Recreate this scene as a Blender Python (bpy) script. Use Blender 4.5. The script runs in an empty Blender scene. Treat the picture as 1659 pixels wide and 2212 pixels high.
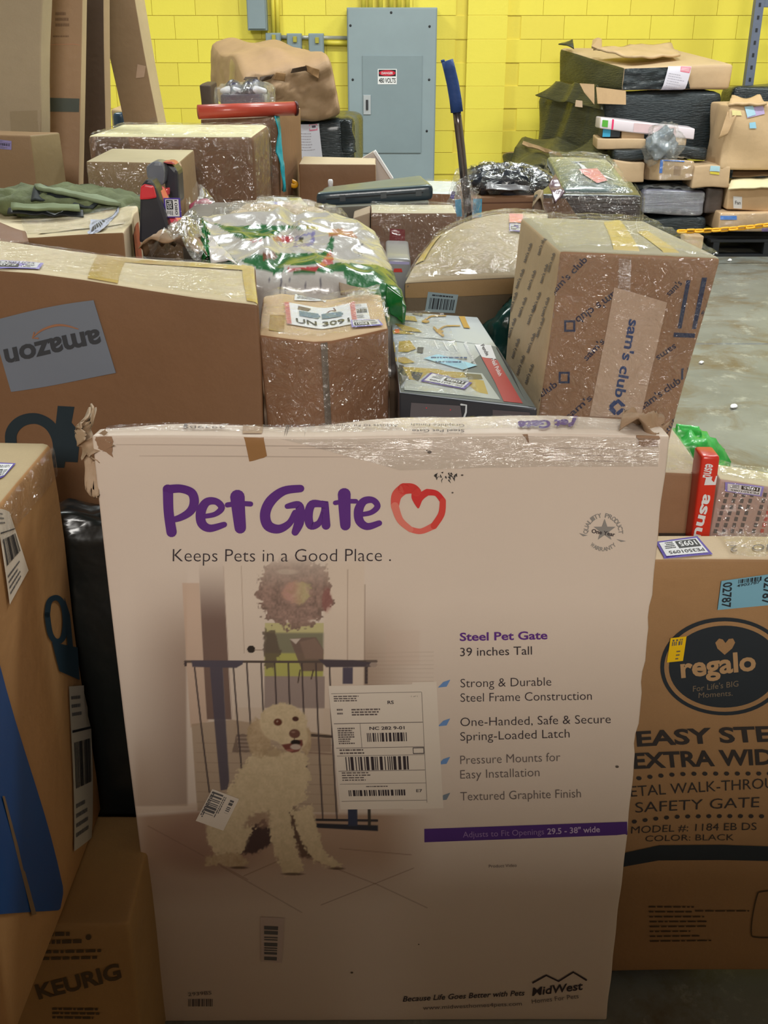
import bpy, bmesh, math, random
import numpy as np
from mathutils import Vector, Matrix, noise

scene = bpy.context.scene
COL = scene.collection
random.seed(7)
# ---------------------------------------------------------------- camera
FPX, PITCH, EYE = 2265.0, math.radians(24.4), 1.65
cam_data = bpy.data.cameras.new('camera')
cam_data.sensor_fit = 'HORIZONTAL'
cam_data.sensor_width = 36.0
cam_data.lens = 36.0 * FPX / 1659.0
cam_data.clip_start = 0.05
cam = bpy.data.objects.new('camera', cam_data)
cam.location = (0, 0, EYE)
cam.rotation_euler = (math.pi / 2 - PITCH, 0, 0)
COL.objects.link(cam)
scene.camera = cam
# ---------------------------------------------------------------- world, lights, exposure
world = bpy.data.worlds.new('world')
scene.world = world
world.use_nodes = True
world.node_tree.nodes['Background'].inputs[0].default_value = (0.75, 0.9, 1.0, 1)
world.node_tree.nodes['Background'].inputs[1].default_value = 0.02
vs = scene.view_settings
vs.view_transform = 'Standard'
vs.look = 'None'
vs.exposure = 0.0
vs.gamma = 1.0
vs.use_curve_mapping = False

def area_light(loc, size, power, color=(0.95, 1.0, 0.97), target=None):
    l = bpy.data.lights.new('ceiling_light', 'AREA')
    l.shape = 'RECTANGLE'
    l.size, l.size_y = size
    l.energy = power
    l.color = color
    o = bpy.data.objects.new('ceiling_light', l)
    o.location = loc
    if target is not None:
        o.rotation_euler = (Vector(target) - Vector(loc)).to_track_quat('-Z', 'Y').to_euler()
    COL.objects.link(o)
    return o
# high bay lamps over the far half of the hall
area_light((-3.2, 6.6, 5.6), (1.3, 0.5), 190)
area_light((1.2, 6.6, 5.6), (1.3, 0.5), 190)
area_light((4.6, 6.8, 5.6), (1.3, 0.5), 190)
area_light((-2.0, 3.6, 5.6), (1.3, 0.5), 70)
area_light((2.4, 3.8, 5.6), (1.3, 0.5), 110)
# one lamp row in the aisle behind the photographer
area_light((0.4, -7.0, 5.3), (3.0, 1.6), 540, (1.0, 0.96, 0.90), target=(0.0, 1.4, 0.9))

# ---------------------------------------------------------------- camera geometry (pixel of the 1659 x 2212 frame -> point in the room)
CP, SP = math.cos(PITCH), math.sin(PITCH)
def ray(x, y):
    v = (1106.0 - y) / FPX
    return np.array(((x - 829.5) / FPX, CP + v * SP, -SP + v * CP))
def at(x, y, Y):
    d = ray(x, y)
    return np.array((0, 0, EYE)) + d * (Y / d[1])
def atz(x, y, Z):
    d = ray(x, y)
    return np.array((0, 0, EYE)) + d * ((Z - EYE) / d[2])
def atx(x, y, X):
    d = ray(x, y)
    return np.array((0, 0, EYE)) + d * (X / d[0])
def project(P):
    P = np.asarray(P, float)
    z = P[..., 1] * CP - (P[..., 2] - EYE) * SP
    u = P[..., 1] * SP + (P[..., 2] - EYE) * CP
    return np.stack((829.5 + FPX * P[..., 0] / z, 1106.0 - FPX * u / z), -1)

# ---------------------------------------------------------------- materials
def srgb(r, g, b):
    f = lambda c: c / 12.92 if c <= 0.04045 else ((c + 0.055) / 1.055) ** 2.4
    return (f(r / 255.0), f(g / 255.0), f(b / 255.0))
MATS = {}
def nd(nt, t, **kw):
    n = nt.nodes.new(t)
    for k, v in kw.items():
        if k in n.inputs.keys():
            n.inputs[k].default_value = v
        else:
            setattr(n, k, v)
    return n
def material(name, color, rough=0.6, var=0.12, scale=6.0, bump=0.0, bscale=60.0, metal=0.0, spec=0.4, coat=0.0, stretch=(1, 1, 1), attr=False, fibre=0.0):
    key = (name, tuple(round(c, 4) for c in color), rough, var, scale, bump, bscale, metal, spec, coat, stretch, attr, fibre)
    if key in MATS:
        return MATS[key]
    m = bpy.data.materials.new(name)
    m.use_nodes = True
    nt = m.node_tree
    bs = nt.nodes['Principled BSDF']
    bs.inputs['Roughness'].default_value = rough
    bs.inputs['Metallic'].default_value = metal
    bs.inputs['Specular IOR Level'].default_value = spec
    bs.inputs['Coat Weight'].default_value = coat
    bs.inputs['Coat Roughness'].default_value = 0.12
    tc = nt.nodes.new('ShaderNodeTexCoord')
    mp = nt.nodes.new('ShaderNodeMapping')
    mp.inputs['Scale'].default_value = stretch
    nt.links.new(tc.outputs['Object'], mp.inputs[0])
    n1 = nd(nt, 'ShaderNodeTexNoise', Scale=scale, Detail=5.0, Roughness=0.62)
    nt.links.new(mp.outputs[0], n1.inputs['Vector'])
    mix = nd(nt, 'ShaderNodeMix', data_type='RGBA')
    nt.links.new(n1.outputs[0], mix.inputs[0])
    mix.inputs[6].default_value = (*[c * (1 - var * 1.5) for c in color], 1)
    mix.inputs[7].default_value = (*[min(1, c * (1 + var * 1.5)) for c in color], 1)
    out = mix.outputs[2]
    if fibre:
        n3 = nd(nt, 'ShaderNodeTexNoise', Scale=420.0, Detail=2.0)
        nt.links.new(mp.outputs[0], n3.inputs['Vector'])
        mr = nd(nt, 'ShaderNodeMapRange')
        mr.inputs[3].default_value = 1 - fibre
        mr.inputs[4].default_value = 1 + fibre
        nt.links.new(n3.outputs[0], mr.inputs[0])
        mm = nd(nt, 'ShaderNodeMix', data_type='RGBA', blend_type='MULTIPLY')
        mm.inputs[0].default_value = 1
        nt.links.new(out, mm.inputs[6]); nt.links.new(mr.outputs[0], mm.inputs[7])
        out = mm.outputs[2]
    if attr:
        at_ = nd(nt, 'ShaderNodeAttribute', attribute_name='print')
        mm = nd(nt, 'ShaderNodeMix', data_type='RGBA', blend_type='MULTIPLY')
        mm.inputs[0].default_value = 1
        nt.links.new(out, mm.inputs[6]); nt.links.new(at_.outputs['Color'], mm.inputs[7])
        out = mm.outputs[2]
    nt.links.new(out, bs.inputs['Base Color'])
    if bump:
        n2 = nd(nt, 'ShaderNodeTexNoise', Scale=bscale, Detail=3.0)
        nt.links.new(mp.outputs[0], n2.inputs['Vector'])
        bp = nd(nt, 'ShaderNodeBump', Strength=bump, Distance=0.01)
        nt.links.new(n2.outputs[0], bp.inputs['Height'])
        nt.links.new(bp.outputs[0], bs.inputs['Normal'])
    MATS[key] = m
    return m
def card(r, g, b, rough=0.62):
    m_ = (r + g + b) / 3.0
    r, g, b = [c * 0.88 + m_ * 0.12 for c in (r, g, b)]
    return material('cardboard', srgb(r, g, b), rough, 0.13, 4.0, 0.14, 35.0, spec=0.35, fibre=0.07)
def ink(r, g, b, rough=0.6, var=0.04):
    return material('ink', srgb(r, g, b), rough, var, 40.0)
def plastic(r, g, b, rough=0.25, bump=0.25, bscale=30.0, coat=0.3, stretch=(1, 1, 1)):
    return material('plastic', srgb(r, g, b), rough, 0.15, 12.0, bump, bscale, coat=coat, stretch=stretch, spec=0.5)
def film_material(haze=0.06, bscale=26.0, strength=0.9, stretch=(1, 1, 1), tint=(0.9, 0.93, 0.95)):
    key = ('film', haze, bscale, strength, stretch, tint)
    if key in MATS:
        return MATS[key]
    m = bpy.data.materials.new('clear_film')
    m.use_nodes = True
    nt = m.node_tree
    nt.nodes.clear()
    out = nt.nodes.new('ShaderNodeOutputMaterial')
    tc = nt.nodes.new('ShaderNodeTexCoord')
    mp = nt.nodes.new('ShaderNodeMapping')
    mp.inputs['Scale'].default_value = stretch
    nt.links.new(tc.outputs['Object'], mp.inputs[0])
    n1 = nd(nt, 'ShaderNodeTexNoise', Scale=bscale, Detail=4.0, Distortion=1.2)
    nt.links.new(mp.outputs[0], n1.inputs['Vector'])
    ma = nd(nt, 'ShaderNodeMath', operation='SUBTRACT')
    ma.inputs[1].default_value = 0.5
    mb = nd(nt, 'ShaderNodeMath', operation='ABSOLUTE')
    nt.links.new(n1.outputs[0], ma.inputs[0]); nt.links.new(ma.outputs[0], mb.inputs[0])
    bp = nd(nt, 'ShaderNodeBump', Strength=min(1.0, strength * 1.1), Distance=0.035)
    nt.links.new(mb.outputs[0], bp.inputs['Height'])
    gl = nd(nt, 'ShaderNodeBsdfGlossy', Roughness=0.07)
    gl.inputs[0].default_value = (1, 1, 1, 1)
    nt.links.new(bp.outputs[0], gl.inputs['Normal'])
    tr = nt.nodes.new('ShaderNodeBsdfTransparent')
    tr.inputs[0].default_value = (0.985, 0.99, 0.99, 1)
    df = nd(nt, 'ShaderNodeBsdfDiffuse')
    df.inputs[0].default_value = (*tint, 1)
    fr = nd(nt, 'ShaderNodeFresnel', IOR=1.5)
    nt.links.new(bp.outputs[0], fr.inputs['Normal'])
    fm = nd(nt, 'ShaderNodeMath', operation='MULTIPLY')
    fm.inputs[1].default_value = 0.16
    fm.use_clamp = True
    nt.links.new(fr.outputs[0], fm.inputs[0])
    fa = nd(nt, 'ShaderNodeMath', operation='ADD')
    fa.inputs[1].default_value = 0.10
    nt.links.new(fm.outputs[0], fa.inputs[0])
    m1 = nd(nt, 'ShaderNodeMixShader', Fac=haze * 0.22)
    nt.links.new(tr.outputs[0], m1.inputs[1]); nt.links.new(df.outputs[0], m1.inputs[2])
    m2 = nt.nodes.new('ShaderNodeMixShader')
    nt.links.new(fa.outputs[0], m2.inputs[0])
    nt.links.new(m1.outputs[0], m2.inputs[1]); nt.links.new(gl.outputs[0], m2.inputs[2])
    nt.links.new(m2.outputs[0], out.inputs[0])
    MATS[key] = m
    return m
FILM = film_material()
FILM_HAZY = film_material(0.22, 20.0, 1.0)
TAPE_CLEAR = film_material(0.10, 45.0, 0.35, (1, 1, 4), (0.9, 0.85, 0.75))
TAPE_BROWN = material('brown_tape', srgb(150, 110, 70), 0.3, 0.1, 10, 0.1, 40, coat=0.4)
TAPE_YELLOW = material('yellow_tape', srgb(200, 172, 100), 0.35, 0.1, 10, 0.1, 40, coat=0.3)
WRAP_BLACK = material('black_stretch_wrap', srgb(34, 42, 46), 0.3, 0.5, 5, 0.9, 22, coat=0.25, stretch=(1, 1, 6))
WRAP_OLIVE = material('black_stretch_wrap', srgb(66, 66, 50), 0.36, 0.45, 4, 0.8, 20, coat=0.2, stretch=(1, 1, 7))
PAPER = material('paper', srgb(225, 225, 228), 0.7, 0.03, 8)

# ---------------------------------------------------------------- object helpers
def tag(o, label, cat, group=None, kind=None):
    if label: o['label'] = label
    if cat: o['category'] = cat
    if group: o['group'] = group
    if kind: o['kind'] = kind
    return o
def root(name, loc, label, cat, group=None):
    o = bpy.data.objects.new(name, None)
    o.location = [float(c) for c in loc]
    o.empty_display_size = 0.05
    COL.objects.link(o)
    return tag(o, label, cat, group)
def wloc(o):
    v = Vector((0, 0, 0))
    while o is not None:
        v = v + o.location
        o = o.parent
    return v
def mesh_obj(name, verts, faces, mats, parent=None, smooth=False, midx=None, label=None, origin=None):
    """verts in room coordinates; every object keeps rotation 0, so a child only subtracts its parents' locations"""
    base = wloc(parent) if parent is not None else Vector(origin) if origin is not None else Vector((0, 0, 0))
    me = bpy.data.meshes.new(name)
    b = np.array(base)
    me.from_pydata([tuple(v) for v in (np.asarray(verts, float) - b)], [], [tuple(int(i) for i in f) for f in faces])
    if not isinstance(mats, (list, tuple)):
        mats = [mats]
    for m in mats:
        me.materials.append(m)
    if midx is not None:
        me.polygons.foreach_set('material_index', midx)
    if smooth:
        me.polygons.foreach_set('use_smooth', [True] * len(me.polygons))
    me.update()
    o = bpy.data.objects.new(name, me)
    COL.objects.link(o)
    if parent is not None:
        o.parent = parent
    else:
        o.location = base
    if label: o['label'] = label
    return o
def grid_faces(nu, nv, base=0):
    F = []
    for i in range(nu - 1):
        for j in range(nv - 1):
            a = base + i * nv + j
            F.append((a, a + nv, a + nv + 1, a + 1))
    return F
def bm_obj(name, bm, mats, parent=None, smooth=False, origin=None, label=None):
    V = [tuple(v.co) for v in bm.verts]
    bm.verts.index_update()
    F = [[v.index for v in f.verts] for f in bm.faces]
    mi = [f.material_index for f in bm.faces]
    bm.free()
    return mesh_obj(name, V, F, mats, parent, smooth, mi, label, origin)
def add_box(bm, c, s, bevel=0.0, rot=None, mi=0):
    r = bmesh.ops.create_cube(bm, size=1.0)
    vs_ = r['verts']
    M = Matrix.Translation(Vector([float(q) for q in c])) @ (rot.to_4x4() if rot is not None else Matrix.Identity(4)) @ Matrix.Diagonal((*[float(q) for q in s], 1))
    bmesh.ops.transform(bm, matrix=M, verts=vs_)
    fs = set(f for v in vs_ for f in v.link_faces)
    for f in fs: f.material_index = mi
    if bevel:
        es = list({e for v in vs_ for e in v.link_edges})
        r = bmesh.ops.bevel(bm, geom=es, offset=bevel, segments=2, affect='EDGES', profile=0.5)
        for f in r['faces']: f.material_index = mi
def box_part(name, c, s, mat, parent=None, bevel=0.003, rot=None, label=None, origin=None):
    bm = bmesh.new()
    add_box(bm, c, s, bevel, rot)
    return bm_obj(name, bm, mat, parent, False, origin, label)
def tube_geom(path, rad, seg=10, caps=True):
    P = [Vector([float(c) for c in p]) for p in path]
    V, F = [], []
    up = Vector((0, 0, 1))
    for i, p in enumerate(P):
        t = (P[min(i + 1, len(P) - 1)] - P[max(i - 1, 0)]).normalized()
        a = up if abs(t.dot(up)) < 0.95 else Vector((1, 0, 0))
        u = t.cross(a).normalized(); w = t.cross(u)
        r = rad(i / (len(P) - 1)) if callable(rad) else rad
        for k in range(seg):
            an = 2 * math.pi * k / seg
            V.append(tuple(p + (u * math.cos(an) + w * math.sin(an)) * r))
    for i in range(len(P) - 1):
        for k in range(seg):
            a = i * seg + k; b = i * seg + (k + 1) % seg
            F.append((a, b, b + seg, a + seg))
    if caps:
        F.append(tuple(range(seg))[::-1]); F.append(tuple((len(P) - 1) * seg + k for k in range(seg)))
    return V, F
def tube(name, path, rad, mat, parent=None, seg=12, label=None):
    V, F = tube_geom(path, rad, seg)
    return mesh_obj(name, V, F, mat, parent, True, None, label)
def ridge(p, s, seed=0.0):
    return 1.0 - abs(noise.noise(Vector((p[0] * s + seed, p[1] * s - seed, p[2] * s + 2 * seed)))) * 2.0
def crumple_patch(name, q, mat, parent=None, n=16, amp=0.008, scale=18.0, thick=0.0015, seed=0.0, label=None, curl=0.0, ragged=0.0):
    """a thin crumpled sheet between four corners (counter-clockwise)"""
    q = [np.array(p, float) for p in q]
    nr = np.cross(q[1] - q[0], q[3] - q[0]); nr /= np.linalg.norm(nr)
    V = []
    for i in range(n):
        for j in range(n):
            a, b = i / (n - 1), j / (n - 1)
            if ragged:
                a = a * (1 + ragged * noise.noise(Vector((b * 6, seed, 3)))); b = b * (1 + ragged * noise.noise(Vector((a * 6, seed, 9))))
            p = q[0] * (1 - a) * (1 - b) + q[1] * a * (1 - b) + q[2] * a * b + q[3] * (1 - a) * b
            p = p + nr * (amp * (ridge(p, scale, seed) - 0.5) + curl * math.sin(a * math.pi))
            V.append(p)
    F = grid_faces(n, n)
    m = len(V)
    V2 = [p - nr * thick for p in V]
    F2 = [tuple(m + k for k in f[::-1]) for f in F]
    per = [i * n for i in range(n)] + [(n - 1) * n + j for j in range(1, n)] + [i * n + n - 1 for i in range(n - 2, -1, -1)] + [j for j in range(n - 2, 0, -1)]
    S = [(per[k], m + per[k], m + per[(k + 1) % len(per)], per[(k + 1) % len(per)]) for k in range(len(per))]
    return mesh_obj(name, V + V2, F + F2 + S, mat, parent, False if n < 10 else True, None, label)
def pillow(name, c, s, mat, parent=None, rot=(0, 0, 0), amp=0.01, scale=14.0, seed=0.0, e=2.6, n=30, label=None, flat_bottom=False):
    """bag-like closed form: super-ellipsoid with ridged creases"""
    V, F = [], []
    R = Matrix.Rotation(rot[2], 3, 'Z') @ Matrix.Rotation(rot[1], 3, 'Y') @ Matrix.Rotation(rot[0], 3, 'X')
    nu, nv = n * 2, n
    f = lambda w: math.copysign(abs(w) ** (2 / e), w)
    for i in range(nv + 1):
        la = -math.pi / 2 + math.pi * i / nv
        for j in range(nu):
            lo = 2 * math.pi * j / nu
            p = Vector((f(math.cos(la)) * f(math.cos(lo)) * s[0] / 2, f(math.cos(la)) * f(math.sin(lo)) * s[1] / 2, f(math.sin(la)) * s[2] / 2))
            d = amp * (ridge(p, scale, seed) - 0.5) + amp * 0.5 * (ridge(p, scale * 2.3, seed + 4) - 0.5)
            p = p + Vector((p.x / s[0], p.y / s[1], p.z / s[2])).normalized() * d
            if flat_bottom: p.z = max(p.z, -s[2] / 2 * 0.8)
            V.append(tuple(Vector([float(q) for q in c]) + R @ p))
    for i in range(nv):
        for j in range(nu):
            a = i * nu + j; b = i * nu + (j + 1) % nu
            F.append((a, b, b + nu, a + nu))
    return mesh_obj(name, V, F, mat, parent, True, None, label)

# ---------------------------------------------------------------- lettering as outline geometry
TEXT_CACHE = {}
def text_geom(s, weight=0.0, shear=0.0, spacing=1.0):
    key = (s, weight, shear, spacing)
    if key in TEXT_CACHE: return TEXT_CACHE[key]
    cu = bpy.data.curves.new('lettering', 'FONT')
    cu.body = s
    cu.offset = weight
    cu.shear = shear
    cu.space_character = spacing
    cu.resolution_u = 3
    o = bpy.data.objects.new('lettering', cu)
    COL.objects.link(o)
    dg = bpy.context.evaluated_depsgraph_get()
    me = bpy.data.meshes.new_from_object(o.evaluated_get(dg))
    V = np.array([v.co[:2] for v in me.vertices]) if len(me.vertices) else np.zeros((0, 2))
    F = [tuple(p.vertices) for p in me.polygons]
    bpy.data.objects.remove(o); bpy.data.curves.remove(cu); bpy.data.meshes.remove(me)
    if len(V):
        V[:, 0] -= V[:, 0].min()
        w = V[:, 0].max()
    else: w = 1
    TEXT_CACHE[key] = (V, F, w)
    return TEXT_CACHE[key]
CAP = 0.729

# ---------------------------------------------------------------- cartons
FACES = {'front': (1, 0, (0, 2)), 'back': (1, 1, (0, 2)), 'left': (0, 0, (1, 2)), 'right': (0, 1, (1, 2)), 'bottom': (2, 0, (0, 1)), 'top': (2, 1, (0, 1))}
class Carton:
    def __init__(s, name, label, K, mat, top=None, cat='box', group=None, n=7, r=0.004, amp=0.002, bulge=None, warp=None, seed=None, body='body', front_n=None, sides=None):
        s.K = np.array(K, float)            # [i left/right][j front/back][k bottom/top]
        s.L = np.array([np.linalg.norm(s.K[1].mean((0, 1)) - s.K[0].mean((0, 1))), np.linalg.norm(s.K[:, 1].mean((0, 1)) - s.K[:, 0].mean((0, 1))), np.linalg.norm(s.K[:, :, 1].mean((0, 1)) - s.K[:, :, 0].mean((0, 1)))])
        s.r = min(r, s.L.min() * 0.3)
        s.amp = amp; s.bulge = bulge or {}; s.warp = warp
        rs = np.random.RandomState(seed if seed is not None else abs(hash(label)) % 1 + int(sum(ord(c) * (i + 1) for i, c in enumerate(label))) % 99991)
        s.wave = [(rs.normal(size=3) * rs.uniform(3, 9) , rs.uniform(0, 6.28), rs.normal(size=3) * 0.5) for _ in range(7)]
        s.N = {}
        for f, (ax, sd, (p, q)) in FACES.items():
            idx = [0, 0, 0]; idx[ax] = sd
            def C(a, b):
                t = list(idx); t[p] = a; t[q] = b
                return s.K[tuple(t)]
            nn = np.cross(C(1, 0) - C(0, 0), C(0, 1) - C(0, 0))
            nn = nn / (np.linalg.norm(nn) + 1e-12)
            out = s.K.mean((0, 1, 2)); fc = (C(0, 0) + C(1, 0) + C(0, 1) + C(1, 1)) / 4
            if nn.dot(fc - out) < 0: nn = -nn
            s.N[f] = nn
        base = s.K[:, :, 0].reshape(-1, 3)
        s.root = root(name, (base[:, 0].mean(), base[:, 1].mean(), base[:, 2].min()), label, cat, group)
        # body
        V, F, MI = [], [], []
        def lines(L, m):
            r_ = s.r
            inner = np.linspace(r_, L - r_, m)
            return np.concatenate(([0, 0.3 * r_], inner, [L - 0.3 * r_, L])) / L
        ns = [max(3, int(round(n * l / s.L.max())) + 1) for l in s.L]
        if front_n: ns = list(front_n)
        LN = [lines(s.L[i], ns[i]) for i in range(3)]
        for f, (ax, sd, (p, q)) in FACES.items():
            A, B = np.meshgrid(LN[p], LN[q], indexing='ij')
            P = s.S(f, A.ravel(), B.ravel())
            b0 = len(V)
            V += list(P)
            ff = grid_faces(len(LN[p]), len(LN[q]), b0)
            # orientation
            e = np.cross(P[len(LN[q])] - P[0], P[1] - P[0])
            mid = grid_faces(len(LN[p]), len(LN[q]))[len(ff) // 2]
            e = np.cross(P[mid[1]] - P[mid[0]], P[mid[3]] - P[mid[0]])
            if e.dot(s.N[f]) < 0: ff = [g[::-1] for g in ff]
            F += ff
            MI += [(1 if (f == 'top' and top) else (2 if sides and f in sides else 0))] * len(ff)
        bm = bmesh.new()
        bv = [bm.verts.new(v) for v in V]
        for g, mi in zip(F, MI):
            try:
                fc = bm.faces.new([bv[k] for k in g]); fc.material_index = mi
            except ValueError: pass
        bmesh.ops.remove_doubles(bm, verts=bm.verts, dist=1e-5)
        mats = [mat, top or mat] + ([list(sides.values())[0]] if sides else [])  # top: often a paler board tone, with overhead light put into the colour
        s.body = bm_obj(body, bm, mats, s.root, True)
    def tri(s, P):
        x, y, z = P[..., 0:1], P[..., 1:2], P[..., 2:3]
        K = s.K
        return ((K[0, 0, 0] * (1 - x) + K[1, 0, 0] * x) * (1 - y) + (K[0, 1, 0] * (1 - x) + K[1, 1, 0] * x) * y) * (1 - z) + ((K[0, 0, 1] * (1 - x) + K[1, 0, 1] * x) * (1 - y) + (K[0, 1, 1] * (1 - x) + K[1, 1, 1] * x) * y) * z
    def S(s, face, a, b, off=0.0, plain=False):
        ax, sd, (p, q) = FACES[face]
        a = np.asarray(a, float); b = np.asarray(b, float)
        P = np.zeros(a.shape + (3,)); P[..., ax] = sd; P[..., p] = a; P[..., q] = b
        if plain: return s.tri(P)
        M = P * s.L; Q = np.clip(M, s.r, s.L - s.r); D = M - Q
        ln = np.linalg.norm(D, axis=-1, keepdims=True)
        Pr = np.where(ln > 1e-9, (Q + s.r * D / np.maximum(ln, 1e-9)) / s.L, P)
        W = s.tri(Pr)
        d = np.zeros_like(W)
        for k, ph, dr in s.wave:
            d = d + np.sin((W @ k) * 1.0 + ph)[..., None] * dr
        W = W + s.amp * d
        x, y, z = Pr[..., 0], Pr[..., 1], Pr[..., 2]
        for f, v in s.bulge.items():
            ax2, sd2, (p2, q2) = FACES[f]
            w = 16 * Pr[..., p2] * (1 - Pr[..., p2]) * Pr[..., q2] * (1 - Pr[..., q2])
            w = np.clip(w, 0, 1) ** 0.7 * (Pr[..., ax2] if sd2 else 1 - Pr[..., ax2])
            W = W + (w * v)[..., None] * s.N[f]
        if s.warp: W = W + s.warp(x, y, z)
        return W + off * s.N[face]
    def ab(s, face, pts, warp=False):
        """pixels -> face coordinates, by Newton's method on the face's surface"""
        pts = np.asarray(pts, float)
        a = np.full(pts.shape[:-1], 0.5); b = a.copy()
        h = 1e-3
        for it in range(14):
            g = lambda a_, b_: project(s.S(face, a_, b_, 0, plain=not warp))
            p0 = g(a, b); pa = (g(a + h, b) - p0) / h; pb = (g(a, b + h) - p0) / h
            e = pts - p0
            det = pa[..., 0] * pb[..., 1] - pa[..., 1] * pb[..., 0]
            det = np.where(np.abs(det) < 1e-9, 1e-9, det)
            a = a + (e[..., 0] * pb[..., 1] - e[..., 1] * pb[..., 0]) / det
            b = b + (pa[..., 0] * e[..., 1] - pa[..., 1] * e[..., 0]) / det
            if warp: a = np.clip(a, -.5, 1.5); b = np.clip(b, -.5, 1.5)
        return a, b
    def patch(s, name, face, q, mat, off=0.0008, n=8, parent=None, px=True, label=None, wr=0.0, rag=0.0, m=None, warp=False):
        """quad laid on a face; q = 4 pixels (or face coordinates), counter-clockwise or clockwise"""
        m = m or n
        if px: A, B = s.ab(face, q, warp); q = list(zip(A, B))
        q = np.array(q, float)
        u, v = np.meshgrid(np.linspace(0, 1, n), np.linspace(0, 1, m), indexing='ij')
        u = u.ravel()[:, None]; v = v.ravel()[:, None]
        if rag:
            u2 = u + rag * np.array([[noise.noise(Vector((float(w) * 9, 1.3, n))) * (1 if uu > .5 else -1)] for w, uu in zip(v, u)]) * (np.abs(u - .5) > .49)
            v2 = v + rag * np.array([[noise.noise(Vector((float(w) * 9, 7.3, n)))] for w in u]) * (np.abs(v - .5) > .49)
            u, v = u2, v2
        C = q[0] * (1 - u) * (1 - v) + q[1] * u * (1 - v) + q[2] * u * v + q[3] * (1 - u) * v
        P = s.S(face, C[:, 0], C[:, 1], off)
        if wr:
            P = P + s.N[face] * np.array([[wr * max(0, ridge(p, 22, 1.7))] for p in P])
        F = grid_faces(n, m)
        e = np.cross(P[F[0][1]] - P[F[0][0]], P[F[0][3]] - P[F[0][0]])
        if e.dot(s.N[face]) < 0: F = [f[::-1] for f in F]
        return mesh_obj(name, P, F, mat, parent or s.root, True, None, label)
    def film(s, faces, mat=None, off=0.003, wr=0.004, n=40, name='plastic_film', part=None):
        V, F = [], []
        for f in faces:
            a0, b0, a1, b1 = (part or {}).get(f, (0, 0, 1, 1))
            u, v = np.meshgrid(np.linspace(a0, a1, n), np.linspace(b0, b1, n), indexing='ij')
            P = s.S(f, u.ravel(), v.ravel(), off)
            P = P + s.N[f] * np.array([[wr * max(0, ridge(p, 16, 3.1))] for p in P])
            ff = grid_faces(n, n)
            e = np.cross(P[ff[0][1]] - P[ff[0][0]], P[ff[0][3]] - P[ff[0][0]])
            if e.dot(s.N[f]) < 0: ff = [g[::-1] for g in ff]
            F += [tuple(len(V) + k for k in g) for g in ff]
            V += list(P)
        return mesh_obj(name, V, F, mat or FILM, s.root, True)
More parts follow.
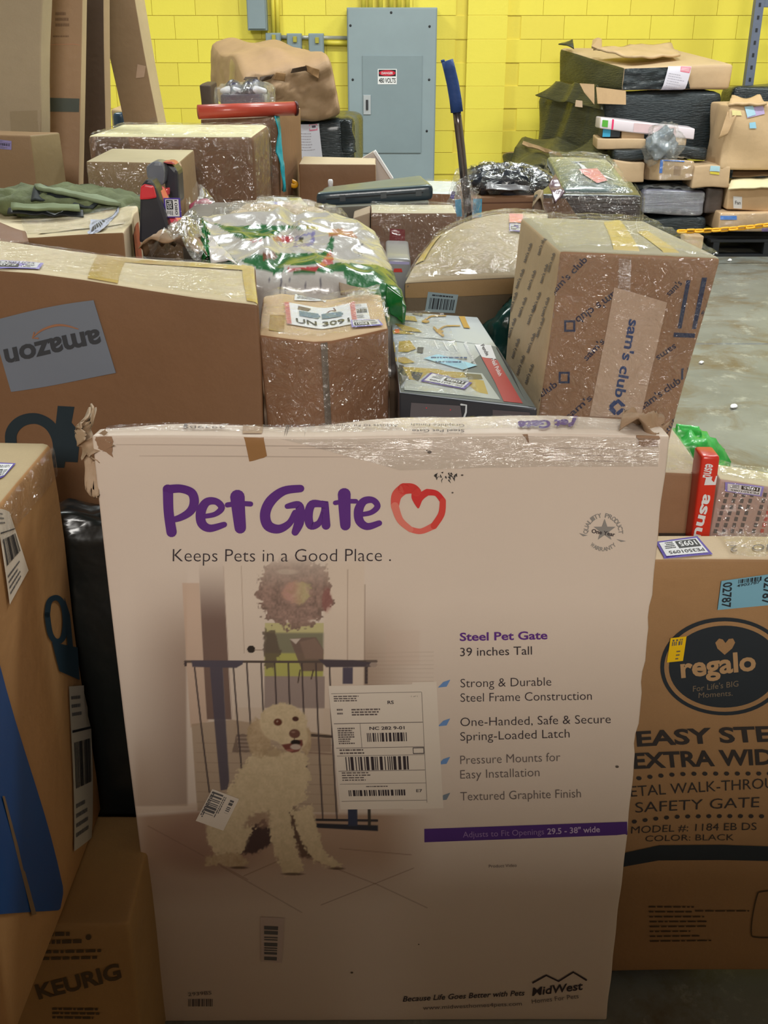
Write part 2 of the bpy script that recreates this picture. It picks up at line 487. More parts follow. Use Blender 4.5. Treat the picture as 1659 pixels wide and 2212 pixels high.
class Print:
    """flat print on a face: outline polygons per ink, laid on the surface; x, y are pixels, or (u, v) of a quad"""
    def __init__(s, box, face, quad=None, off=0.0012, parent=None, name='lettering', px=True, warp=False):
        s.box, s.face, s.off, s.parent, s.name, s.warp = box, face, off, parent, name, warp
        s.items = {}
        s.q = None
        if quad is not None:
            if px:
                A, B = box.ab(face, quad, warp); s.q = np.array(list(zip(A, B)))
            else: s.q = np.array(quad, float)
    def conv(s, P):
        P = np.asarray(P, float)
        if s.q is None:
            return s.box.ab(s.face, P, s.warp)
        u, v = P[:, 0:1], P[:, 1:2]
        C = s.q[0] * (1 - u) * (1 - v) + s.q[1] * u * (1 - v) + s.q[2] * u * v + s.q[3] * (1 - u) * v
        return C[:, 0], C[:, 1]
    def add(s, mat, V, F, lift=0.0):
        if len(V) == 0: return
        A, B = s.conv(V)
        P = s.box.S(s.face, A, B, s.off + lift)
        s.items.setdefault(mat, []).append((P, F))
    def poly(s, mat, pts, lift=0.0):
        s.add(mat, pts, [tuple(range(len(pts)))], lift)
    def rect(s, mat, x0, y0, x1, y1, lift=0.0):
        s.poly(mat, [(x0, y0), (x1, y0), (x1, y1), (x0, y1)], lift)
    def frame(s, mat, x0, y0, x1, y1, w, h=None, lift=0.0):
        h = h or w
        s.rect(mat, x0, y0, x1, y0 + h, lift); s.rect(mat, x0, y1 - h, x1, y1, lift)
        s.rect(mat, x0, y0 + h, x0 + w, y1 - h, lift); s.rect(mat, x1 - w, y0 + h, x1, y1 - h, lift)
    def text(s, mat, txt, p0, p1, cap, weight=0.0, shear=0.0, lift=0.0, flip=False, up=None):
        V, F, w = text_geom(txt, weight, shear)
        p0 = np.array(p0, float); p1 = np.array(p1, float)
        d = p1 - p0
        if up is None:
            # on pixels the image y runs down, in (u, v) up: pass flip=True there
            L = np.linalg.norm(d)
            up = np.array((d[1], -d[0])) / L * (-1 if flip else 1) * cap
        else: up = np.array(up, float)
        s.add(mat, p0 + V[:, 0:1] / w * d + V[:, 1:2] / CAP * up, F, lift)
    def bars(s, mat, x0, y0, x1, y1, n=24, seed=1, lift=0.0, vertical=False):
        r = random.Random(seed)
        t = 0.0; seq = []
        while t < 1:
            w = r.choice((1, 1, 2, 3)) / (n * 1.9); g = r.choice((1, 1, 2)) / (n * 1.9)
            seq.append((t, min(1, t + w))); t += w + g
        for a, b in seq:
            if vertical: s.rect(mat, x0, y0 + (y1 - y0) * a, x1, y0 + (y1 - y0) * b, lift)
            else: s.rect(mat, x0 + (x1 - x0) * a, y0, x0 + (x1 - x0) * b, y1, lift)
    def lines(s, mat, x0, y0, x1, n, dy, h, seed=1, lift=0.0):
        r = random.Random(seed)
        for k in range(n):
            x = x0; e = x0 + (x1 - x0) * r.uniform(0.6, 1)
            while x < e - 0.02 * (x1 - x0):
                w = (x1 - x0) * r.uniform(0.04, 0.16)
                s.rect(mat, x, y0 + k * dy, min(e, x + w), y0 + k * dy + h, lift)
                x += w + (x1 - x0) * 0.025
    def stroke(s, mat, pts, width, lift=0.0, closed=False, caps=True, sm=True):
        """round-ended brush stroke; width is a number or one per point"""
        P = np.array(pts, float)
        W = np.array(width if hasattr(width, '__len__') else [width] * len(P), float)
        if sm and len(P) > 2:
            Q, WW = [], []
            for i in range(len(P) - 1):
                a = P[max(i - 1, 0)]; b = P[i]; c = P[i + 1]; d = P[min(i + 2, len(P) - 1)]
                for t in np.linspace(0, 1, 7)[:-1]:
                    Q.append(0.5 * ((2 * b) + (-a + c) * t + (2 * a - 5 * b + 4 * c - d) * t * t + (-a + 3 * b - 3 * c + d) * t ** 3))
                    WW.append(W[i] * (1 - t) + W[i + 1] * t)
            Q.append(P[-1]); WW.append(W[-1]); P = np.array(Q); W = np.array(WW)
        T = np.gradient(P, axis=0); T /= np.linalg.norm(T, axis=1)[:, None] + 1e-9
        Nn = np.stack((-T[:, 1], T[:, 0]), 1)
        A = P + Nn * W[:, None] / 2; B = P - Nn * W[:, None] / 2
        V = np.concatenate((A, B)); n = len(P)
        F = [(i, i + 1, n + i + 1, n + i) for i in range(n - 1)]
        s.add(mat, V, F, lift)
        if caps:
            for c, w in ((P[0], W[0]), (P[-1], W[-1])):
                s.poly(mat, [c + w / 2 * np.array((math.cos(t), math.sin(t))) for t in np.linspace(0, 2 * math.pi, 15)[:-1]], lift + 0.00012)
    def disc(s, mat, c, rx, ry=None, lift=0.0, n=40):
        ry = ry or rx
        s.poly(mat, [(c[0] + rx * math.cos(t), c[1] + ry * math.sin(t)) for t in np.linspace(0, 2 * math.pi, n + 1)[:-1]], lift)
    def build(s, label=None):
        V, F, MI, mats = [], [], [], []
        for m, L in s.items.items():
            mats.append(m)
            for P, fs in L:
                b = len(V); V += list(P)
                for f in fs:
                    # face the viewer's side of the surface
                    p = [P[k] for k in f[:3]]
                    if len(f) >= 3 and np.cross(p[1] - p[0], p[2] - p[0]).dot(s.box.N[s.face]) < 0: f = f[::-1]
                    F.append(tuple(b + k for k in f)); MI.append(len(mats) - 1)
        if not V: return None
        o = mesh_obj(s.name, V, F, mats, s.parent or s.box.root, False, MI, label)
        o['kind'] = 'stuff' if False else o.get('kind', '')
        del o['kind']
        return o
BLACK = ink(28, 28, 32); GREY = ink(95, 92, 92); WHITE = PAPER; PURPLE = ink(84, 62, 158); BLUE = ink(40, 70, 120)
def sticker(box, face, quad, fn=None, paper=None, off=0.0016, px=True, name='shipping_label', label=None, n=8, warp=False):
    """paper label as a part, its print as sub-part; fn(print) works in (u, v) with v upward when quad starts bottom-left"""
    p = box.patch(name, face, quad, paper or PAPER, off, n, px=px, label=label, warp=warp)
    if fn:
        pr = Print(box, face, quad, off + 0.0007, parent=p, name='print', px=px, warp=warp)
        fn(pr)
        pr.build()
    return p
def inventory(num, code):
    def fn(p):
        p.rect(WHITE, 0.06, 0.1, 0.94, 0.9)
        p.rect(BLACK, 0.1, 0.15, 0.58, 0.55, 0.0003)
        p.text(WHITE, num, (0.15, 0.22), (0.53, 0.22), 0.28, 0.02, lift=0.0006, up=(0, 0.26))
        p.text(BLACK, code, (0.1, 0.65), (0.85, 0.65), 0.18, 0.01, lift=0.0003, up=(0, 0.17))
        p.lines(BLACK, 0.64, 0.15, 0.9, 4, 0.1, 0.05, 3, 0.0003)
    return fn
def generic_label(seed, head=None):
    def fn(p):
        p.lines(GREY, 0.06, 0.82, 0.6, 3, 0.05, 0.02, seed)
        p.rect(BLACK, 0.04, 0.72, 0.96, 0.735)
        p.bars(BLACK, 0.1, 0.38, 0.9, 0.66, 26, seed)
        p.lines(GREY, 0.08, 0.08, 0.8, 4, 0.06, 0.025, seed + 1)
        if head: p.text(BLACK, head, (0.62, 0.8), (0.92, 0.8), 0.1, 0.02, up=(0, 0.1))
    return fn
def fcorners(tl, tr, yf, zb, dep, yr=None, side=0.0, rise=0.0):
    """corners from the pixels of the front face's upper corners at distance yf (yr), bottom height zb, depth dep"""
    A = at(*tl, yf); B = at(*tr, yr or yf)
    e = (B - A)[:2]; e /= np.linalg.norm(e)
    dv = np.array((-e[1] * dep + side, e[0] * dep, rise))
    K = np.zeros((2, 2, 2, 3))
    for i, T in enumerate((A, B)):
        K[i, 0, 1] = T; K[i, 1, 1] = T + dv
        K[i, 0, 0] = (T[0], T[1], zb); K[i, 1, 0] = (T[0] + dv[0], T[1] + dv[1], zb)
    return K
def ypx(Z, Y):
    """pixel row at which height Z shows at distance Y"""
    return float(project(np.array((0.0, Y, Z)))[1])
def zat(x, y, Y): return at(x, y, Y)[2]
def aabb(x0, x1, y0, y1, z0, z1):
    K = np.zeros((2, 2, 2, 3))
    for i in range(2):
        for j in range(2):
            for k in range(2): K[i, j, k] = ((x0, x1)[i], (y0, y1)[j], (z0, z1)[k])
    return K
# ---------------------------------------------------------------- the room
WALL_Y = 10.85
YELLOW = material('yellow_block_paint', srgb(240, 224, 84), 0.42, 0.05, 1.2, 0.10, 60.0, spec=0.4)
YELLOW2 = material('yellow_block_paint', srgb(237, 219, 84), 0.42, 0.05, 1.2, 0.10, 60.0, spec=0.4)
def floor_material():
    m = material('concrete_floor', srgb(122, 124, 118), 0.42, 0.42, 1.6, 0.10, 8.0, spec=0.5, fibre=0.10)
    nt = m.node_tree
    bs = nt.nodes['Principled BSDF']
    # worn brown and pale stains
    tc = nt.nodes.new('ShaderNodeTexCoord')
    n1 = nd(nt, 'ShaderNodeTexNoise', Scale=2.6, Detail=7.0, Roughness=0.7, Distortion=0.8)
    nt.links.new(tc.outputs['Object'], n1.inputs['Vector'])
    mr = nd(nt, 'ShaderNodeMapRange'); mr.inputs[1].default_value = 0.48; mr.inputs[2].default_value = 0.66
    nt.links.new(n1.outputs[0], mr.inputs[0])
    mx = nd(nt, 'ShaderNodeMix', data_type='RGBA')
    old = bs.inputs['Base Color'].links[0].from_socket
    nt.links.new(mr.outputs[0], mx.inputs[0]); nt.links.new(old, mx.inputs[6]); mx.inputs[7].default_value = (*srgb(104, 92, 72), 1)
    n2 = nd(nt, 'ShaderNodeTexNoise', Scale=5.5, Detail=6.0, Roughness=0.75)
    nt.links.new(tc.outputs['Object'], n2.inputs['Vector'])
    mr2 = nd(nt, 'ShaderNodeMapRange'); mr2.inputs[1].default_value = 0.56; mr2.inputs[2].default_value = 0.72
    nt.links.new(n2.outputs[0], mr2.inputs[0])
    mx2 = nd(nt, 'ShaderNodeMix', data_type='RGBA')
    nt.links.new(mr2.outputs[0], mx2.inputs[0]); nt.links.new(mx.outputs[2], mx2.inputs[6]); mx2.inputs[7].default_value = (*srgb(168, 168, 156), 1)
    nt.links.new(mx2.outputs[2], bs.inputs['Base Color'])
    return m
bm = bmesh.new()
prof = [(-9, 0), (6.02, 0), (6.03, -0.012), (6.045, -0.012), (6.055, 0), (11.2, 0)]
for (y0, z0), (y1, z1) in zip(prof[:-1], prof[1:]):
    bm.faces.new([bm.verts.new(c) for c in ((-7, y0, z0), (7, y0, z0), (7, y1, z1), (-7, y1, z1))])
bm.faces.new([bm.verts.new(c) for c in ((-7, -9, -.2), (-7, 11.2, -.2), (7, 11.2, -.2), (7, -9, -.2))])
bmesh.ops.remove_doubles(bm, verts=bm.verts, dist=1e-5)
tag(bm_obj('floor', bm, floor_material()), 'bare grey concrete floor with stains and one joint', None, kind='structure')
wall = root('wall_back', (0, WALL_Y, 0), 'yellow painted concrete block wall behind the stacks', None)
del wall['label']; wall['kind'] = 'structure'; wall['label'] = 'yellow painted concrete block wall behind the stacks'
o = box_part('wall_core', (0, WALL_Y + 0.15, 3), (14, 0.28, 6), YELLOW2, wall, 0.0)
# blocks in running bond, 0.406 x 0.203 with raked joints
proto = None
BW, BH = 0.406, 0.203
def block_mesh(w, h, d=0.02):
    bm = bmesh.new(); add_box(bm, (0, 0, 0), (w, d, h), 0.0015)
    me = bpy.data.meshes.new('block'); bm.to_mesh(me); bm.free(); me.materials.append(YELLOW); return me
bmesh_full = block_mesh(BW - 0.003, BH - 0.004)
bmesh_alt = block_mesh(BW - 0.003, BH - 0.004); bmesh_alt.materials[0] = YELLOW2
def block(x, y, z, me):
    o = bpy.data.objects.new('block', me); COL.objects.link(o); o.parent = wall
    o.location = (x, y - WALL_Y, z)
PIL0, PIL1 = at(1006, 200, WALL_Y - 0.12)[0], at(1090, 200, WALL_Y - 0.12)[0]
for row in range(2, 10):
    z = (row + 0.5) * BH
    x = -4.4 + (BW / 2 if row % 2 else 0)
    while x < 4.3:
        cx = x + BW / 2
        if not (PIL0 - 0.02 < cx < PIL1 + 0.02):
            block(cx, WALL_Y + 0.0075, z, bmesh_full if random.random() < .6 else bmesh_alt)
        x += BW
pil = root('pillar', ((PIL0 + PIL1) / 2, WALL_Y - .06, 0), 'yellow block pilaster standing proud of the wall beside the blue-handled pole', None)
pil['kind'] = 'structure'
box_part('core', ((PIL0 + PIL1) / 2, WALL_Y - 0.055, 2.9), (PIL1 - PIL0 - 0.01, 0.11, 5.8), YELLOW2, pil, 0.003)
pm = block_mesh(PIL1 - PIL0, BH - 0.004)
for row in range(1, 11):
    o = bpy.data.objects.new('block', pm); COL.objects.link(o); o.parent = pil
    o.location = (0, -0.043, (row + 0.5) * BH)
PLAIN = material('painted_wall', srgb(205, 200, 180), 0.7, 0.05, 1)
tag(box_part('wall_left', (-7.1, 1, 3), (0.2, 20.4, 6), PLAIN, None, 0.0), 'pale side wall', None, kind='structure')
tag(box_part('wall_right', (7.1, 1, 3), (0.2, 20.4, 6), PLAIN, None, 0.0), 'pale side wall', None, kind='structure')
tag(box_part('wall_rear', (0, -9.1, 3), (14, 0.2, 6), material('painted_wall', srgb(150, 140, 120), 0.7, 0.05, 1), None, 0.0), 'pale rear wall', None, kind='structure')
tag(box_part('ceiling', (0, 1, 6.1), (14, 20.4, 0.2), material('ceiling_deck', srgb(120, 122, 125), 0.7, 0.05, 1), None, 0.0), 'grey roof deck', None, kind='structure')

# ---------------------------------------------------------------- electrical gear on the wall
STEEL = material('grey_enamel', srgb(142, 158, 164), 0.42, 0.08, 3, 0.03, 8, spec=0.5)
STEEL_D = material('grey_enamel', srgb(132, 148, 154), 0.42, 0.08, 3, 0.03, 8, spec=0.5)
DARK = material('dark_metal', srgb(48, 50, 54), 0.4, 0.1, 20)
PY = WALL_Y - 0.22
def wall_box(name, label, x0, y0, x1, y1, dep, mat=None, cat='electrical box'):
    a = at(x0, y0, WALL_Y - dep); b = at(x1, y1, WALL_Y - dep)
    r = root(name, ((a[0] + b[0]) / 2, WALL_Y - dep / 2, min(a[2], b[2])), label, cat)
    w = b[0] - a[0]; h = a[2] - b[2]
    box_part('housing', ((a[0] + b[0]) / 2, WALL_Y - dep / 2 - 0.008, (a[2] + b[2]) / 2), (w, dep - 0.018, h), mat or STEEL, r, 0.006)
    return r, a, b
panel, a, b = wall_box('breaker_cabinet', 'tall grey steel electrical panel with danger sign on yellow wall', 749, 16, 937, 430, 0.22)
YF = PY - 0.008
da = at(783, 120, YF); db = at(909, 330, YF)
cover = box_part('cover', ((a[0] + b[0]) / 2, YF - 0.002, (a[2] + b[2]) / 2), (b[0] - a[0] - 0.02, 0.012, a[2] - b[2] - 0.02), STEEL, panel, 0.003)
door = box_part('door', ((da[0] + db[0]) / 2, YF - 0.014, (da[2] + db[2]) / 2), (db[0] - da[0], 0.012, da[2] - db[2]), STEEL_D, panel, 0.002)
ha = at(785, 205, YF); hb = at(801, 247, YF)
latch = box_part('latch_plate', ((ha[0] + hb[0]) / 2, YF - 0.024, (ha[2] + hb[2]) / 2), (hb[0] - ha[0], 0.01, ha[2] - hb[2]), material('steel', srgb(190, 196, 200), 0.3, 0.05, 9, metal=0.3), panel, 0.002)
box_part('latch_lever', ((ha[0] + hb[0]) / 2, YF - 0.034, (ha[2] + hb[2]) / 2), (0.022, 0.014, 0.09), DARK, latch, 0.003)
for x, y in ((757, 55), (928, 57), (762, 172), (927, 172), (845, 27), (922, 283)):
    p = at(x, y, YF - 0.01)
    tube('screw', [p + np.array((0, -0.002, 0)), p + np.array((0, 0.006, 0))], 0.011, DARK, panel, 10)
# danger sign: a small carton-like plate gives it the printing tools
sa = at(816, 149, YF - 0.022); sb = at(857, 182, YF - 0.022)
class Plate:
    def __init__(s, tl, br, y, rt):
        s.tl, s.br, s.y, s.root = tl, br, y, rt
        s.N = {'front': np.array((0, -1.0, 0))}
    def S(s, f, a, b, off=0.0, plain=False):
        a = np.asarray(a, float); b = np.asarray(b, float)
        return np.stack((s.tl[0] + (s.br[0] - s.tl[0]) * a, np.full(a.shape, s.y) - off, s.br[2] + (s.tl[2] - s.br[2]) * b), -1)
    ab = Carton.ab
plate = box_part('warning_sign', ((sa[0] + sb[0]) / 2, YF - 0.0205, (sa[2] + sb[2]) / 2), (sb[0] - sa[0], 0.003, sa[2] - sb[2]), material('white_enamel', srgb(235, 235, 235), 0.4, 0.02, 9), panel, 0.0, label='white and red danger sign')
pr = Print(Plate(sa, sb, YF - 0.0222, panel), 'front', [(0, 0), (1, 0), (1, 1), (0, 1)], 0.0006, plate, 'print', px=False)
RED = ink(205, 30, 55)
pr.rect(BLACK, 0.05, 0.52, 0.95, 0.95)
pr.disc(RED, (0.5, 0.735), 0.43, 0.19, 0.0006)
pr.text(WHITE, 'DANGER', (0.2, 0.66), (0.8, 0.66), 0.15, 0.02, lift=0.0012, up=(0, 0.15))
pr.text(BLACK, '480 VOLTS', (0.06, 0.1), (0.94, 0.1), 0.3, 0.02, up=(0, 0.32))
pr.build()
r, a, b = wall_box('electrical_box', 'small plain grey steel box high on the yellow wall', 530, -40, 577, 66, 0.16, STEEL)
box_part('cover', ((a[0] + b[0]) / 2, WALL_Y - 0.175, (a[2] + b[2]) / 2), (b[0] - a[0] - .02, 0.014, a[2] - b[2] - .03), STEEL_D, r, 0.002)
for (x0, y0, x1, y1, lab) in ((573, 71, 607, 112, 'low grey switch box right under the small wall box, half hidden by the crushed carton'), (619, 72, 652, 118, 'middle grey switch box of the three in a row on the wall'), (666, 72, 700, 122, 'grey switch box nearest the tall electrical panel')):
    r, a, b = wall_box('switch_box', lab, x0, y0, x1, y1, 0.12, STEEL, 'switch box')
    c = ((a[0] + b[0]) / 2, WALL_Y - 0.135, (a[2] + b[2]) / 2)
    cv = box_part('cover', c, (b[0] - a[0] - .015, 0.012, a[2] - b[2] - .02), STEEL_D, r, 0.002)
    box_part('toggle', (c[0] + 0.01, c[1] - 0.016, c[2] + .04), (0.035, 0.02, 0.05), material('paint', srgb(175, 165, 60), 0.5), cv, 0.003)
def conduit(label, pts, rad, mat, y=WALL_Y - 0.05):
    P = [at(*p, y) for p in pts]
    o = tube('conduit', P, rad, mat, None, 10)
    tag(o, label, 'pipe', 'pipes on the back wall')
    return o
for k, x in enumerate((785, 800, 822, 845, 862, 880)):
    names = ('first', 'second', 'third', 'fourth', 'fifth', 'sixth')
    conduit('%s yellow painted conduit from the left rising out of the tall panel' % names[k], [(x, -60), (x, 17)], 0.022, YELLOW2, WALL_Y - 0.1)
conduit('yellow painted conduit running down beside the small wall box, the nearer one', [(587, -60), (591, 72)], 0.02, YELLOW2)
conduit('yellow painted conduit running down to the switch boxes, second from the wall box', [(597, -60), (601, 72)], 0.02, YELLOW2)
conduit('bare metal conduit running level from switch box to panel', [(606, 80), (750, 82)], 0.018, material('steel', srgb(190, 190, 180), 0.35, 0.05, 9, metal=0.4))
conduit('yellow painted conduit running level just below the bare metal one', [(700, 92), (750, 93)], 0.022, YELLOW2)
# rack upright on the right
RACK = material('rack_steel', srgb(104, 112, 132), 0.42, 0.12, 6, 0.05, 20)
ua = at(1644, -20, 10.1); ub = at(1617, 200, 10.1)
rk = root('storage_rack', (ub[0], 10.1, 0), 'blue grey steel rack upright standing before the yellow wall', 'rack')
bm = bmesh.new()
for dx, dy, w, d in ((0, 0, 0.075, 0.006), (-0.035, 0.035, 0.006, 0.07), (0.035, 0.035, 0.006, 0.07)):
    add_box(bm, ((ua[0] + ub[0]) / 2 + dx, 10.1 + dy, 1.5), (w, d, 3.0), 0.001)
bm_obj('upright', bm, RACK, rk)
for k in range(14):
    box_part('slot', ((ua[0] + ub[0]) / 2, 10.096, 1.1 + k * 0.1), (0.018, 0.006, 0.03), DARK, rk, 0.0)
box_part('foot_plate', ((ua[0] + ub[0]) / 2, 10.13, 0.006), (0.14, 0.14, 0.012), RACK, rk, 0.0)
box_part('beam', ((ua[0] + ub[0]) / 2 + 0.62, 10.13, 1.93), (1.2, 0.05, 0.1), RACK, rk, 0.004)

# ---------------------------------------------------------------- pallets
WOOD = material('pallet_wood', srgb(150, 122, 88), 0.7, 0.25, 9, 0.2, 30, stretch=(1, 6, 6))
BLACKPL = material('black_plastic', srgb(30, 32, 36), 0.45, 0.2, 9, 0.1, 20)
def pallet(label, x0, x1, y0, y1, mat, group=None):
    r = root('pallet', ((x0 + x1) / 2, (y0 + y1) / 2, 0), label, 'pallet', group)
    n = max(3, int((x1 - x0) / 0.19))
    for k in range(5):
        y = y0 + 0.05 + (y1 - y0 - 0.1) * k / 4
        box_part('deck_board', ((x0 + x1) / 2, y, 0.125), (x1 - x0, 0.1, 0.02), mat, r, 0.002)
    for k in range(3):
        x = x0 + 0.05 + (x1 - x0 - 0.1) * k / 2
        box_part('stringer', (x, (y0 + y1) / 2, 0.066), (0.05, y1 - y0, 0.096), mat, r, 0.002)
    for k in range(3):
        y = y0 + 0.05 + (y1 - y0 - 0.1) * k / 2
        box_part('bottom_board', ((x0 + x1) / 2, y, 0.009), (x1 - x0, 0.1, 0.018), mat, r, 0.002)
    return r
# ================================================================ the upright white carton in front
GZ = at(240, 941, 1.37)[2]
K = aabb(-0.407, 0.40, 1.37, 1.45, 0.0, GZ)
K[1, :, 0, 0] += 0.012; K[0, :, 0, 0] -= 0.004; K[0, 1, :, 1] = 1.41; K[1, 1, :, 1] = 1.442
def gate_warp(x, y, z):
    d = np.zeros(x.shape + (3,))
    top = np.exp(-(1 - z) / 0.05)
    d[..., 2] = 0.006 * np.sin(x * 9 + 1) * top * (0.3 + y) + 0.012 * np.exp(-((x - 0.5) / 0.12) ** 2) * y * top - 0.010 * np.exp(-(x / 0.12) ** 2) * y * top
    d[..., 1] = -0.0022 * (np.exp(-((z - 0.955) / 0.006) ** 2) + 0.6 * np.exp(-((z - 0.937) / 0.005) ** 2)) * (1 - y) * (1 + .5 * np.sin(x * 14))
    # knocked edge on the right
    e = np.exp(-(1 - x) / 0.012)
    d[..., 0] = e * (-0.0035 * (np.sin(z * 60) > 0.6) * (z > 0.5) * (z < 0.8) - 0.0012 * np.sin(z * 47) * np.sin(z * 19) - 0.002 * np.exp(-((z - 0.55) / 0.05) ** 2))
    return d
BOARD_RGB = (212, 194, 178)
BOARD = material('white_board', srgb(*BOARD_RGB), 0.45, 0.03, 2.2, 0.05, 25, spec=0.4, fibre=0.02)
BOARD_PRINT = material('white_board', srgb(*BOARD_RGB), 0.45, 0.03, 2.2, 0.05, 25, spec=0.4, fibre=0.02, attr=True)
KRAFT = card(150, 112, 82)
gate = Carton('upright_carton', 'tall white pet gate carton with dog picture standing upright before the pile', K, BOARD, None, 'box', n=12, r=0.004, amp=0.0012, warp=gate_warp, front_n=(46, 4, 60), sides={'right': KRAFT})
# --- the printed picture: colours computed on a fine grid laid on the board
def smooth(e0, e1, x):
    t = np.clip((x - e0) / (e1 - e0 + 1e-9), 0, 1); return t * t * (3 - 2 * t)
def hashnoise(x, y, s, seed=0):
    x = x / s + seed * 17.3; y = y / s + seed * 5.1
    xi, yi = np.floor(x), np.floor(y); xf, yf = x - xi, y - yi
    h = lambda a, b: (np.sin(a * 127.1 + b * 311.7 + seed) * 43758.5453) % 1.0
    u = xf * xf * (3 - 2 * xf); v = yf * yf * (3 - 2 * yf)
    return (h(xi, yi) * (1 - u) + h(xi + 1, yi) * u) * (1 - v) + (h(xi, yi + 1) * (1 - u) + h(xi + 1, yi + 1) * u) * v
def picture():
    STEP = 1.7
    xs = np.arange(262, 1000, STEP); ys = np.arange(1170, 2010, STEP)
    PX, PYY = np.meshgrid(xs, ys, indexing='ij')
    X = (PX - 280) * 2.44; Y = (PYY - 1180) * 2.44
    C = np.ones(X.shape + (3,))
    fn = hashnoise(X, Y, 9, 1) * 0.5 + hashnoise(X, Y, 22, 2) * 0.5
    def mix(col, m):
        nonlocal C
        m = np.clip(m, 0, 1)[..., None]
        col = np.array(col, float) if not isinstance(col, np.ndarray) else col
        C = C * (1 - m) + col * m
    def box(x0, y0, x1, y1, col, al=1.0, s=3.0):
        mix(col, al * smooth(x0 - s, x0 + s, X) * (1 - smooth(x1 - s, x1 + s, X)) * smooth(y0 - s, y0 + s, Y) * (1 - smooth(y1 - s, y1 + s, Y)))
    def poly(pts, col, al=1.0, s=3.0, jit=0.0):
        XX = X + jit * (fn - 0.5) * 2; YY = Y + jit * (hashnoise(X, Y, 11, 5) - 0.5) * 2
        n = len(pts); inside = np.zeros(X.shape, bool); dist = np.full(X.shape, 1e9)
        for i in range(n):
            x0, y0 = pts[i]; x1, y1 = pts[(i + 1) % n]
            if y0 != y1:
                c = ((y0 > YY) != (y1 > YY)) & (XX < (x1 - x0) * (YY - y0) / (y1 - y0) + x0)
                inside ^= c
            dx, dy = x1 - x0, y1 - y0
            t = np.clip(((XX - x0) * dx + (YY - y0) * dy) / (dx * dx + dy * dy + 1e-9), 0, 1)
            dist = np.minimum(dist, np.hypot(XX - x0 - t * dx, YY - y0 - t * dy))
        sd = np.where(inside, dist, -dist)
        mix(col, al * smooth(-s, s, sd))
    def line(p, q, w, col, al=1.0, s=2.0):
        dx, dy = q[0] - p[0], q[1] - p[1]
        t = np.clip(((X - p[0]) * dx + (Y - p[1]) * dy) / (dx * dx + dy * dy), 0, 1)
        d = np.hypot(X - p[0] - t * dx, Y - p[1] - t * dy)
        mix(col, al * (1 - smooth(w / 2 - s, w / 2 + s, d)))
    def ell(cx, cy, rx, ry, col, al=1.0, s=0.06, jit=0.0):
        d = np.hypot((X - cx) / rx, (Y - cy) / ry) + jit * (fn - 0.5)
        mix(col, al * (1 - smooth(1 - s, 1 + s, d)))
    # wall behind, darkening towards the floor and the left post
    top = smooth(60, 620, Y)
    m = top * (1 - smooth(1370, 1380, Y)) * (1 - smooth(300, 318, X)) * smooth(-60, 330, X)
    mix((0.52, 0.44, 0.40), m * 0.75)
    mix((0.60, 0.52, 0.46), smooth(150, 700, Y) * (1 - smooth(1370, 1380, Y)) * (1 - smooth(1230, 1560, X)) * smooth(1228, 1236, X) * 0.8)
    mix((0.62, 0.52, 0.44), smooth(900, 1300, Y) * (1 - smooth(1370, 1385, Y)) * (1 - smooth(0, 330, X)) * smooth(-60, 80, X) * 0.6)
    box(1350, 440, 1525, 620, (0.9, 0.8, 0.76), 0.25, 8)
    # post, doorway
    poly([(283, 190), (372, 190), (425, 925), (330, 960)], (0.86, 0.74, 0.66), 0.75)
    mix((0.36, 0.29, 0.28), smooth(40, 420, Y) * (1 - smooth(912, 916, Y)) * smooth(0, 6, X - 365 - (Y - 100) * 0.06) * (1 - smooth(0, 6, X - 492 - (Y - 60) * 0.06)))
    poly([(492, 60), (720, 60), (720, 1000), (560, 1000)], (1.0, 0.99, 0.96), 0.55)
    poly([(1025, 60), (1232, 60), (1240, 1000), (1025, 1000)], (0.98, 0.95, 0.9), 0.6)
    line((590, 100), (612, 560), 4, (0.66, 0.6, 0.55), 0.7); line((1145, 120), (1150, 640), 5, (0.6, 0.54, 0.5), 0.7)
    line((497, 100), (552, 915), 4, (0.7, 0.63, 0.6), 0.6); line((1236, 200), (1240, 720), 5, (0.55, 0.5, 0.47), 0.8)
    # view outside
    box(718, 400, 1024, 455, (0.80, 0.85, 0.52), 0.9); box(718, 452, 1024, 565, (0.30, 0.34, 0.24), 0.85, 8)
    box(718, 560, 1024, 685, (0.68, 0.76, 0.30), 0.95, 6); box(718, 682, 1032, 852, (0.50, 0.46, 0.48), 0.9)
    poly([(716, 430), (770, 440), (800, 560), (760, 640), (716, 640)], (0.25, 0.22, 0.20), 0.85, 6, 16)
    # chair
    poly([(848, 485), (905, 478), (985, 475), (1024, 540), (1024, 655), (915, 655), (893, 600)], (0.34, 0.28, 0.27), 0.95)
    poly([(900, 500), (980, 480), (1024, 545), (1024, 590), (930, 590)], (0.46, 0.38, 0.35), 0.7, 5)
    poly([(848, 485), (905, 482), (880, 512)], (0.85, 0.85, 0.85)); line((903, 650), (893, 715), 7, (0.2, 0.17, 0.16)); line((972, 650), (962, 695), 7, (0.2, 0.17, 0.16))
    # wreath of leaves
    d = np.hypot((X - 868) / 205, (Y - 235) / 200) + 0.34 * (fn - 0.5) + 0.2 * (hashnoise(X, Y, 40, 7) - 0.5)
    lf = np.stack([0.30 + 0.34 * fn, 0.25 + 0.26 * fn, 0.24 + 0.25 * fn], -1)
    mix(lf, (1 - smooth(0.93, 1.0, d)) * (0.55 + 0.42 * smooth(80, 260, Y)))
    d2 = np.hypot((X - 880) / 85, (Y - 240) / 68) + 0.5 * (fn - 0.5)
    mix(np.stack([0.74 + 0.12 * fn, 0.58 + 0.2 * smooth(840, 920, X + 60 * (fn - .5)), 0.48 + 0.16 * fn], -1), (1 - smooth(0.7, 1.0, d2)) * 0.8)
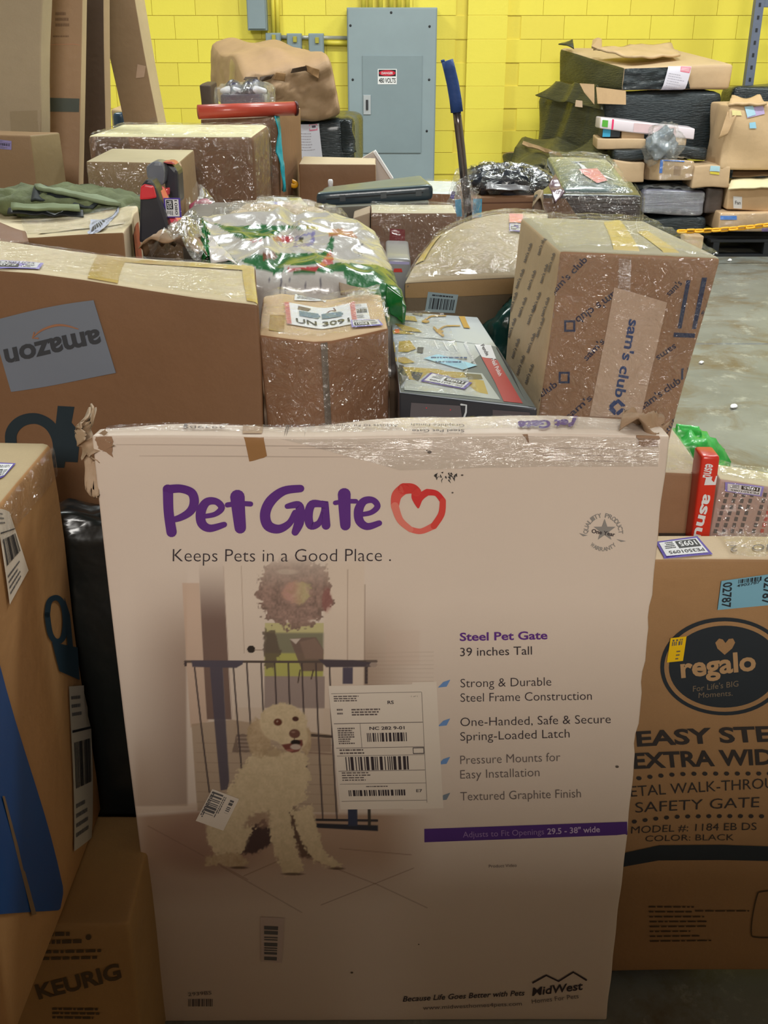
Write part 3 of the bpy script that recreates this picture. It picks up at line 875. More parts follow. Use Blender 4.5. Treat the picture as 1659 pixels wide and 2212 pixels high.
    ell(830, 130, 55, 14, (0.9, 0.88, 0.85), 0.5, 0.3, 0.6); ell(1040, 280, 26, 60, (0.50, 0.22, 0.24), 0.5, 0.3, 0.6)
    # threshold, tiles beyond the gate
    box(560, 850, 1060, 995, (0.90, 0.85, 0.78), 0.5)
    poly([(335, 940), (545, 915), (1062, 990), (1100, 1400), (360, 1400)], (0.66, 0.59, 0.50), 0.85)
    for y in range(1040, 1400, 52): line((360, y), (1080, y + 6), 3, (0.45, 0.39, 0.34), 0.5)
    poly([(570, 992), (655, 992), (655, 1088), (548, 1088)], (0.36, 0.31, 0.29), 0.9, 3, 3)
    for k in range(4): box(572 + k * 3, 1006 + k * 20, 650, 1014 + k * 20, (0.75, 0.70, 0.66), 0.6)
    line((945, 992), (1066, 1000), 15, (0.20, 0.17, 0.16)); line((930, 1085), (1066, 1092), 5, (0.4, 0.3, 0.28)); box(940, 1010, 1064, 1080, (0.5, 0.42, 0.38), 0.6, 4)
    # skirting and floor
    poly([(20, 1385), (365, 1358), (365, 1392), (40, 1415)], (0.92, 0.84, 0.74), 0.35)
    mix((0.62, 0.50, 0.42), smooth(1392, 1420, Y - (X < 365) * (365 - X) * 0.07) * (1 - smooth(1640, 1960, Y + X * 0.04)) * (1 - smooth(1280, 1640, X)) * 0.9 * smooth(-60, 120, X))
    mix((0.50, 0.36, 0.32), (1 - smooth(0.5, 1.1, np.hypot((X - 420) / 330, (Y - 1560) / 200))) * 0.65)
    for p, q in (((100, 1480), (620, 1760)), ((480, 1690), (900, 1930)), ((880, 1620), (1300, 1780)), ((1000, 1890), (1490, 1690)), ((1300, 1780), (1560, 1900)), ((1100, 1590), (1480, 1620)), ((600, 1740), (780, 1660))):
        line(p, q, 4, (0.36, 0.27, 0.23), 0.7)
    # the gate
    G = (0.17, 0.15, 0.17); GB = (0.20, 0.20, 0.28)
    for p, q in (((352, 640), (425, 1300)), ((556, 640), (596, 1180)), ((625, 610), (648, 985)), ((700, 605), (712, 870)), ((771, 605), (781, 840)), ((842, 605), (850, 840)), ((912, 605), (935, 1160)), ((985, 605), (1016, 1435)), ((1056, 620), (1090, 1435))):
        line(p, q, 9, G, 0.92)
    poly([(432, 635), (500, 635), (530, 1240), (520, 1285), (484, 1292)], GB, 0.95); line((500, 640), (530, 1230), 4, (0.36, 0.36, 0.42), 0.6)
    line((302, 608), (1300, 603), 13, (0.22, 0.20, 0.20)); poly([(335, 602), (606, 600), (604, 620), (570, 640), (340, 636)], GB)
    poly([(998, 592), (1180, 596), (1288, 612), (1288, 632), (1040, 634)], (0.18, 0.17, 0.22)); box(1125, 634, 1178, 722, (0.2, 0.2, 0.3)); box(1240, 632, 1256, 722, G)
    ell(1285, 621, 20, 14, (0.6, 0.56, 0.55)); ell(304, 620, 8, 14, G)
    line((968, 1440), (1300, 1440), 14, (0.1, 0.1, 0.12)); poly([(972, 1458), (1305, 1465), (1305, 1496), (980, 1482)], (0.08, 0.09, 0.13)); box(1148, 1380, 1198, 1470, (0.10, 0.13, 0.24)); box(1252, 1380, 1268, 1470, (0.12, 0.12, 0.12))
    ell(648, 540, 21, 20, (0.09, 0.08, 0.08)); line((665, 544), (708, 543), 4, (0.5, 0.44, 0.4))
    # the dog, in overlapping masses of cream fur
    fur = np.stack([0.82 + 0.20 * fn, 0.78 + 0.20 * fn, 0.60 + 0.20 * fn], -1)
    furd = np.stack([0.66 + 0.20 * fn, 0.58 + 0.20 * fn, 0.42 + 0.20 * fn], -1)
    poly([(560, 1625), (640, 1470), (720, 1440), (760, 1560), (660, 1622)], (0.14, 0.10, 0.11), 0.95, 8, 8)
    poly([(820, 1370), (880, 1380), (930, 1560), (1010, 1650), (900, 1640), (850, 1500)], (0.22, 0.16, 0.14), 0.9, 10, 8)
    poly([(600, 1160), (700, 1080), (760, 1200), (740, 1420), (650, 1490), (600, 1610), (470, 1640), (405, 1560), (470, 1400), (525, 1290)], fur, 1, 6, 22)
    ell(520, 1500, 115, 130, fur, 0.9, 0.12, 0.2)
    poly([(680, 1060), (930, 1080), (950, 1200), (930, 1330), (860, 1400), (700, 1400), (630, 1300), (620, 1150)], fur, 1, 6, 22)
    poly([(700, 1340), (830, 1370), (860, 1500), (885, 1630), (915, 1690), (890, 1730), (800, 1730), (775, 1660), (735, 1520)], fur, 1, 6, 16)
    poly([(850, 1400), (960, 1360), (985, 1500), (1030, 1620), (1125, 1680), (1060, 1700), (960, 1655), (900, 1560)], fur, 1, 6, 16)
    poly([(400, 1640), (560, 1610), (625, 1670), (590, 1700), (480, 1680), (400, 1690)], furd, 0.95, 6, 12)
    poly([(600, 1480), (640, 1420), (730, 1400), (740, 1480)], (0.5, 0.38, 0.33), 0.7, 12, 14)
    for cx, cy, w in ((855, 1728, 55), (1085, 1696, 40), (575, 1697, 45)):
        ell(cx, cy, w, 7, (0.16, 0.11, 0.10), 0.8, 0.4)
    ell(690, 1010, 62, 105, furd, 0.95, 0.1, 0.25); ell(935, 1020, 26, 75, furd, 0.95, 0.15, 0.25)
    ell(815, 930, 125, 105, fur, 1, 0.06, 0.16); ell(865, 1000, 78, 78, fur, 1, 0.1, 0.14)
    mix((0.62, 0.54, 0.40), (1 - smooth(0.6, 1.1, np.hypot((X - 760) / 70, (Y - 1085) / 30) + 0.4 * (fn - .5))) * 0.7)
    ell(788, 926, 22, 19, (0.26, 0.12, 0.09), 1, 0.2); ell(880, 908, 17, 13, (0.18, 0.10, 0.09), 1, 0.2); ell(785, 922, 5, 5, (0.6, 0.5, 0.45))
    ell(875, 986, 29, 24, (0.30, 0.18, 0.16), 1, 0.12); line((874, 1008), (872, 1030), 5, (0.3, 0.2, 0.18)); ell(868, 978, 10, 5, (0.55, 0.42, 0.38), 0.8, 0.4)
    poly([(805, 1045), (850, 1038), (880, 1020), (915, 1018), (918, 1045), (895, 1080), (860, 1088), (825, 1072)], (0.34, 0.15, 0.14), 1, 4)
    ell(880, 1032, 26, 14, (0.06, 0.05, 0.05), 1, 0.2); ell(880, 1056, 28, 15, (0.80, 0.76, 0.74), 1, 0.2); ell(850, 1074, 20, 7, (0.6, 0.32, 0.30), 0.8, 0.3)
    # printed streaks right of the picture, then fade the whole picture into the board
    for k in range(9):
        line((1250, 560 + k * 21), (1600, 556 + k * 22), 3, (0.6, 0.53, 0.48), 0.35)
    fade = smooth(-30, 60, X + 0) * smooth(30, 120, Y) * (1 - smooth(1900, 2020, Y)) * (1 - smooth(1640, 1740, X))
    C = 1 + (C - 1) * fade[..., None]
    C = np.clip(C, 0.02, 1.1) ** 1.22
    pts = np.stack((PX.ravel(), PYY.ravel()), -1)
    A, B = gate.ab('front', pts)
    P = gate.S('front', A, B, 0.0006)
    F = [f[::-1] for f in grid_faces(len(xs), len(ys))]
    e = np.cross(P[F[0][1]] - P[F[0][0]], P[F[0][2]] - P[F[0][0]])
    if e.dot(gate.N['front']) < 0: F = [f[::-1] for f in F]
    o = mesh_obj('printed_picture', P, F, BOARD_PRINT, gate.root, True, None, 'printed photo of a cream curly dog sitting before a dark metal gate')
    at_ = o.data.color_attributes.new('print', 'FLOAT_COLOR', 'POINT')
    rgba = np.ones((len(P), 4), np.float32); rgba[:, :3] = C.reshape(-1, 3)
    at_.data.foreach_set('color', rgba.ravel())
picture()
# --- lettering
VIOLET = ink(92, 44, 124); TXT = ink(58, 48, 52); TXT_L = ink(105, 92, 88); BANNER = ink(80, 46, 120)
g = Print(gate, 'front', off=0.0013, name='headline')
z = lambda pts: [(160 + x / 1.975, 880 + y / 1.975) for x, y in pts]
W_ = 1.1 / 1.975
g.stroke(VIOLET, z([(400, 345), (404, 440), (418, 528)]), [40 * W_, 38 * W_, 40 * W_])
g.stroke(VIOLET, z([(400, 345), (455, 342), (500, 360), (512, 400), (495, 440), (450, 468), (398, 480)]), [36 * W_, 34 * W_, 34 * W_, 36 * W_, 32 * W_, 26 * W_, 18 * W_], 0.0002)
g.stroke(VIOLET, z([(548, 462), (600, 452), (628, 425), (605, 398), (565, 400), (541, 440), (545, 490), (580, 512), (640, 496)]), [18 * W_, 20 * W_, 26 * W_, 26 * W_, 32 * W_, 38 * W_, 36 * W_, 30 * W_, 22 * W_])
g.stroke(VIOLET, z([(694, 378), (700, 440), (708, 510)]), [56 * W_, 50 * W_, 44 * W_], sm=True)
g.stroke(VIOLET, z([(652, 412), (700, 406), (750, 408)]), 20 * W_, 0.0002)
g.stroke(VIOLET, z([(960, 342), (890, 352), (835, 395), (812, 450), (825, 500), (870, 515), (915, 490), (938, 445)]), [30 * W_, 34 * W_, 40 * W_, 40 * W_, 40 * W_, 34 * W_, 26 * W_, 22 * W_])
g.stroke(VIOLET, z([(905, 418), (950, 412), (960, 440), (955, 490), (940, 528)]), [20 * W_, 30 * W_, 36 * W_, 38 * W_, 28 * W_], 0.0002)
g.stroke(VIOLET, z([(1055, 410), (1010, 410), (995, 455), (1005, 500), (1040, 490), (1060, 440), (1064, 400), (1070, 500)]), [24 * W_, 32 * W_, 34 * W_, 32 * W_, 24 * W_, 22 * W_, 26 * W_, 34 * W_])
g.stroke(VIOLET, z([(1146, 368), (1148, 430), (1152, 500)]), [50 * W_, 46 * W_, 40 * W_], sm=True)
g.stroke(VIOLET, z([(1108, 404), (1150, 398), (1196, 398)]), 18 * W_, 0.0002)
g.stroke(VIOLET, z([(1218, 455), (1262, 446), (1288, 420), (1268, 394), (1230, 398), (1208, 435), (1212, 482), (1245, 506), (1296, 492)]), [18 * W_, 20 * W_, 24 * W_, 24 * W_, 30 * W_, 36 * W_, 34 * W_, 28 * W_, 22 * W_])
g.build('purple headline lettering')
h = Print(gate, 'front', off=0.0013, name='heart_emblem')
cols = [(204, 52, 50), (208, 62, 56), (212, 84, 74), (218, 120, 104), (216, 100, 88), (208, 66, 56), (204, 46, 46)]
hp = z([(1462, 425), (1448, 385), (1455, 360), (1435, 345), (1400, 345), (1370, 375), (1362, 420), (1385, 480), (1430, 520), (1475, 528), (1530, 505), (1562, 455), (1568, 400), (1540, 368), (1500, 362), (1470, 385), (1462, 425)])
hw = [v * W_ * 1.2 for v in (8, 22, 30, 34, 38, 34, 26, 22, 18, 18, 22, 22, 20, 18, 22, 24, 8)]
for k in range(0, len(hp) - 2, 2):
    h.stroke(ink(*cols[min(6, k // 2 % 7)], var=0.02), hp[k:k + 3], hw[k:k + 3], 0.0001 * (k % 4))
h.build('red brush heart')
t = Print(gate, 'front', off=0.0013, name='lettering')
# thin tagline and feature list
t.text(TXT, 'Keeps Pets in a Good Place .', (375, 1211), (842, 1211), 29, -0.010)
t.text(VIOLET, 'Steel Pet Gate', (992, 1384), (1183, 1382), 18, 0.022)
t.text(TXT, '39 inches Tall', (993, 1417), (1149, 1415), 19, 0.0)
for s_, x1, y0, y1 in (('Strong & Durable', 1191, 1484, 1482), ('Steel Frame Construction', 1279, 1515, 1513), ('One-Handed, Safe & Secure', 1320, 1567, 1563), ('Spring-Loaded Latch', 1231, 1598, 1593), ('Pressure Mounts for', 1211, 1648, 1643), ('Easy Installation', 1166, 1679, 1675), ('Textured Graphite Finish', 1256, 1726, 1721)):
    t.text(TXT_L if y0 > 1620 else TXT, s_, (994, y0), (x1, y1), 19.5, -0.008)
t.poly(BANNER, [(915, 1787), (1356, 1774), (1357, 1803), (915, 1816)])
t.text(ink(150, 120, 170), 'Adjusts to Fit Openings', (999, 1805), (1176, 1799), 13, 0, lift=0.0004)
t.text(ink(190, 170, 200), '29.5 - 38" wide', (1183, 1799), (1297, 1795), 13, 0.015, lift=0.0004)
t.text(TXT_L, 'Product Video', (1055, 1871), (1116, 1869), 7)
for y in (1484, 1567, 1649, 1726):
    m_ = ink(104, 140, 190) if y < 1700 else ink(120, 130, 140)
    t.poly(m_, [(945, y), (957, y - 12), (972, y - 17), (964, y - 2)])
# warranty stamp
SG = ink(140, 134, 128)
def arc_text(p, s_, cx, cy, r, a0, a1, cap, mat, inner=False):
    n = len(s_)
    for i, ch in enumerate(s_):
        a = math.radians(a0 + (a1 - a0) * (i + 0.5) / n)
        if ch == ' ': continue
        d = np.array((math.sin(a), -math.cos(a)))
        tdir = np.array((math.cos(a), math.sin(a)))
        if inner: tdir, d2 = -tdir, -d
        else: d2 = d
        c = np.array((cx, cy)) + d * (r + (cap if inner else 0))
        p.text(mat, ch, c - tdir * cap * .42, c + tdir * cap * .42, cap, 0.015, up=d2 * cap)
arc_text(t, 'QUALITY PRODUCT', 1306, 1153, 34, -92, 92, 10, SG)
arc_text(t, 'WARRANTY', 1306, 1153, 30, 228, 132, 9, SG, True)
star = []
for k in range(10):
    a = math.pi * k / 5; r_ = 25 if k % 2 == 0 else 10
    star.append((1309 + r_ * math.sin(a), 1147 - r_ * math.cos(a)))
for k in range(5): t.poly(SG, [(1309, 1147), star[(2 * k - 1) % 10], star[2 * k], star[(2 * k + 1) % 10]])
t.text(TXT, 'One Year', (1280, 1152), (1331, 1160), 9, 0.02, lift=0.0004)
t.poly(SG, [(1253, 1153), (1272, 1158), (1262, 1160)]); t.poly(SG, [(1356, 1170), (1335, 1166), (1345, 1172)])
# foot of the board
t.text(TXT, 'Because Life Goes Better with Pets', (868, 2163), (1134, 2150), 12, 0.012, 0.25)
t.text(TXT_L, 'www.midwesthomes4pets.com', (912, 2181), (1128, 2172), 9)
t.text(TXT, 'MidWest', (1150, 2151), (1262, 2137), 18, 0.02, 0.2)
t.text(TXT_L, 'Homes For Pets', (1150, 2168), (1252, 2156), 10)
t.stroke(TXT, [(1152, 2122), (1181, 2106), (1208, 2119), (1240, 2099), (1268, 2116)], 4, sm=False)
t.text(TXT_L, '2939BS', (408, 2150), (458, 2146), 8); t.bars(TXT_L, 408, 2156, 462, 2172, 18, 4)
# scuffs of black print near the top
for k in range(26):
    x = 930 + random.random() * 50; y = 1031 + random.gauss(0, 4)
    t.poly(ink(60, 56, 54), [(x, y), (x + random.uniform(1, 6), y - random.uniform(0, 5)), (x + random.uniform(1, 7), y + random.uniform(0, 7))])
for x, y, r_ in ((996, 1027, 3), (975, 1065, 2.5), (925, 977, 5), (919, 973, 2), (1334, 1656, 4), (901, 2038, 2), (757, 2100, 3)):
    t.disc(ink(96, 84, 74), (x, y), r_, r_ * 0.7, n=7)
t.build()
# --- labels stuck on the front
def ups(p):
    K_ = TXT_L
    p.rect(K_, 0.02, 0.94, 0.88, 0.943); p.rect(K_, 0.88, 0.05, 0.884, 0.94); p.rect(K_, 0.02, 0.705, 0.88, 0.71); p.rect(K_, 0.02, 0.51, 0.88, 0.514)
    p.rect(K_, 0.02, 0.447, 0.88, 0.45); p.rect(K_, 0.02, 0.322, 0.88, 0.326); p.rect(K_, 0.02, 0.215, 0.88, 0.218); p.rect(K_, 0.02, 0.07, 0.88, 0.073)
    p.lines(K_, 0.04, 0.915, 0.32, 3, -0.017, 0.009, 5); p.lines(K_, 0.2, 0.81, 0.5, 3, -0.02, 0.011, 6); p.lines(K_, 0.06, 0.81, 0.14, 2, -0.03, 0.013, 8)
    p.text(TXT, 'RS', (0.55, 0.855), (0.61, 0.855), 0.03, 0.02, up=(0, 0.026)); p.text(K_, '1 of 1', (0.78, 0.905), (0.84, 0.905), 0.02, up=(0, 0.01))
    p.text(TXT, 'NC 282 9-01', (0.36, 0.655), (0.70, 0.655), 0.03, 0.02, up=(0, 0.026)); p.bars(TXT, 0.33, 0.56, 0.72, 0.63, 26, 2); p.rect(K_, 0.27, 0.514, 0.274, 0.705)
    for k in range(8): p.lines(K_, 0.05, 0.545 + k * 0.017, 0.24, 1, 0.01, 0.01, 30 + k)
    p.lines(K_, 0.05, 0.49, 0.35, 2, -0.025, 0.012, 9); p.frame(TXT, 0.77, 0.456, 0.88, 0.508, 0.006)
    p.bars(TXT, 0.1, 0.33, 0.72, 0.44, 34, 3); p.lines(K_, 0.05, 0.305, 0.4, 4, -0.02, 0.009, 11); p.bars(TXT, 0.1, 0.115, 0.68, 0.165, 36, 4); p.lines(K_, 0.28, 0.19, 0.5, 1, 0.02, 0.008, 2)
    p.text(TXT, 'E7', (0.78, 0.14), (0.84, 0.14), 0.02, 0.01, up=(0, 0.025))
LBL = material('paper', srgb(222, 208, 192), 0.55, 0.02, 8)
gate.patch('label_backing', 'front', [(870, 1745), (957, 1742), (942, 1471), (890, 1472)], LBL, 0.0014, 6)
sticker(gate, 'front', [(735, 1746), (947, 1741), (936, 1475), (711, 1479)], ups, LBL, 0.0020, name='shipping_label', label='white parcel shipping label with barcodes')
def small(p):
    p.bars(GREY, 0.05, 0.55, 0.7, 0.93, 14, 5); p.lines(GREY, 0.08, 0.42, 0.8, 2, 0.06, 0.03, 4); p.bars(GREY, 0.1, 0.12, 0.5, 0.26, 8, 7); p.lines(GREY, 0.05, 0.86, 0.9, 2, 0.06, 0.04, 6)
sticker(gate, 'front', [(518, 1726), (483, 1795), (424, 1774), (461, 1705)], small, LBL, 0.0020, name='barcode_sticker', label='small tilted white sticker over the dog')
for (x_, y_, w_) in ((250, 960, 560), (300, 984, 480), (1120, 972, 270), (1150, 986, 240), (1200, 997, 200), (620, 966, 150)):
    t2_ = Print(gate, 'front', off=0.0011, name='crease'); t2_.stroke(ink(186, 168, 154), [(x_, y_), (x_ + w_ * .5, y_ + random.uniform(-2, 2)), (x_ + w_, y_ + 1)], [1, 2.6, 1], caps=False); t2_.build()
st = sticker(gate, 'front', [(563, 2076), (607, 2078), (612, 1982), (561, 1980)], lambda p: p.bars(GREY, 0.15, 0.05, 0.75, 0.85, 16, 9, vertical=True), material('paper', srgb(196, 176, 166), 0.6, 0.02), 0.0018, name='barcode_sticker', label='small faded barcode sticker low on the board')
# --- tape, tears and the battered upper edge
gate.patch('tape', 'front', [(524, 940), (566, 940), (574, 983), (536, 995)], TAPE_BROWN, 0.0016, 6, rag=0.05, label='torn brown tape end')
gate.patch('tape', 'top', [(524, 938), (566, 938), (558, 917), (526, 919)], material('brown_tape', srgb(190, 165, 140), 0.3, 0.1, 10, 0.1, 40, coat=0.4), 0.0016, 5, warp=True)
gate.patch('torn_board', 'front', [(206, 943), (240, 940), (243, 985), (212, 968)], KRAFT, 0.0016, 8, rag=0.14, label='bare brown board where the white face has torn away')
gate.patch('torn_board', 'front', [(1376, 920), (1430, 925), (1424, 962), (1382, 964)], KRAFT, 0.0022, 10, rag=0.1, label='bare brown board torn open at the upper corner')
gate.patch('torn_slit', 'front', [(1128, 940), (1140, 938), (1143, 964), (1139, 956)], KRAFT, 0.0016, 5, label='narrow torn slit showing brown board')
ta = gate.patch('clear_tape', 'front', [(600, 942), (1428, 944), (1424, 1006), (860, 1012)], TAPE_CLEAR, 0.0026, 40, m=14, wr=0.002, label='wide clear tape along the upper edge')
gate.patch('clear_tape', 'top', [(0.02, 0.06), (0.97, 0.06), (0.97, 0.75), (0.02, 0.7)], film_material(0.1, 30, 0.6), 0.0055, 50, m=8, px=False, wr=0.002)
# top edge printing: upside down seen from here
tp = Print(gate, 'top', off=0.0032, name='edge_lettering', warp=True)
TP = ink(120, 96, 150)
tp.text(ink(92, 60, 130), 'Pet Gate', (1245, 910), (1118, 915), -14, 0.05, up=(0, 17))
tp.text(TXT_L, 'Steel Pet Gate', (1003, 932), (890, 932), 5, 0.01, up=(0, 6)); tp.text(TXT_L, 'Graphite Finish', (1003, 921), (888, 919), 5, up=(0, 6))
tp.text(TXT_L, 'Adjusts to Fit Openings 29.5 - 38 inches', (860, 921), (568, 921), 5, up=(0, 6)); tp.text(TXT_L, '2939BS', (486, 924), (396, 924), 6, up=(0, 6))
tp.build()
# crumpled paper-board flap torn loose at the left shoulder
FLAP = card(172, 142, 112)
def P3(x, y, Y): return at(x, y, Y)
ear = crumple_patch('torn_flap', [P3(205, 965, 1.39), P3(173, 952, 1.36), P3(176, 905, 1.40), P3(206, 880, 1.43)], FLAP, gate.root, 14, 0.02, 26, 0.003, 1.0, 'raised crumpled brown flap at the shoulder', 0.01, 0.5)
crumple_patch('torn_flap', [P3(168, 960, 1.375), P3(172, 990, 1.37), P3(236, 968, 1.362), P3(232, 926, 1.38)], FLAP, gate.root, 16, 0.024, 34, 0.003, 2.0, None, -0.008, 0.5)
crumple_patch('torn_flap', [P3(178, 975, 1.38), P3(204, 975, 1.372), P3(216, 1066, 1.372), P3(200, 1050, 1.39)], FLAP, gate.root, 16, 0.016, 30, 0.003, 3.0, None, 0.0, 0.5)
crumple_patch('torn_flap', [P3(1340, 915, 1.385), P3(1420, 925, 1.375), P3(1436, 905, 1.42), P3(1345, 893, 1.44)], card(160, 128, 98), gate.root, 18, 0.020, 36, 0.003, 5.0, 'crumpled brown board fibres at the corner', 0.004, 0.5)
# ================================================================ carton at the left edge, blue printed band on its side
GOLD = card(168, 122, 70)
K = aabb(-1.05, -0.50, 1.0, 1.478, 0.402, 1.10)
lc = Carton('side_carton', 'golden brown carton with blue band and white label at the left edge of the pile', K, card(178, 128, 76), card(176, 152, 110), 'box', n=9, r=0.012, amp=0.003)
BLUEF = material('blue_print', srgb(8, 70, 132), 0.4, 0.06, 4, 0.03, 10)
def side_px(pts): return [tuple(p) for p in pts]
lc.patch('blue_band', 'right', side_px([(-120, 1100), (-4, 1425), (146, 1962), (-120, 1990)]), BLUEF, 0.002, 10, label='wide printed blue band')
sl = sticker(lc, 'right', [(154, 1836), (196, 1806), (192, 1480), (147, 1484)], generic_label(5), material('paper', srgb(176, 166, 152), 0.6, 0.02), 0.003, label='tall white parcel label')
sl = sticker(lc, 'right', [(17, 1310), (55, 1233), (12, 1104), (-20, 1090)], generic_label(8), LBL, 0.003, label='crooked white label near the top edge')
p_ = Print(lc, 'right', off=0.002, name='lettering')
NAVY = ink(30, 52, 66)
p_.stroke(NAVY, [(100, 1330), (104, 1300), (120, 1292), (134, 1308), (140, 1345), (136, 1378), (122, 1388), (108, 1372), (100, 1330)], 12)
p_.poly(NAVY, [(112, 1390), (170, 1400), (172, 1470), (128, 1452)])
p_.poly(NAVY, [(136, 1290), (150, 1330), (158, 1400), (146, 1400)])
p_.poly(ink(120, 96, 70), [(0, 1726), (5, 1726), (72, 1975), (62, 1978)], 0.0015)
p_.build()
sticker(lc, 'top', [(-15, 1040), (6, 1030), (32, 1000), (-20, 998)], inventory('1071', 'PE3501071'), PURPLE, 0.002, name='inventory_label', label='purple edged stock label')
lc.film(['right'], None, 0.004, 0.003, 24, name='clear_tape', part={'right': (0.45, 0.93, 1, 1)})
# lower carton with faded wording
K = aabb(-0.95, -0.395, 1.21, 1.455, 0.0, 0.40)
kc = Carton('lower_carton', 'brown carton with faded black wording, lowest at the left beneath the blue-banded one', K, card(160, 118, 66), None, 'box', n=8, r=0.008, amp=0.003)
p_ = Print(kc, 'front', off=0.0015, name='lettering')
DIM = ink(78, 60, 40)
p_.text(DIM, 'KEURIG', (82, 2158), (262, 2112), 34, 0.03)
p_.lines(DIM, 60, 2012, 190, 2, 16, 8, 4); p_.disc(DIM, (190, 2024), 6); p_.lines(DIM, 70, 2050, 230, 2, 14, 6, 6); p_.lines(DIM, 110, 2178, 240, 3, 10, 5, 9)
p_.build()
# dark glossy film-wrapped bundle standing in the gap
gp = root('film_bundle', (-0.37, 1.545, 0.0), 'dark film-wrapped bundle standing in the gap left of the white carton', 'bundle')
pillow('body', (-0.40, 1.545, 0.48), (0.40, 0.10, 0.96), plastic(20, 22, 21, 0.3, 0.6, 14), gp, (0, 0, 0.0), 0.02, 9, 2.0, 5.0, 34)
# ================================================================ gate carton at the right
RZ = at(1500, 1212, 1.46)[2]
K = aabb(0.33, 1.20, 1.46, 1.545, 0.03, RZ)
REG = card(164, 122, 78)
rg = Carton('flat_carton', 'brown safety gate carton with round dark emblem and yellow sticker', K, REG, card(205, 178, 142), 'box', n=10, r=0.006, amp=0.003, front_n=(30, 4, 24), warp=lambda x, y, z: np.stack((0 * x, 0 * x, -0.012 * np.exp(-x / 0.2) * (1 - z)), -1))
N2 = ink(38, 44, 50)
p_ = Print(rg, 'front', off=0.0016, name='round_emblem')
cx, cy = 1568, 1444
p_.disc(N2, (cx, cy), 139, 107, n=60); p_.disc(REG, (cx, cy), 131, 99, 0.0004, n=60); p_.disc(N2, (cx, cy), 121, 90, 0.0008, n=60)
hh = [(1568, 1418), (1552, 1404), (1547, 1391), (1555, 1382), (1563, 1384), (1569, 1392), (1576, 1383), (1585, 1382), (1590, 1391), (1584, 1404)]
for k in range(len(hh)): p_.poly(REG, [(1569, 1398), hh[k], hh[(k + 1) % len(hh)]], 0.0012)
TAN = material('ink_tan', srgb(176, 140, 100), 0.6, 0.04)
p_.text(TAN, 'regalo', (1474, 1466), (1638, 1452), 44, 0.03, lift=0.0013)
p_.text(ink(120, 104, 84), "For Life's BIG", (1500, 1498), (1600, 1488), 13, 0, 0.1, lift=0.0013); p_.text(ink(120, 104, 84), 'Moments.', (1512, 1512), (1586, 1508), 12, 0, 0.1, lift=0.0013)
p_.build('round dark emblem')
p_ = Print(rg, 'front', off=0.0016, name='lettering')
N3 = ink(52, 46, 44)
p_.text(N3, 'EASY STEP', (1376, 1613), (1700, 1603), 32, 0.03); p_.text(N3, 'EXTRA WIDE', (1366, 1660), (1690, 1652), 33, 0.03)
p_.text(N3, 'METAL WALK-THROUGH', (1330, 1722), (1715, 1702), 24, -0.005); p_.text(N3, 'SAFETY GATE', (1366, 1756), (1636, 1747), 24, -0.005)
p_.text(N3, 'MODEL #: 1184 EB DS', (1360, 1803), (1634, 1797), 17, -0.005); p_.text(N3, 'COLOR: BLACK', (1393, 1822), (1586, 1820), 14, -0.005)
for k in range(14):
    p_.disc(N3, (1375 + k * 23.2, 1681 - 8 * math.sin(min(1, k / 5) * 1.57)), 5.5, 4.5, n=10); p_.disc(N3, (1365 + k * 23.2, 1776 - 9 * math.sin(min(1, k / 5) * 1.57)), 5.5, 4.5, n=10)
p_.poly(N2, [(1340, 1848), (1425, 1831), (1560, 1830), (1720, 1832), (1720, 1862), (1560, 1862), (1425, 1864), (1340, 1878)])
p_.lines(DIM, 1400, 1958, 1540, 8, 10, 3, 3); p_.lines(DIM, 1500, 1966, 1640, 1, 5, 3, 5)
p_.stroke(DIM, [(1720, 1924), (1650, 1926), (1634, 1940), (1624, 2010), (1640, 2024), (1720, 2022)], 3)
p_.build()
def bluelab(p):
    p.text(BLACK, '02787', (0.0 + 0.20, 0.9), (0.20, 0.08), 0.1, 0.02, up=(-0.16, 0)) if False else None
    p.text(N2, '02787', (0.04, 0.93), (0.07, 0.06), 0.2, 0.02, up=(0.17, 0)); p.text(N2, '02787', (0.80, 0.93), (0.80, 0.06), 0.2, 0.02, up=(0.17, 0))
    p.bars(N2, 0.32, 0.84, 0.74, 0.97, 20, 3); p.text(N2, '4902787', (0.3, 0.72), (0.72, 0.76), 0.1, 0.01, up=(0, 0.09))
sticker(rg, 'front', [(1552, 1320), (1668, 1308), (1676, 1240), (1561, 1258)], bluelab, material('blue_paper', srgb(120, 170, 190), 0.55, 0.03), 0.003, name='stock_label', label='light blue number label')
sticker(rg, 'front', [(1442, 1432), (1477, 1429), (1485, 1376), (1451, 1380)], lambda p: (p.bars(GREY, 0.15, 0.68, 0.8, 0.84, 6, 2), p.bars(GREY, 0.15, 0.86, 0.8, 0.93, 6, 5), p.lines(GREY, 0.5, 0.1, 0.75, 3, 0.15, 0.05, 4)), material('yellow_paper', srgb(236, 190, 20), 0.45, 0.03), 0.004, name='yellow_sticker', label='yellow price-style sticker')
sticker(rg, 'top', [(1510, 1166), (1418, 1178), (1438, 1213), (1543, 1205)], inventory('1095', 'PE3501095'), PURPLE, 0.002, name='inventory_label', label='purple edged stock label reading 1095')
rg.film(['top'], film_material(0.12, 30, 0.8), 0.004, 0.006, 30, name='clear_tape', part={'top': (0.25, 0.0, 1, 1)})
pr = Print(rg, 'top', off=0.0022, name='edge_lettering'); pr.text(TXT_L, '. NO . 2', (1700, 1180), (1580, 1186), 12, 0, up=(0, 14)); pr.build()
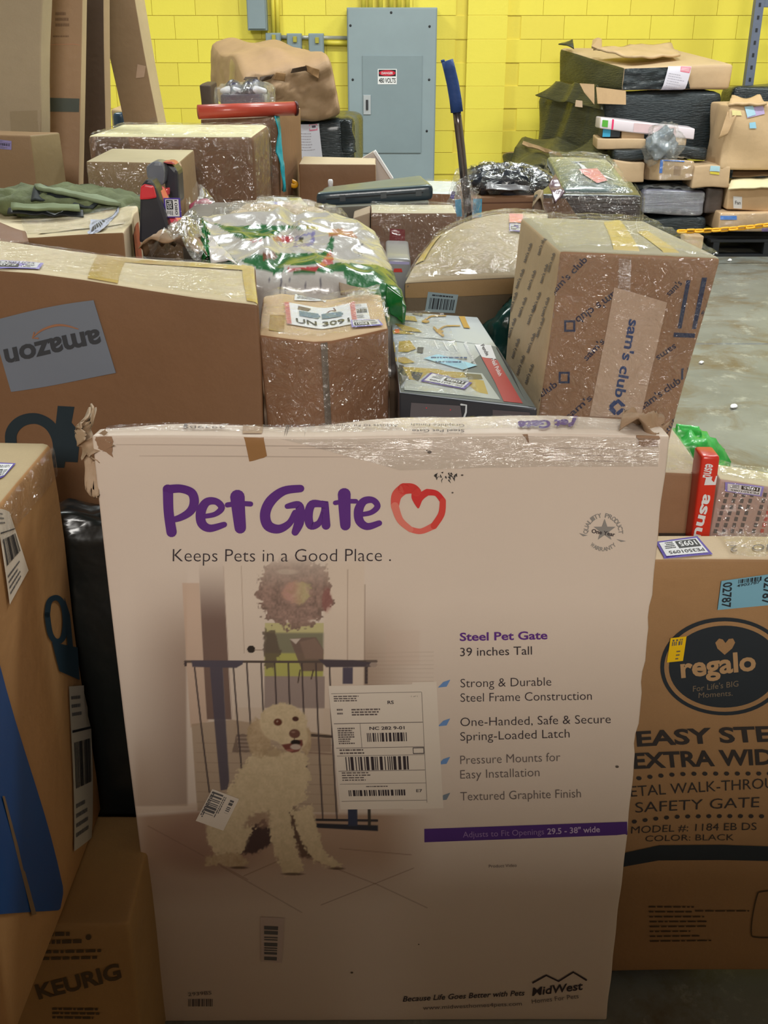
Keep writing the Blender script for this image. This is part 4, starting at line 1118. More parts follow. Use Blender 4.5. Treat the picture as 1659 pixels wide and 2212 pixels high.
# carton and red-edged box behind it
K = fcorners((1330, 1016), (1523, 1026), 1.70, 0.80, 0.28)
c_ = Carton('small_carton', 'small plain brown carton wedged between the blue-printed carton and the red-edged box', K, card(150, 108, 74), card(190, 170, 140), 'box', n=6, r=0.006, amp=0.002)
c_.film(['top'], film_material(0.15, 30, 0.8), 0.003, 0.006, 20)
c_.patch('dark_band', 'front', [(1420, 1152), (1500, 1153), (1498, 1163), (1420, 1163)], ink(60, 50, 42), 0.0015, 4)
K = np.zeros((2, 2, 2, 3))
Ym = 1.74
tl, tr_, bl, br = at(1556, 1036, Ym), at(1760, 1070, Ym), at(1520, 1240, Ym), at(1720, 1270, Ym)
for i, (T, B) in enumerate(((tl, bl), (tr_, br))):
    K[i, 0, 1] = T; K[i, 0, 0] = B; K[i, 1, 1] = T + np.array((0, 0.06, 0.006)); K[i, 1, 0] = B + np.array((0, .06, 0))
r2 = Carton('printed_box', 'grey printed box with red side band and lilac stock label behind the emblem carton', K, material('printed_card', srgb(186, 160, 150), 0.5, 0.05, 6), card(200, 186, 150), 'box', n=7, r=0.004, amp=0.002)
rb = Print(r2, 'front', off=0.0012, name='lettering')
for k in range(8):
    x = 1568 + k * 18 + (10 if k > 3 else 0)
    m_ = GREY if k < 5 else ink(190, 90, 80)
    for q in range(7): rb.poly(m_, [(x - q * 4, 1066 + q * 13), (x + 7 - q * 4, 1067 + q * 13), (x + 5 - q * 4, 1076 + q * 13), (x - 2 - q * 4, 1075 + q * 13)])
rb.build()
sticker(r2, 'front', [(1648, 1063), (1662, 1030), (1552, 1020), (1560, 1048)][::-1] if False else [(1650, 1052), (1566, 1042), (1566, 1062), (1644, 1074)], inventory('1085', 'PE3501085'), material('lilac_paper', srgb(150, 140, 220), 0.4, 0.03), 0.003, name='inventory_label', label='lilac edged stock label reading 1085')
r2.film(['front', 'top'], film_material(0.08, 24, 0.6), 0.005, 0.006, 24)
bx = root('red_box', at(1528, 1160, 1.66), 'narrow red and white box lettered up its edge, leaning by the small plain carton', 'box')
K = np.zeros((2, 2, 2, 3)); Yr = 1.66
pts = [at(1515, 985, Yr), at(1556, 985, Yr), at(1485, 1230, Yr), at(1525, 1230, Yr)]
bpy.data.objects.remove(bx)
for i in range(2):
    K[i, 0, 1] = pts[i]; K[i, 0, 0] = pts[2 + i]; K[i, 1, 1] = pts[i] + np.array((0, .05, 0)); K[i, 1, 0] = pts[2 + i] + np.array((0, .05, 0))
r3 = Carton('red_box', 'narrow red and white box lettered up its edge, leaning by the small plain carton', K, material('red_card', srgb(210, 52, 36), 0.35, 0.05, 6, coat=0.3), None, 'box', n=6, r=0.006, amp=0.001)
w_ = Print(r3, 'front', off=0.0012, name='lettering')
w_.poly(PAPER, [(1524, 1030), (1552, 1028), (1546, 1047), (1520, 1047)])
w_.text(PAPER, 'asnu', (1514, 1160), (1544, 1052), 20, 0.03, up=(-20, -5)) if False else None
w_.text(PAPER, 'asnu', (1520, 1066), (1497, 1160), 20, 0.03, up=(22, 5)); w_.text(PAPER, 'esnu', (1524, 1000), (1517, 1030), 16, 0.02, up=(24, 4))
w_.build()
# bright green bag on the floor
gc = atz(1478, 1000, 0.14)
gb = root('green_bag', (gc[0], gc[1], 0), 'bright green plastic bag lying on the floor beyond the red-edged box', 'bag')
pillow('bag_body', (gc[0], gc[1], 0.13), (0.27, 0.30, 0.26), plastic(44, 158, 62, 0.4, 0.3, 14), gb, (0, 0.2, 0.4), 0.04, 9, 4.0, 2.2, 26, None, True)
crumple_patch('handle', [gc + np.array(q) for q in ((-.06, -.05, .08), (.06, -.04, .08), (.04, 0, .15), (-.05, .0, .16))], plastic(60, 175, 76, 0.35, 0.3, 14), gb, 12, 0.015, 20, 0.003, 2)
# ================================================================ second row
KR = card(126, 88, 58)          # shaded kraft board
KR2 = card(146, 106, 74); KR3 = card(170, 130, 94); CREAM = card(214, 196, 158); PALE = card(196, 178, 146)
# big carton at the left with upside-down wording
A_ = at(-150, 572, 1.76); B_ = at(553, 645, 1.62)
K = np.zeros((2, 2, 2, 3)); dv = np.array((-0.03, 0.26, 0.0))
for i, T in enumerate((A_, B_)):
    K[i, 0, 1] = T; K[i, 1, 1] = T + dv; K[i, 0, 0] = (T[0] + (0.0 if i else 0), T[1], 0.14); K[i, 1, 0] = K[i, 0, 0] + dv
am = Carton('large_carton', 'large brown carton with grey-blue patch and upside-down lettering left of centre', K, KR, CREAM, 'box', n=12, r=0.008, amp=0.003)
SLATE = material('slate_tape', srgb(112, 118, 130), 0.45, 0.05, 5, 0.04, 20)
pt = am.patch('slate_patch', 'front', [(-13, 695), (209, 653), (251, 805), (29, 847)], SLATE, 0.0016, 12, label='grey-blue tape patch')
pr = Print(am, 'front', off=0.0026, parent=pt, name='lettering')
pr.text(ink(56, 58, 64), 'amazon', (219, 716), (14, 757), 43, 0.03)
OR = ink(150, 104, 78)
pr.stroke(OR, [(78, 732), (98, 718), (126, 709), (150, 709), (176, 716)], [2, 4, 5, 4, 2]); pr.stroke(OR, [(82, 722), (78, 733), (90, 734)], 3, sm=False)
pr.build()
pr = Print(am, 'front', off=0.0016, name='lettering')
TEAL = ink(30, 44, 52)
pr.stroke(TEAL, [(30, 985), (28, 940), (48, 912), (80, 903), (108, 916), (124, 945), (128, 985)], 24)
pr.poly(TEAL, [(126, 873), (161, 874), (150, 930), (138, 1010), (110, 1010)]); pr.poly(TEAL, [(152, 905), (172, 930), (166, 996), (138, 996)])
pr.build()
def topq(x0, x1, y00, y01, y10, y11): return [(x0, y00), (x1, y10), (x1, y11), (x0, y01)]
am.patch('tape', 'top', [(196, 606), (259, 613), (272, 551), (208, 544)], TAPE_YELLOW, 0.0014, 6, label='yellowed clear tape')
am.patch('tape', 'top', [(528, 640), (558, 644), (548, 578), (522, 572)], TAPE_YELLOW, 0.0014, 6)
am.patch('tape', 'top', [(270, 562), (546, 586), (545, 578), (270, 552)], TAPE_YELLOW, 0.0016, 10)
sticker(am, 'top', [(-20, 586), (92, 591), (100, 575), (-20, 566)], inventory('1073', 'PE3501073'), material('lilac_paper', srgb(150, 140, 220), 0.4, 0.03), 0.0022, name='inventory_label', label='lilac edged stock label')
am.patch('clear_film', 'top', [(0, 0.02), (1, 0.02), (1, 1), (0, 1)], film_material(0.10, 26, 0.8), 0.004, 60, m=14, px=False, wr=0.003)
# carton with battery warning label, bulging towards the viewer
FL, FR, BR_, BL_ = atz(558, 722, 1.22), atz(842, 707, 1.22), atz(826, 640, 1.22), atz(572, 640, 1.22)
K = np.zeros((2, 2, 2, 3))
FL = FL + np.array((0.004, 0, 0))
for (i, j), T in (((0, 0), FL), ((1, 0), FR), ((1, 1), BR_), ((0, 1), BL_)):
    K[i, j, 1] = T; K[i, j, 0] = (T[0], T[1], 0.86)
K[0, 0, 0, 0] += .004; K[1, 0, 0, 0] -= 0.004
def tent(x, y, z):
    w = np.clip(1 - np.abs(x - 0.5) / 0.5, 0, 1) ** 0.9 * (1 - y) ** 1.0
    return np.stack((0 * x, -0.055 * w, -0.004 * w + 0.006 * np.sin(x * 9) * z * y), -1)
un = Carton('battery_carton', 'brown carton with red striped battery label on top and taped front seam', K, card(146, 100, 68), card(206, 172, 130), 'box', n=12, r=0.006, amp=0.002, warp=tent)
un.patch('tape', 'front', [(0.485, 0.0), (0.535, 0.0), (0.535, 1.0), (0.485, 1.0)], material('grey_tape', srgb(112, 100, 90), 0.3, 0.2, 12, 0.2, 30, coat=0.4), 0.002, 8, m=24, px=False, label='grey brown seam tape')
def unl(p):
    for k in range(16):
        for x in (0.0, 0.93):
            p.poly(ink(226, 96, 84), [(x, k / 16), (x + .07, k / 16 + .025), (x + .07, k / 16 + .055), (x, k / 16 + .03)], 0.0003)
    p.text(BLACK, 'UN 3091', (0.14, 0.1), (0.90, 0.1), 0.2, 0.02, lift=0.0003, up=(0, 0.2))
    for x in (0.2, 0.52):
        p.rect(ink(90, 120, 140), x, 0.42, x + .28, 0.66, 0.0003); p.rect(ink(90, 120, 140), x + .28, 0.5, x + .3, 0.58, 0.0003)
    p.poly(ink(96, 76, 66), [(0.18, .72), (.34, .72), (.38, .86), (.2, .88)], 0.0003); p.stroke(ink(110, 70, 60), [(.6, .7), (.66, .8), (.72, .74), (.7, .9)], 0.02, 0.0003)
sticker(un, 'top', [(620, 702), (772, 700), (766, 655), (614, 655)], unl, off=0.002, n=26, name='warning_label', label='white battery warning label with red striped borders', warp=True)
sticker(un, 'top', [(636, 651), (706, 650), (702, 641), (638, 642)], generic_label(4), off=0.002, n=16, label='white shipping label', warp=True)
sticker(un, 'top', [(770, 694), (800, 692), (792, 658), (766, 660)], generic_label(6), off=0.0022, n=16, name='paper_slip', warp=True)
sticker(un, 'top', [(760, 711), (828, 706), (818, 694), (757, 695)], inventory('1086', 'PE3501086'), material('lilac_paper', srgb(150, 140, 220), 0.4, 0.03), 0.0032, name='inventory_label', label='lilac edged stock label', warp=True)
un.patch('tape', 'top', [(0.08, 0.1), (0.2, 0.1), (0.2, 0.45), (0.08, 0.45)], TAPE_BROWN, 0.001, 6, px=False)
un.film(['top', 'front'], film_material(0.05, 30, 1.0), 0.005, 0.008, 44)
crumple_patch('loose_film', [at(730, 648, 1.86), at(800, 640, 1.84), at(822, 618, 1.90), at(760, 636, 1.93)], film_material(0.4, 30, 1), un.root, 16, 0.012, 30, 0.001, 4, 'loose crumpled clear film')
crumple_patch('raised_flap', [at(736, 634, 1.93), at(800, 640, 1.93), at(796, 626, 1.97), at(732, 611, 1.99)], card(120, 92, 66), un.root, 10, 0.004, 12, 0.004, 2, 'lifted brown lid flap')
crumple_patch('loose_film', [at(806, 650, 1.84), at(842, 700, 1.70), at(838, 668, 1.80), at(822, 640, 1.9)], FILM_HAZY, un.root, 12, 0.01, 30, 0.001, 8)
# light fitting box
q = [atz(860, 847, 1.14), atz(1160, 880, 1.14), atz(1032, 686, 1.14), atz(843, 672, 1.14)]
K = np.zeros((2, 2, 2, 3))
for (i, j), T in (((0, 0), q[0]), ((1, 0), q[1]), ((1, 1), q[2]), ((0, 1), q[3])):
    K[i, j, 1] = T; K[i, j, 0] = (T[0], T[1], 0.86)
PRT = material('printed_card', srgb(176, 184, 192), 0.4, 0.04, 8, coat=0.3)
BLK = material('black_card', srgb(40, 42, 50), 0.35, 0.1, 8, coat=0.3)
lb = Carton('tap_box', 'long glossy product box with gold tap pictures, red corner and black sides', K, BLK, PRT, 'box', n=10, r=0.004, amp=0.0015)
pr = Print(lb, 'top', off=0.0012, name='printed_artwork')
cz = lambda pts: [(780 + x / 3.606, 420 + y / 3.606) for x, y in pts]
GR = ink(98, 104, 102, 0.5); YL = ink(176, 150, 56, 0.5); RD = ink(176, 44, 46, 0.5); GOLDI = ink(178, 136, 40, 0.4); DK = ink(46, 46, 52, 0.5)
pr.poly(GR, cz([(225, 1108), (560, 1130), (1060, 1190), (1360, 1655), (1250, 1640), (300, 1540), (228, 1300)]))
pr.poly(DK, cz([(1050, 1200), (1065, 1195), (1368, 1660), (1300, 1650)]), 0.0004)
pr.poly(ink(176, 182, 180, 0.4), cz([(330, 1490), (480, 1370), (940, 1400), (1080, 1600), (700, 1560), (330, 1530)]), 0.0002)
for pts in ([(228, 1150), (380, 1150), (430, 1215), (360, 1240), (240, 1230)], [(240, 1270), (340, 1280), (420, 1320), (330, 1330), (245, 1300)], [(320, 1355), (600, 1370), (700, 1400), (620, 1440), (520, 1400), (440, 1460), (370, 1450)], [(640, 1385), (800, 1395), (860, 1430), (700, 1440)], [(850, 1440), (950, 1455), (985, 1560), (900, 1545), (820, 1480)], [(245, 1000), (440, 1060), (480, 1085), (330, 1075)], [(240, 1065), (290, 1062), (420, 1100), (250, 1095)]):
    pr.poly(YL, cz(pts), 0.0004)
pr.poly(DK, cz([(240, 1320), (330, 1345), (360, 1430), (300, 1500)]), 0.0003); pr.poly(DK, cz([(440, 1200), (490, 1205), (480, 1250), (435, 1240)]), 0.0004); pr.poly(ink(110, 100, 60), cz([(790, 1400), (930, 1410), (945, 1445), (830, 1450)]), 0.0006); pr.poly(DK, cz([(380, 1390), (480, 1400), (440, 1470), (395, 1440)]), 0.0006)
pr.poly(PAPER, cz([(885, 1180), (1010, 1185), (1050, 1290), (940, 1280)]), 0.0006)
pr.text(ink(60, 50, 60), 'Pende', cz([(930, 1190)])[0], cz([(975, 1270)])[0], 8, 0.02, lift=0.001)
pr.poly(RD, cz([(935, 1275), (1060, 1300), (1255, 1630), (1105, 1615), (1040, 1470)]), 0.0006)
pr.text(PAPER, 'Nail Polish', cz([(1010, 1300)])[0], cz([(1070, 1425)])[0], 9, 0.01, lift=0.001)
pr.text(PAPER, 'Bathroom Faucet', cz([(800, 1170)])[0], cz([(880, 1340)])[0], 7, 0.01, lift=0.0006)
for k in range(3): pr.stroke(PAPER, cz([(570 + 70 * k, 1150 + 4 * k), (600 + 72 * k, 1215 + 4 * k)]), 2, 0.0006, sm=False)
BLUEL = ink(150, 206, 230, 0.4)
pr.poly(BLUEL, cz([(485, 1290), (600, 1258), (905, 1340), (790, 1375)]), 0.0008)
pr.lines(BLUE, 930, 775, 1010, 1, 5, 3, 2, 0.0011); pr.lines(BLUE, 940, 784, 1020, 1, 5, 3, 4, 0.0011)
for a_, b_ in (((480, 1000), (540, 960)), ((590, 1080), (650, 1040))):
    pr.stroke(GOLDI, cz([a_, (a_[0] + 60, a_[1] - 40), (a_[0] + 110, a_[1] - 45), (a_[0] + 180, a_[1] - 45)]), [4, 3, 2.4, 2], 0.0005)
    pr.disc(GOLDI, cz([(a_[0] + 25, a_[1])])[0], 8, 3, 0.0005); 
pr.stroke(GOLDI, cz([(570, 1050), (610, 1090), (640, 1112)]), 5, 0.0005); pr.stroke(ink(120, 110, 90), cz([(410, 930), (470, 945)]), 6, 0.0005, sm=False); pr.poly(GOLDI, cz([(760, 960), (805, 960), (825, 1010), (850, 1055), (800, 1050)]), 0.0005)
pr.poly(ink(232, 120, 50), cz([(262, 1062), (298, 1060), (302, 1092), (268, 1094)]), 0.0008); pr.lines(GREY, 870, 694, 890, 3, 4, 1.5, 3, 0.0006)
pr.poly(YL, cz([(320, 945), (420, 960), (440, 1000), (330, 985)]), 0.0004)
pr.build('printed artwork of gold taps on grey and white')
sticker(lb, 'top', cz([(862, 1478), (540, 1402), (458, 1470), (800, 1530)]), inventory('1088', 'PE3501088'), PURPLE, 0.003, name='inventory_label', label='purple edged stock label reading 1088')
pr = Print(lb, 'front', off=0.0012, name='lettering')
PNL = ink(92, 86, 90, 0.4)
pr.poly(PNL, cz([(385, 1620), (768, 1640), (790, 1790), (368, 1790)])); pr.poly(ink(84, 76, 80, 0.4), cz([(1020, 1670), (1310, 1690), (1330, 1800), (1020, 1795)]))
pr.stroke(ink(200, 205, 210), cz([(775, 1630), (815, 1635), (812, 1690), (795, 1735), (800, 1790)]), 4, 0.0004, sm=False)
pr.poly(ink(190, 190, 190), cz([(905, 1720), (968, 1720), (968, 1734), (905, 1734)]), 0.0004)
pr.text(PAPER, 'BUILT TO LAST', cz([(1225, 1712)])[0], cz([(1222, 1850)])[0], 8, 0.02, lift=0.0005)
pr.text(PAPER, 'TOUGH', cz([(1262, 1712)])[0], cz([(1258, 1840)])[0], 8, 0.02, lift=0.0005)
for k in range(3): pr.stroke(GREY, cz([(1040 + 55 * k, 1710), (1042 + 55 * k, 1780)]), 1.6, 0.0004, sm=False)
pr.disc(ink(230, 40, 60), cz([(503, 1660)])[0], 1.2); pr.disc(ink(230, 40, 60), cz([(690, 1673)])[0], 1.2)
pr.stroke(DK, cz([(825, 1790), (850, 1745), (900, 1730), (960, 1750)]), 5, 0.0004)
pr.build()
lb.film(['top'], film_material(0.05, 24, 0.8), 0.004, 0.006, 40, part={'top': (0, 0, 0.6, 1)})
# carton printed with club wording, tilted
q = [atz(1213, 541, 1.36), at(1560, 558, 1.53), atz(1402, 476, 1.36), atz(1126, 471, 1.36)]
K = np.zeros((2, 2, 2, 3))
K[0, 0, 1], K[1, 0, 1], K[1, 1, 1], K[0, 1, 1] = q
K[0, 0, 0] = at(1163, 925, 1.62); K[1, 0, 0] = at(1441, 1006, 1.585)
K[0, 1, 0] = K[0, 0, 0] + (q[3] - q[0]); K[1, 1, 0] = K[1, 0, 0] + (q[2] - q[1])
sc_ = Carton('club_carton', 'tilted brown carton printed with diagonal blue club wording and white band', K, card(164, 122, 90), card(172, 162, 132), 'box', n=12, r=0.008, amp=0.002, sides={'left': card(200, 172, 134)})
wb = sc_.patch('paper_band', 'front', [(1280, 900), (1391, 903), (1442, 655), (1329, 622)], material('paper', srgb(204, 176, 154), 0.5, 0.03), 0.0014, 8, m=16, rag=0.0, label='pale printed band with club name')
pr = Print(sc_, 'front', off=0.0024, parent=wb, name='lettering')
NAV = ink(40, 68, 122)
pr.text(NAV, "sam's club", (1362, 690), (1334, 857), 28, 0.025, up=(22, 4))
for pts in ([(1341, 862), (1354, 874), (1350, 879), (1339, 868)], [(1341, 862), (1326, 875), (1330, 880), (1344, 868)], [(1354, 886), (1340, 897), (1337, 891), (1350, 881)], [(1322, 879), (1334, 893), (1338, 888), (1327, 874)]):
    pr.poly(NAV, pts)
pr.stroke(NAV, [(1341, 864), (1356, 877)], 5, sm=False, caps=False); pr.stroke(NAV, [(1335, 866), (1324, 878)], 5, sm=False, caps=False); pr.stroke(NAV, [(1355, 883), (1341, 895)], 5, sm=False, caps=False); pr.stroke(NAV, [(1323, 883), (1336, 895)], 5, sm=False, caps=False)
pr.build()
pr = Print(sc_, 'front', off=0.0012, name='lettering')
NV = ink(46, 46, 74); NVD = ink(44, 58, 92)
c1 = lambda x, y: (1080 + x / 2.865, 440 + y / 2.865)
for txt, p0, p1, cap, sq in (("sam's club", (338, 572), (555, 352), 15, None), ("sam's club", (735, 530), (470, 715), -18, (440, 760)), ("sam's", (548, 978), (660, 860), 15, None), ("s club", (225, 1235), (372, 1130), 15, (410, 1078)), ("sam's", (440, 1340), (590, 1210), -14, None), ("sam's club", (905, 1275), (1140, 1105), 16, (1172, 1055)), ("sams", (1090, 870), (975, 950), -14, None), ("club", (1035, 1440), (1140, 1340), 14, None), ("sam's", (1050, 580), (1130, 500), 14, None), ("s c", (1265, 700), (1330, 630), 14, None)):
    a_, b_ = c1(*p0), c1(*p1)
    if cap < 0: a_, b_ = b_, a_
    dd = np.array(b_) - np.array(a_); L_ = np.linalg.norm(dd); u_ = np.array((dd[1], -dd[0])) / L_ * abs(cap)
    if cap < 0: pr.text(NV, txt, b_, a_, abs(cap), 0.015)
    else: pr.text(NV, txt, a_, b_, cap, 0.015)
    if sq:
        x, y = c1(*sq)
        pr.frame(NVD, x - 12, y - 12, x + 12, y + 13, 4.5)
for x0, y0, x1, y1 in ((1130, 480, 1175, 775), (1215, 465, 1262, 775)):
    pass
pr.poly(NVD, [c1(1155, 478), c1(1180, 478), c1(1130, 775), c1(1106, 775)]); pr.poly(NVD, [c1(1250, 462), c1(1282, 462), c1(1222, 778), c1(1195, 778)]); pr.poly(NVD, [c1(1084, 800), c1(1216, 805), c1(1214, 832), c1(1082, 828)])
pr.build()
pr = Print(sc_, 'left', off=0.0012, name='lettering')
LT = ink(96, 90, 92)
c3 = lambda x, y: (780 + x / 3.606, 420 + y / 3.606)
for x, y in ((1290, 480), (1400, 420), (1230, 680), (1320, 690), (1420, 640), (1180, 860), (1250, 900), (1360, 860), (1170, 1060), (1320, 960), (1430, 900), (1200, 1220), (1320, 1180), (1390, 1060), (1240, 1350), (1310, 1420), (1480, 550)):
    a_ = c3(x, y + 60); b_ = c3(x + 55, y - 90)
    pr.text(LT, "sam's club", a_, b_, 6.5, 0.02)
pr.build()
sc_.patch('tape', 'top', [(1330, 548), (1388, 553), (1345, 476), (1305, 474)], TAPE_YELLOW, 0.001, 10, label='yellowed tape strip'); sc_.patch('tape', 'top', [(1440, 552), (1478, 556), (1402, 500), (1378, 502)], TAPE_YELLOW, 0.001, 8)
sc_.patch('tape', 'front', [(1332, 700), (1360, 690), (1366, 560), (1340, 560)], TAPE_CLEAR, 0.0009, 8)
sc_.film(['top', 'front'], film_material(0.06, 34, 1.0), 0.005, 0.007, 56)
# dark green bag between the tap box and the tilted carton
tb = root('teal_bag', (0.22, 2.18, 0.86), 'dark teal plastic bag squeezed beside the tilted printed carton', 'bag')
pillow('body', (at(1098, 730, 2.2)[0], 2.22, 1.0), (0.13, 0.16, 0.3), plastic(24, 66, 62, 0.2, 0.6, 18), tb, (0, 0.15, 0), 0.02, 16, 2.0, 2.2, 22)
# ================================================================ green and white food bag
FLc, FRc, BRc, BLc = at(440, 610, 2.02), at(878, 655, 2.0), at(806, 492, 2.62), at(430, 478, 2.58)
def food_bag():
    n, m_ = 120, 90
    rt = root('food_bag', (-.2, 2.3, 0.98), 'glossy green white and red pet food bag lying on the cartons', 'bag')
    V = []; rng = Vector((3.1, 7.7, 0.3))
    for i in range(n):
        for j in range(m_):
            a, b = i / (n - 1), j / (m_ - 1)
            p = FLc * (1 - a) * (1 - b) + FRc * a * (1 - b) + BRc * a * b + BLc * (1 - a) * b
            w = (max(0, 1 - abs(2 * a - 1) ** 3.0) * max(0, 1 - abs(2 * b - 1) ** 3.5)) ** 0.55
            h = 0.05 * w
            h += 0.014 * (ridge(p, 6, 1.0) - .5) * (0.4 + w) + 0.010 * (ridge(p, 15, 2.0) - .5) + 0.03 * math.exp(-(a / 0.05) ** 2) * math.exp(-((b - .6) / .25) ** 2)
            h += -0.012 * math.exp(-((a - 0.36 - 0.2 * b) / 0.05) ** 2) * w + 0.010 * math.exp(-((a - 0.30 - 0.2 * b) / 0.05) ** 2) * w
            p = p + np.array((0, 0, h)); p[1] += 0.008 * noise.noise(Vector(p) * 12)
            V.append(p)
    top = np.array(V)
    F = grid_faces(n, m_)
    per = [(i, 0) for i in range(n)] + [(n - 1, j) for j in range(1, m_)] + [(i, m_ - 1) for i in range(n - 2, -1, -1)] + [(0, j) for j in range(m_ - 2, 0, -1)]
    P0 = [i * m_ + j for i, j in per]
    rows = [P0]; V2 = list(top)
    cc = top.mean(0)
    for k, (s_, dz) in enumerate(((0.99, -0.03), (0.985, -0.07), (0.97, -0.11), (0.93, -0.15))):
        ids = []
        for v in P0:
            p = top[v].copy(); p[:2] = cc[:2] + (p[:2] - cc[:2]) * s_; p[2] += dz + 0.008 * noise.noise(Vector(p) * 18)
            ids.append(len(V2)); V2.append(p)
        rows.append(ids)
    for r0, r1 in zip(rows[:-1], rows[1:]):
        for k in range(len(r0)):
            k2 = (k + 1) % len(r0); F.append((r0[k2], r0[k], r1[k], r1[k2]))
    F.append(tuple(rows[-1]))
    m = material('food_bag_plastic', srgb(180, 176, 172), 0.26, 0.03, 5, 0.45, 26, coat=0.6, attr=True)
    o = mesh_obj('bag_body', V2, F, m, rt, True)
    # printed areas of the bag
    pj = project(np.array(V2)); X = (pj[:, 0] - 400) * 3.318; Y = (pj[:, 1] - 400) * 3.318
    C = np.ones((len(V2), 3))
    def poly(pts, col):
        inside = np.zeros(len(V2), bool)
        for i in range(len(pts)):
            x0, y0 = pts[i]; x1, y1 = pts[(i + 1) % len(pts)]
            if y0 == y1: continue
            inside ^= ((y0 > Y) != (y1 > Y)) & (X < (x1 - x0) * (Y - y0) / (y1 - y0) + x0)
        C[inside] = np.array(col)
    G = (0.04, 0.28, 0.09); R = (0.85, 0.10, 0.12)
    poly([(90, 400), (240, 430), (380, 560), (100, 620)], G); poly([(60, 180), (160, 270), (140, 400), (60, 420)], G)
    poly([(200, 270), (300, 295), (560, 285), (760, 290), (960, 300), (960, 318), (740, 312), (600, 375), (400, 385), (260, 310)], G)
    poly([(390, 545), (480, 500), (640, 490), (900, 488), (990, 480), (1050, 370), (1070, 380), (1060, 480), (960, 560), (860, 578), (700, 570), (720, 610), (640, 640), (500, 590)], G)
    poly([(700, 615), (960, 590), (1090, 555), (1370, 570), (1700, 700), (1700, 1000), (1300, 1000), (1180, 760), (1130, 625), (900, 628), (740, 625)], G)
    poly([(735, 590), (960, 585), (940, 618), (740, 612)], R); poly([(950, 585), (1040, 470), (1065, 510), (1055, 560), (990, 590)], R)
    poly([(630, 372), (760, 365), (775, 410), (640, 402)], R); poly([(470, 392), (560, 392), (560, 402), (470, 402)], R)
    poly([(1010, 320), (1120, 312), (1200, 330), (1230, 375), (1030, 362)], (0.9, 0.42, 0.22)); poly([(860, 290), (960, 300), (960, 322), (870, 305)], (0.8, 0.72, 0.1))
    poly([(550, 485), (640, 480), (670, 530), (560, 535)], (0.35, 0.12, 0.06))
    poly([(775, 440), (790, 370), (930, 330), (925, 420), (880, 440)], (0.42, 0.40, 0.85)); poly([(800, 425), (812, 375), (905, 350), (900, 410)], (0.95, 0.95, 1.0)); poly([(812, 405), (816, 380), (846, 372), (842, 412)], (0.12, 0.12, 0.14))
    for x in (600, 680, 715, 740, 860, 915, 965, 1240, 1265):
        for q in range(6):
            y0 = (660 if x < 1000 else 420) + q * 16
            poly([(x, y0), (x + 12, y0), (x + 10, y0 + 11), (x - 2, y0 + 11)], (0.3, 0.3, 0.38))
    a_ = o.data.color_attributes.new('print', 'FLOAT_COLOR', 'POINT')
    rgba = np.ones((len(V2), 4), np.float32); rgba[:, :3] = C; a_.data.foreach_set('color', rgba.ravel())
    crumple_patch('seal_strip', [at(436, 565, 2.1), at(462, 560, 2.12), at(452, 500, 2.3), at(433, 472, 2.35)], plastic(30, 110, 52, 0.22, 0.4, 20), rt, 18, 0.02, 20, 0.002, 6, 'green crimped end of the bag', 0.01, 0.4)
    crumple_patch('seal_strip', [at(455, 566, 2.08), at(512, 566, 2.05), at(472, 530, 2.18), at(448, 500, 2.25)], plastic(210, 204, 200, 0.2, 0.4, 20), rt, 14, 0.012, 20, 0.002, 9, 'white crimped end of the bag')
    crumple_patch('corner', [at(836, 610, 1.98), at(872, 640, 1.97), at(868, 700, 1.99), at(842, 680, 1.98)], plastic(20, 100, 44, 0.2, 0.4, 20), rt, 16, 0.02, 18, 0.002, 3, 'green bag corner hanging down')
food_bag()
# bulging pale carton with blue barcode label
K = np.zeros((2, 2, 2, 3))
K[0, 0, 1] = at(872, 605, 2.25); K[1, 0, 1] = at(1180, 600, 2.25); K[0, 1, 1] = at(934, 516, 2.72); K[1, 1, 1] = at(1185, 466, 2.85)
for i in range(2):
    K[i, 0, 0] = (K[i, 0, 1][0] + (0.01 if i == 0 else 0), 2.25, 0.84); K[i, 1, 0] = (K[i, 1, 1][0], K[i, 1, 1][1], 0.84)
bc = Carton('bulging_carton', 'bulging carton with pale humped lid and pale blue barcode label', K, card(104, 88, 66), card(178, 160, 130), 'box', n=14, r=0.008, amp=0.003, bulge={'top': 0.06})
bc.patch('lid_edge', 'front', [(0, 0.9), (1, 0.9), (1, 0.995), (0, 0.995)], card(150, 118, 74), 0.002, 14, m=3, px=False)
sticker(bc, 'front', [(918, 668), (983, 673), (991, 633), (925, 625)], lambda p: (p.bars(N2, 0.1, 0.15, 0.92, 0.72, 22, 4), p.lines(N2, 0.15, 0.82, 0.85, 1, 0.1, 0.08, 2)), material('blue_paper', srgb(132, 150, 156), 0.5, 0.03), 0.003, name='barcode_label', label='pale blue barcode label')
bc.patch('tape', 'top', [(0.0, 0.25), (0.10, 0.2), (0.14, 0.75), (0.03, 0.8)], TAPE_YELLOW, 0.002, 10, px=False); sticker(bc, 'top', [(1100, 503), (1126, 505), (1128, 487), (1100, 486)], inventory('1090', 'PE3501090'), PURPLE, 0.004, name='inventory_label', warp=True)
bc.patch('pink_label', 'top', [(1100, 484), (1128, 485), (1130, 466), (1100, 465)], ink(226, 150, 140), 0.004, 6, warp=True)
bc.film(['top'], film_material(0.06, 22, 0.9), 0.005, 0.008, 44)
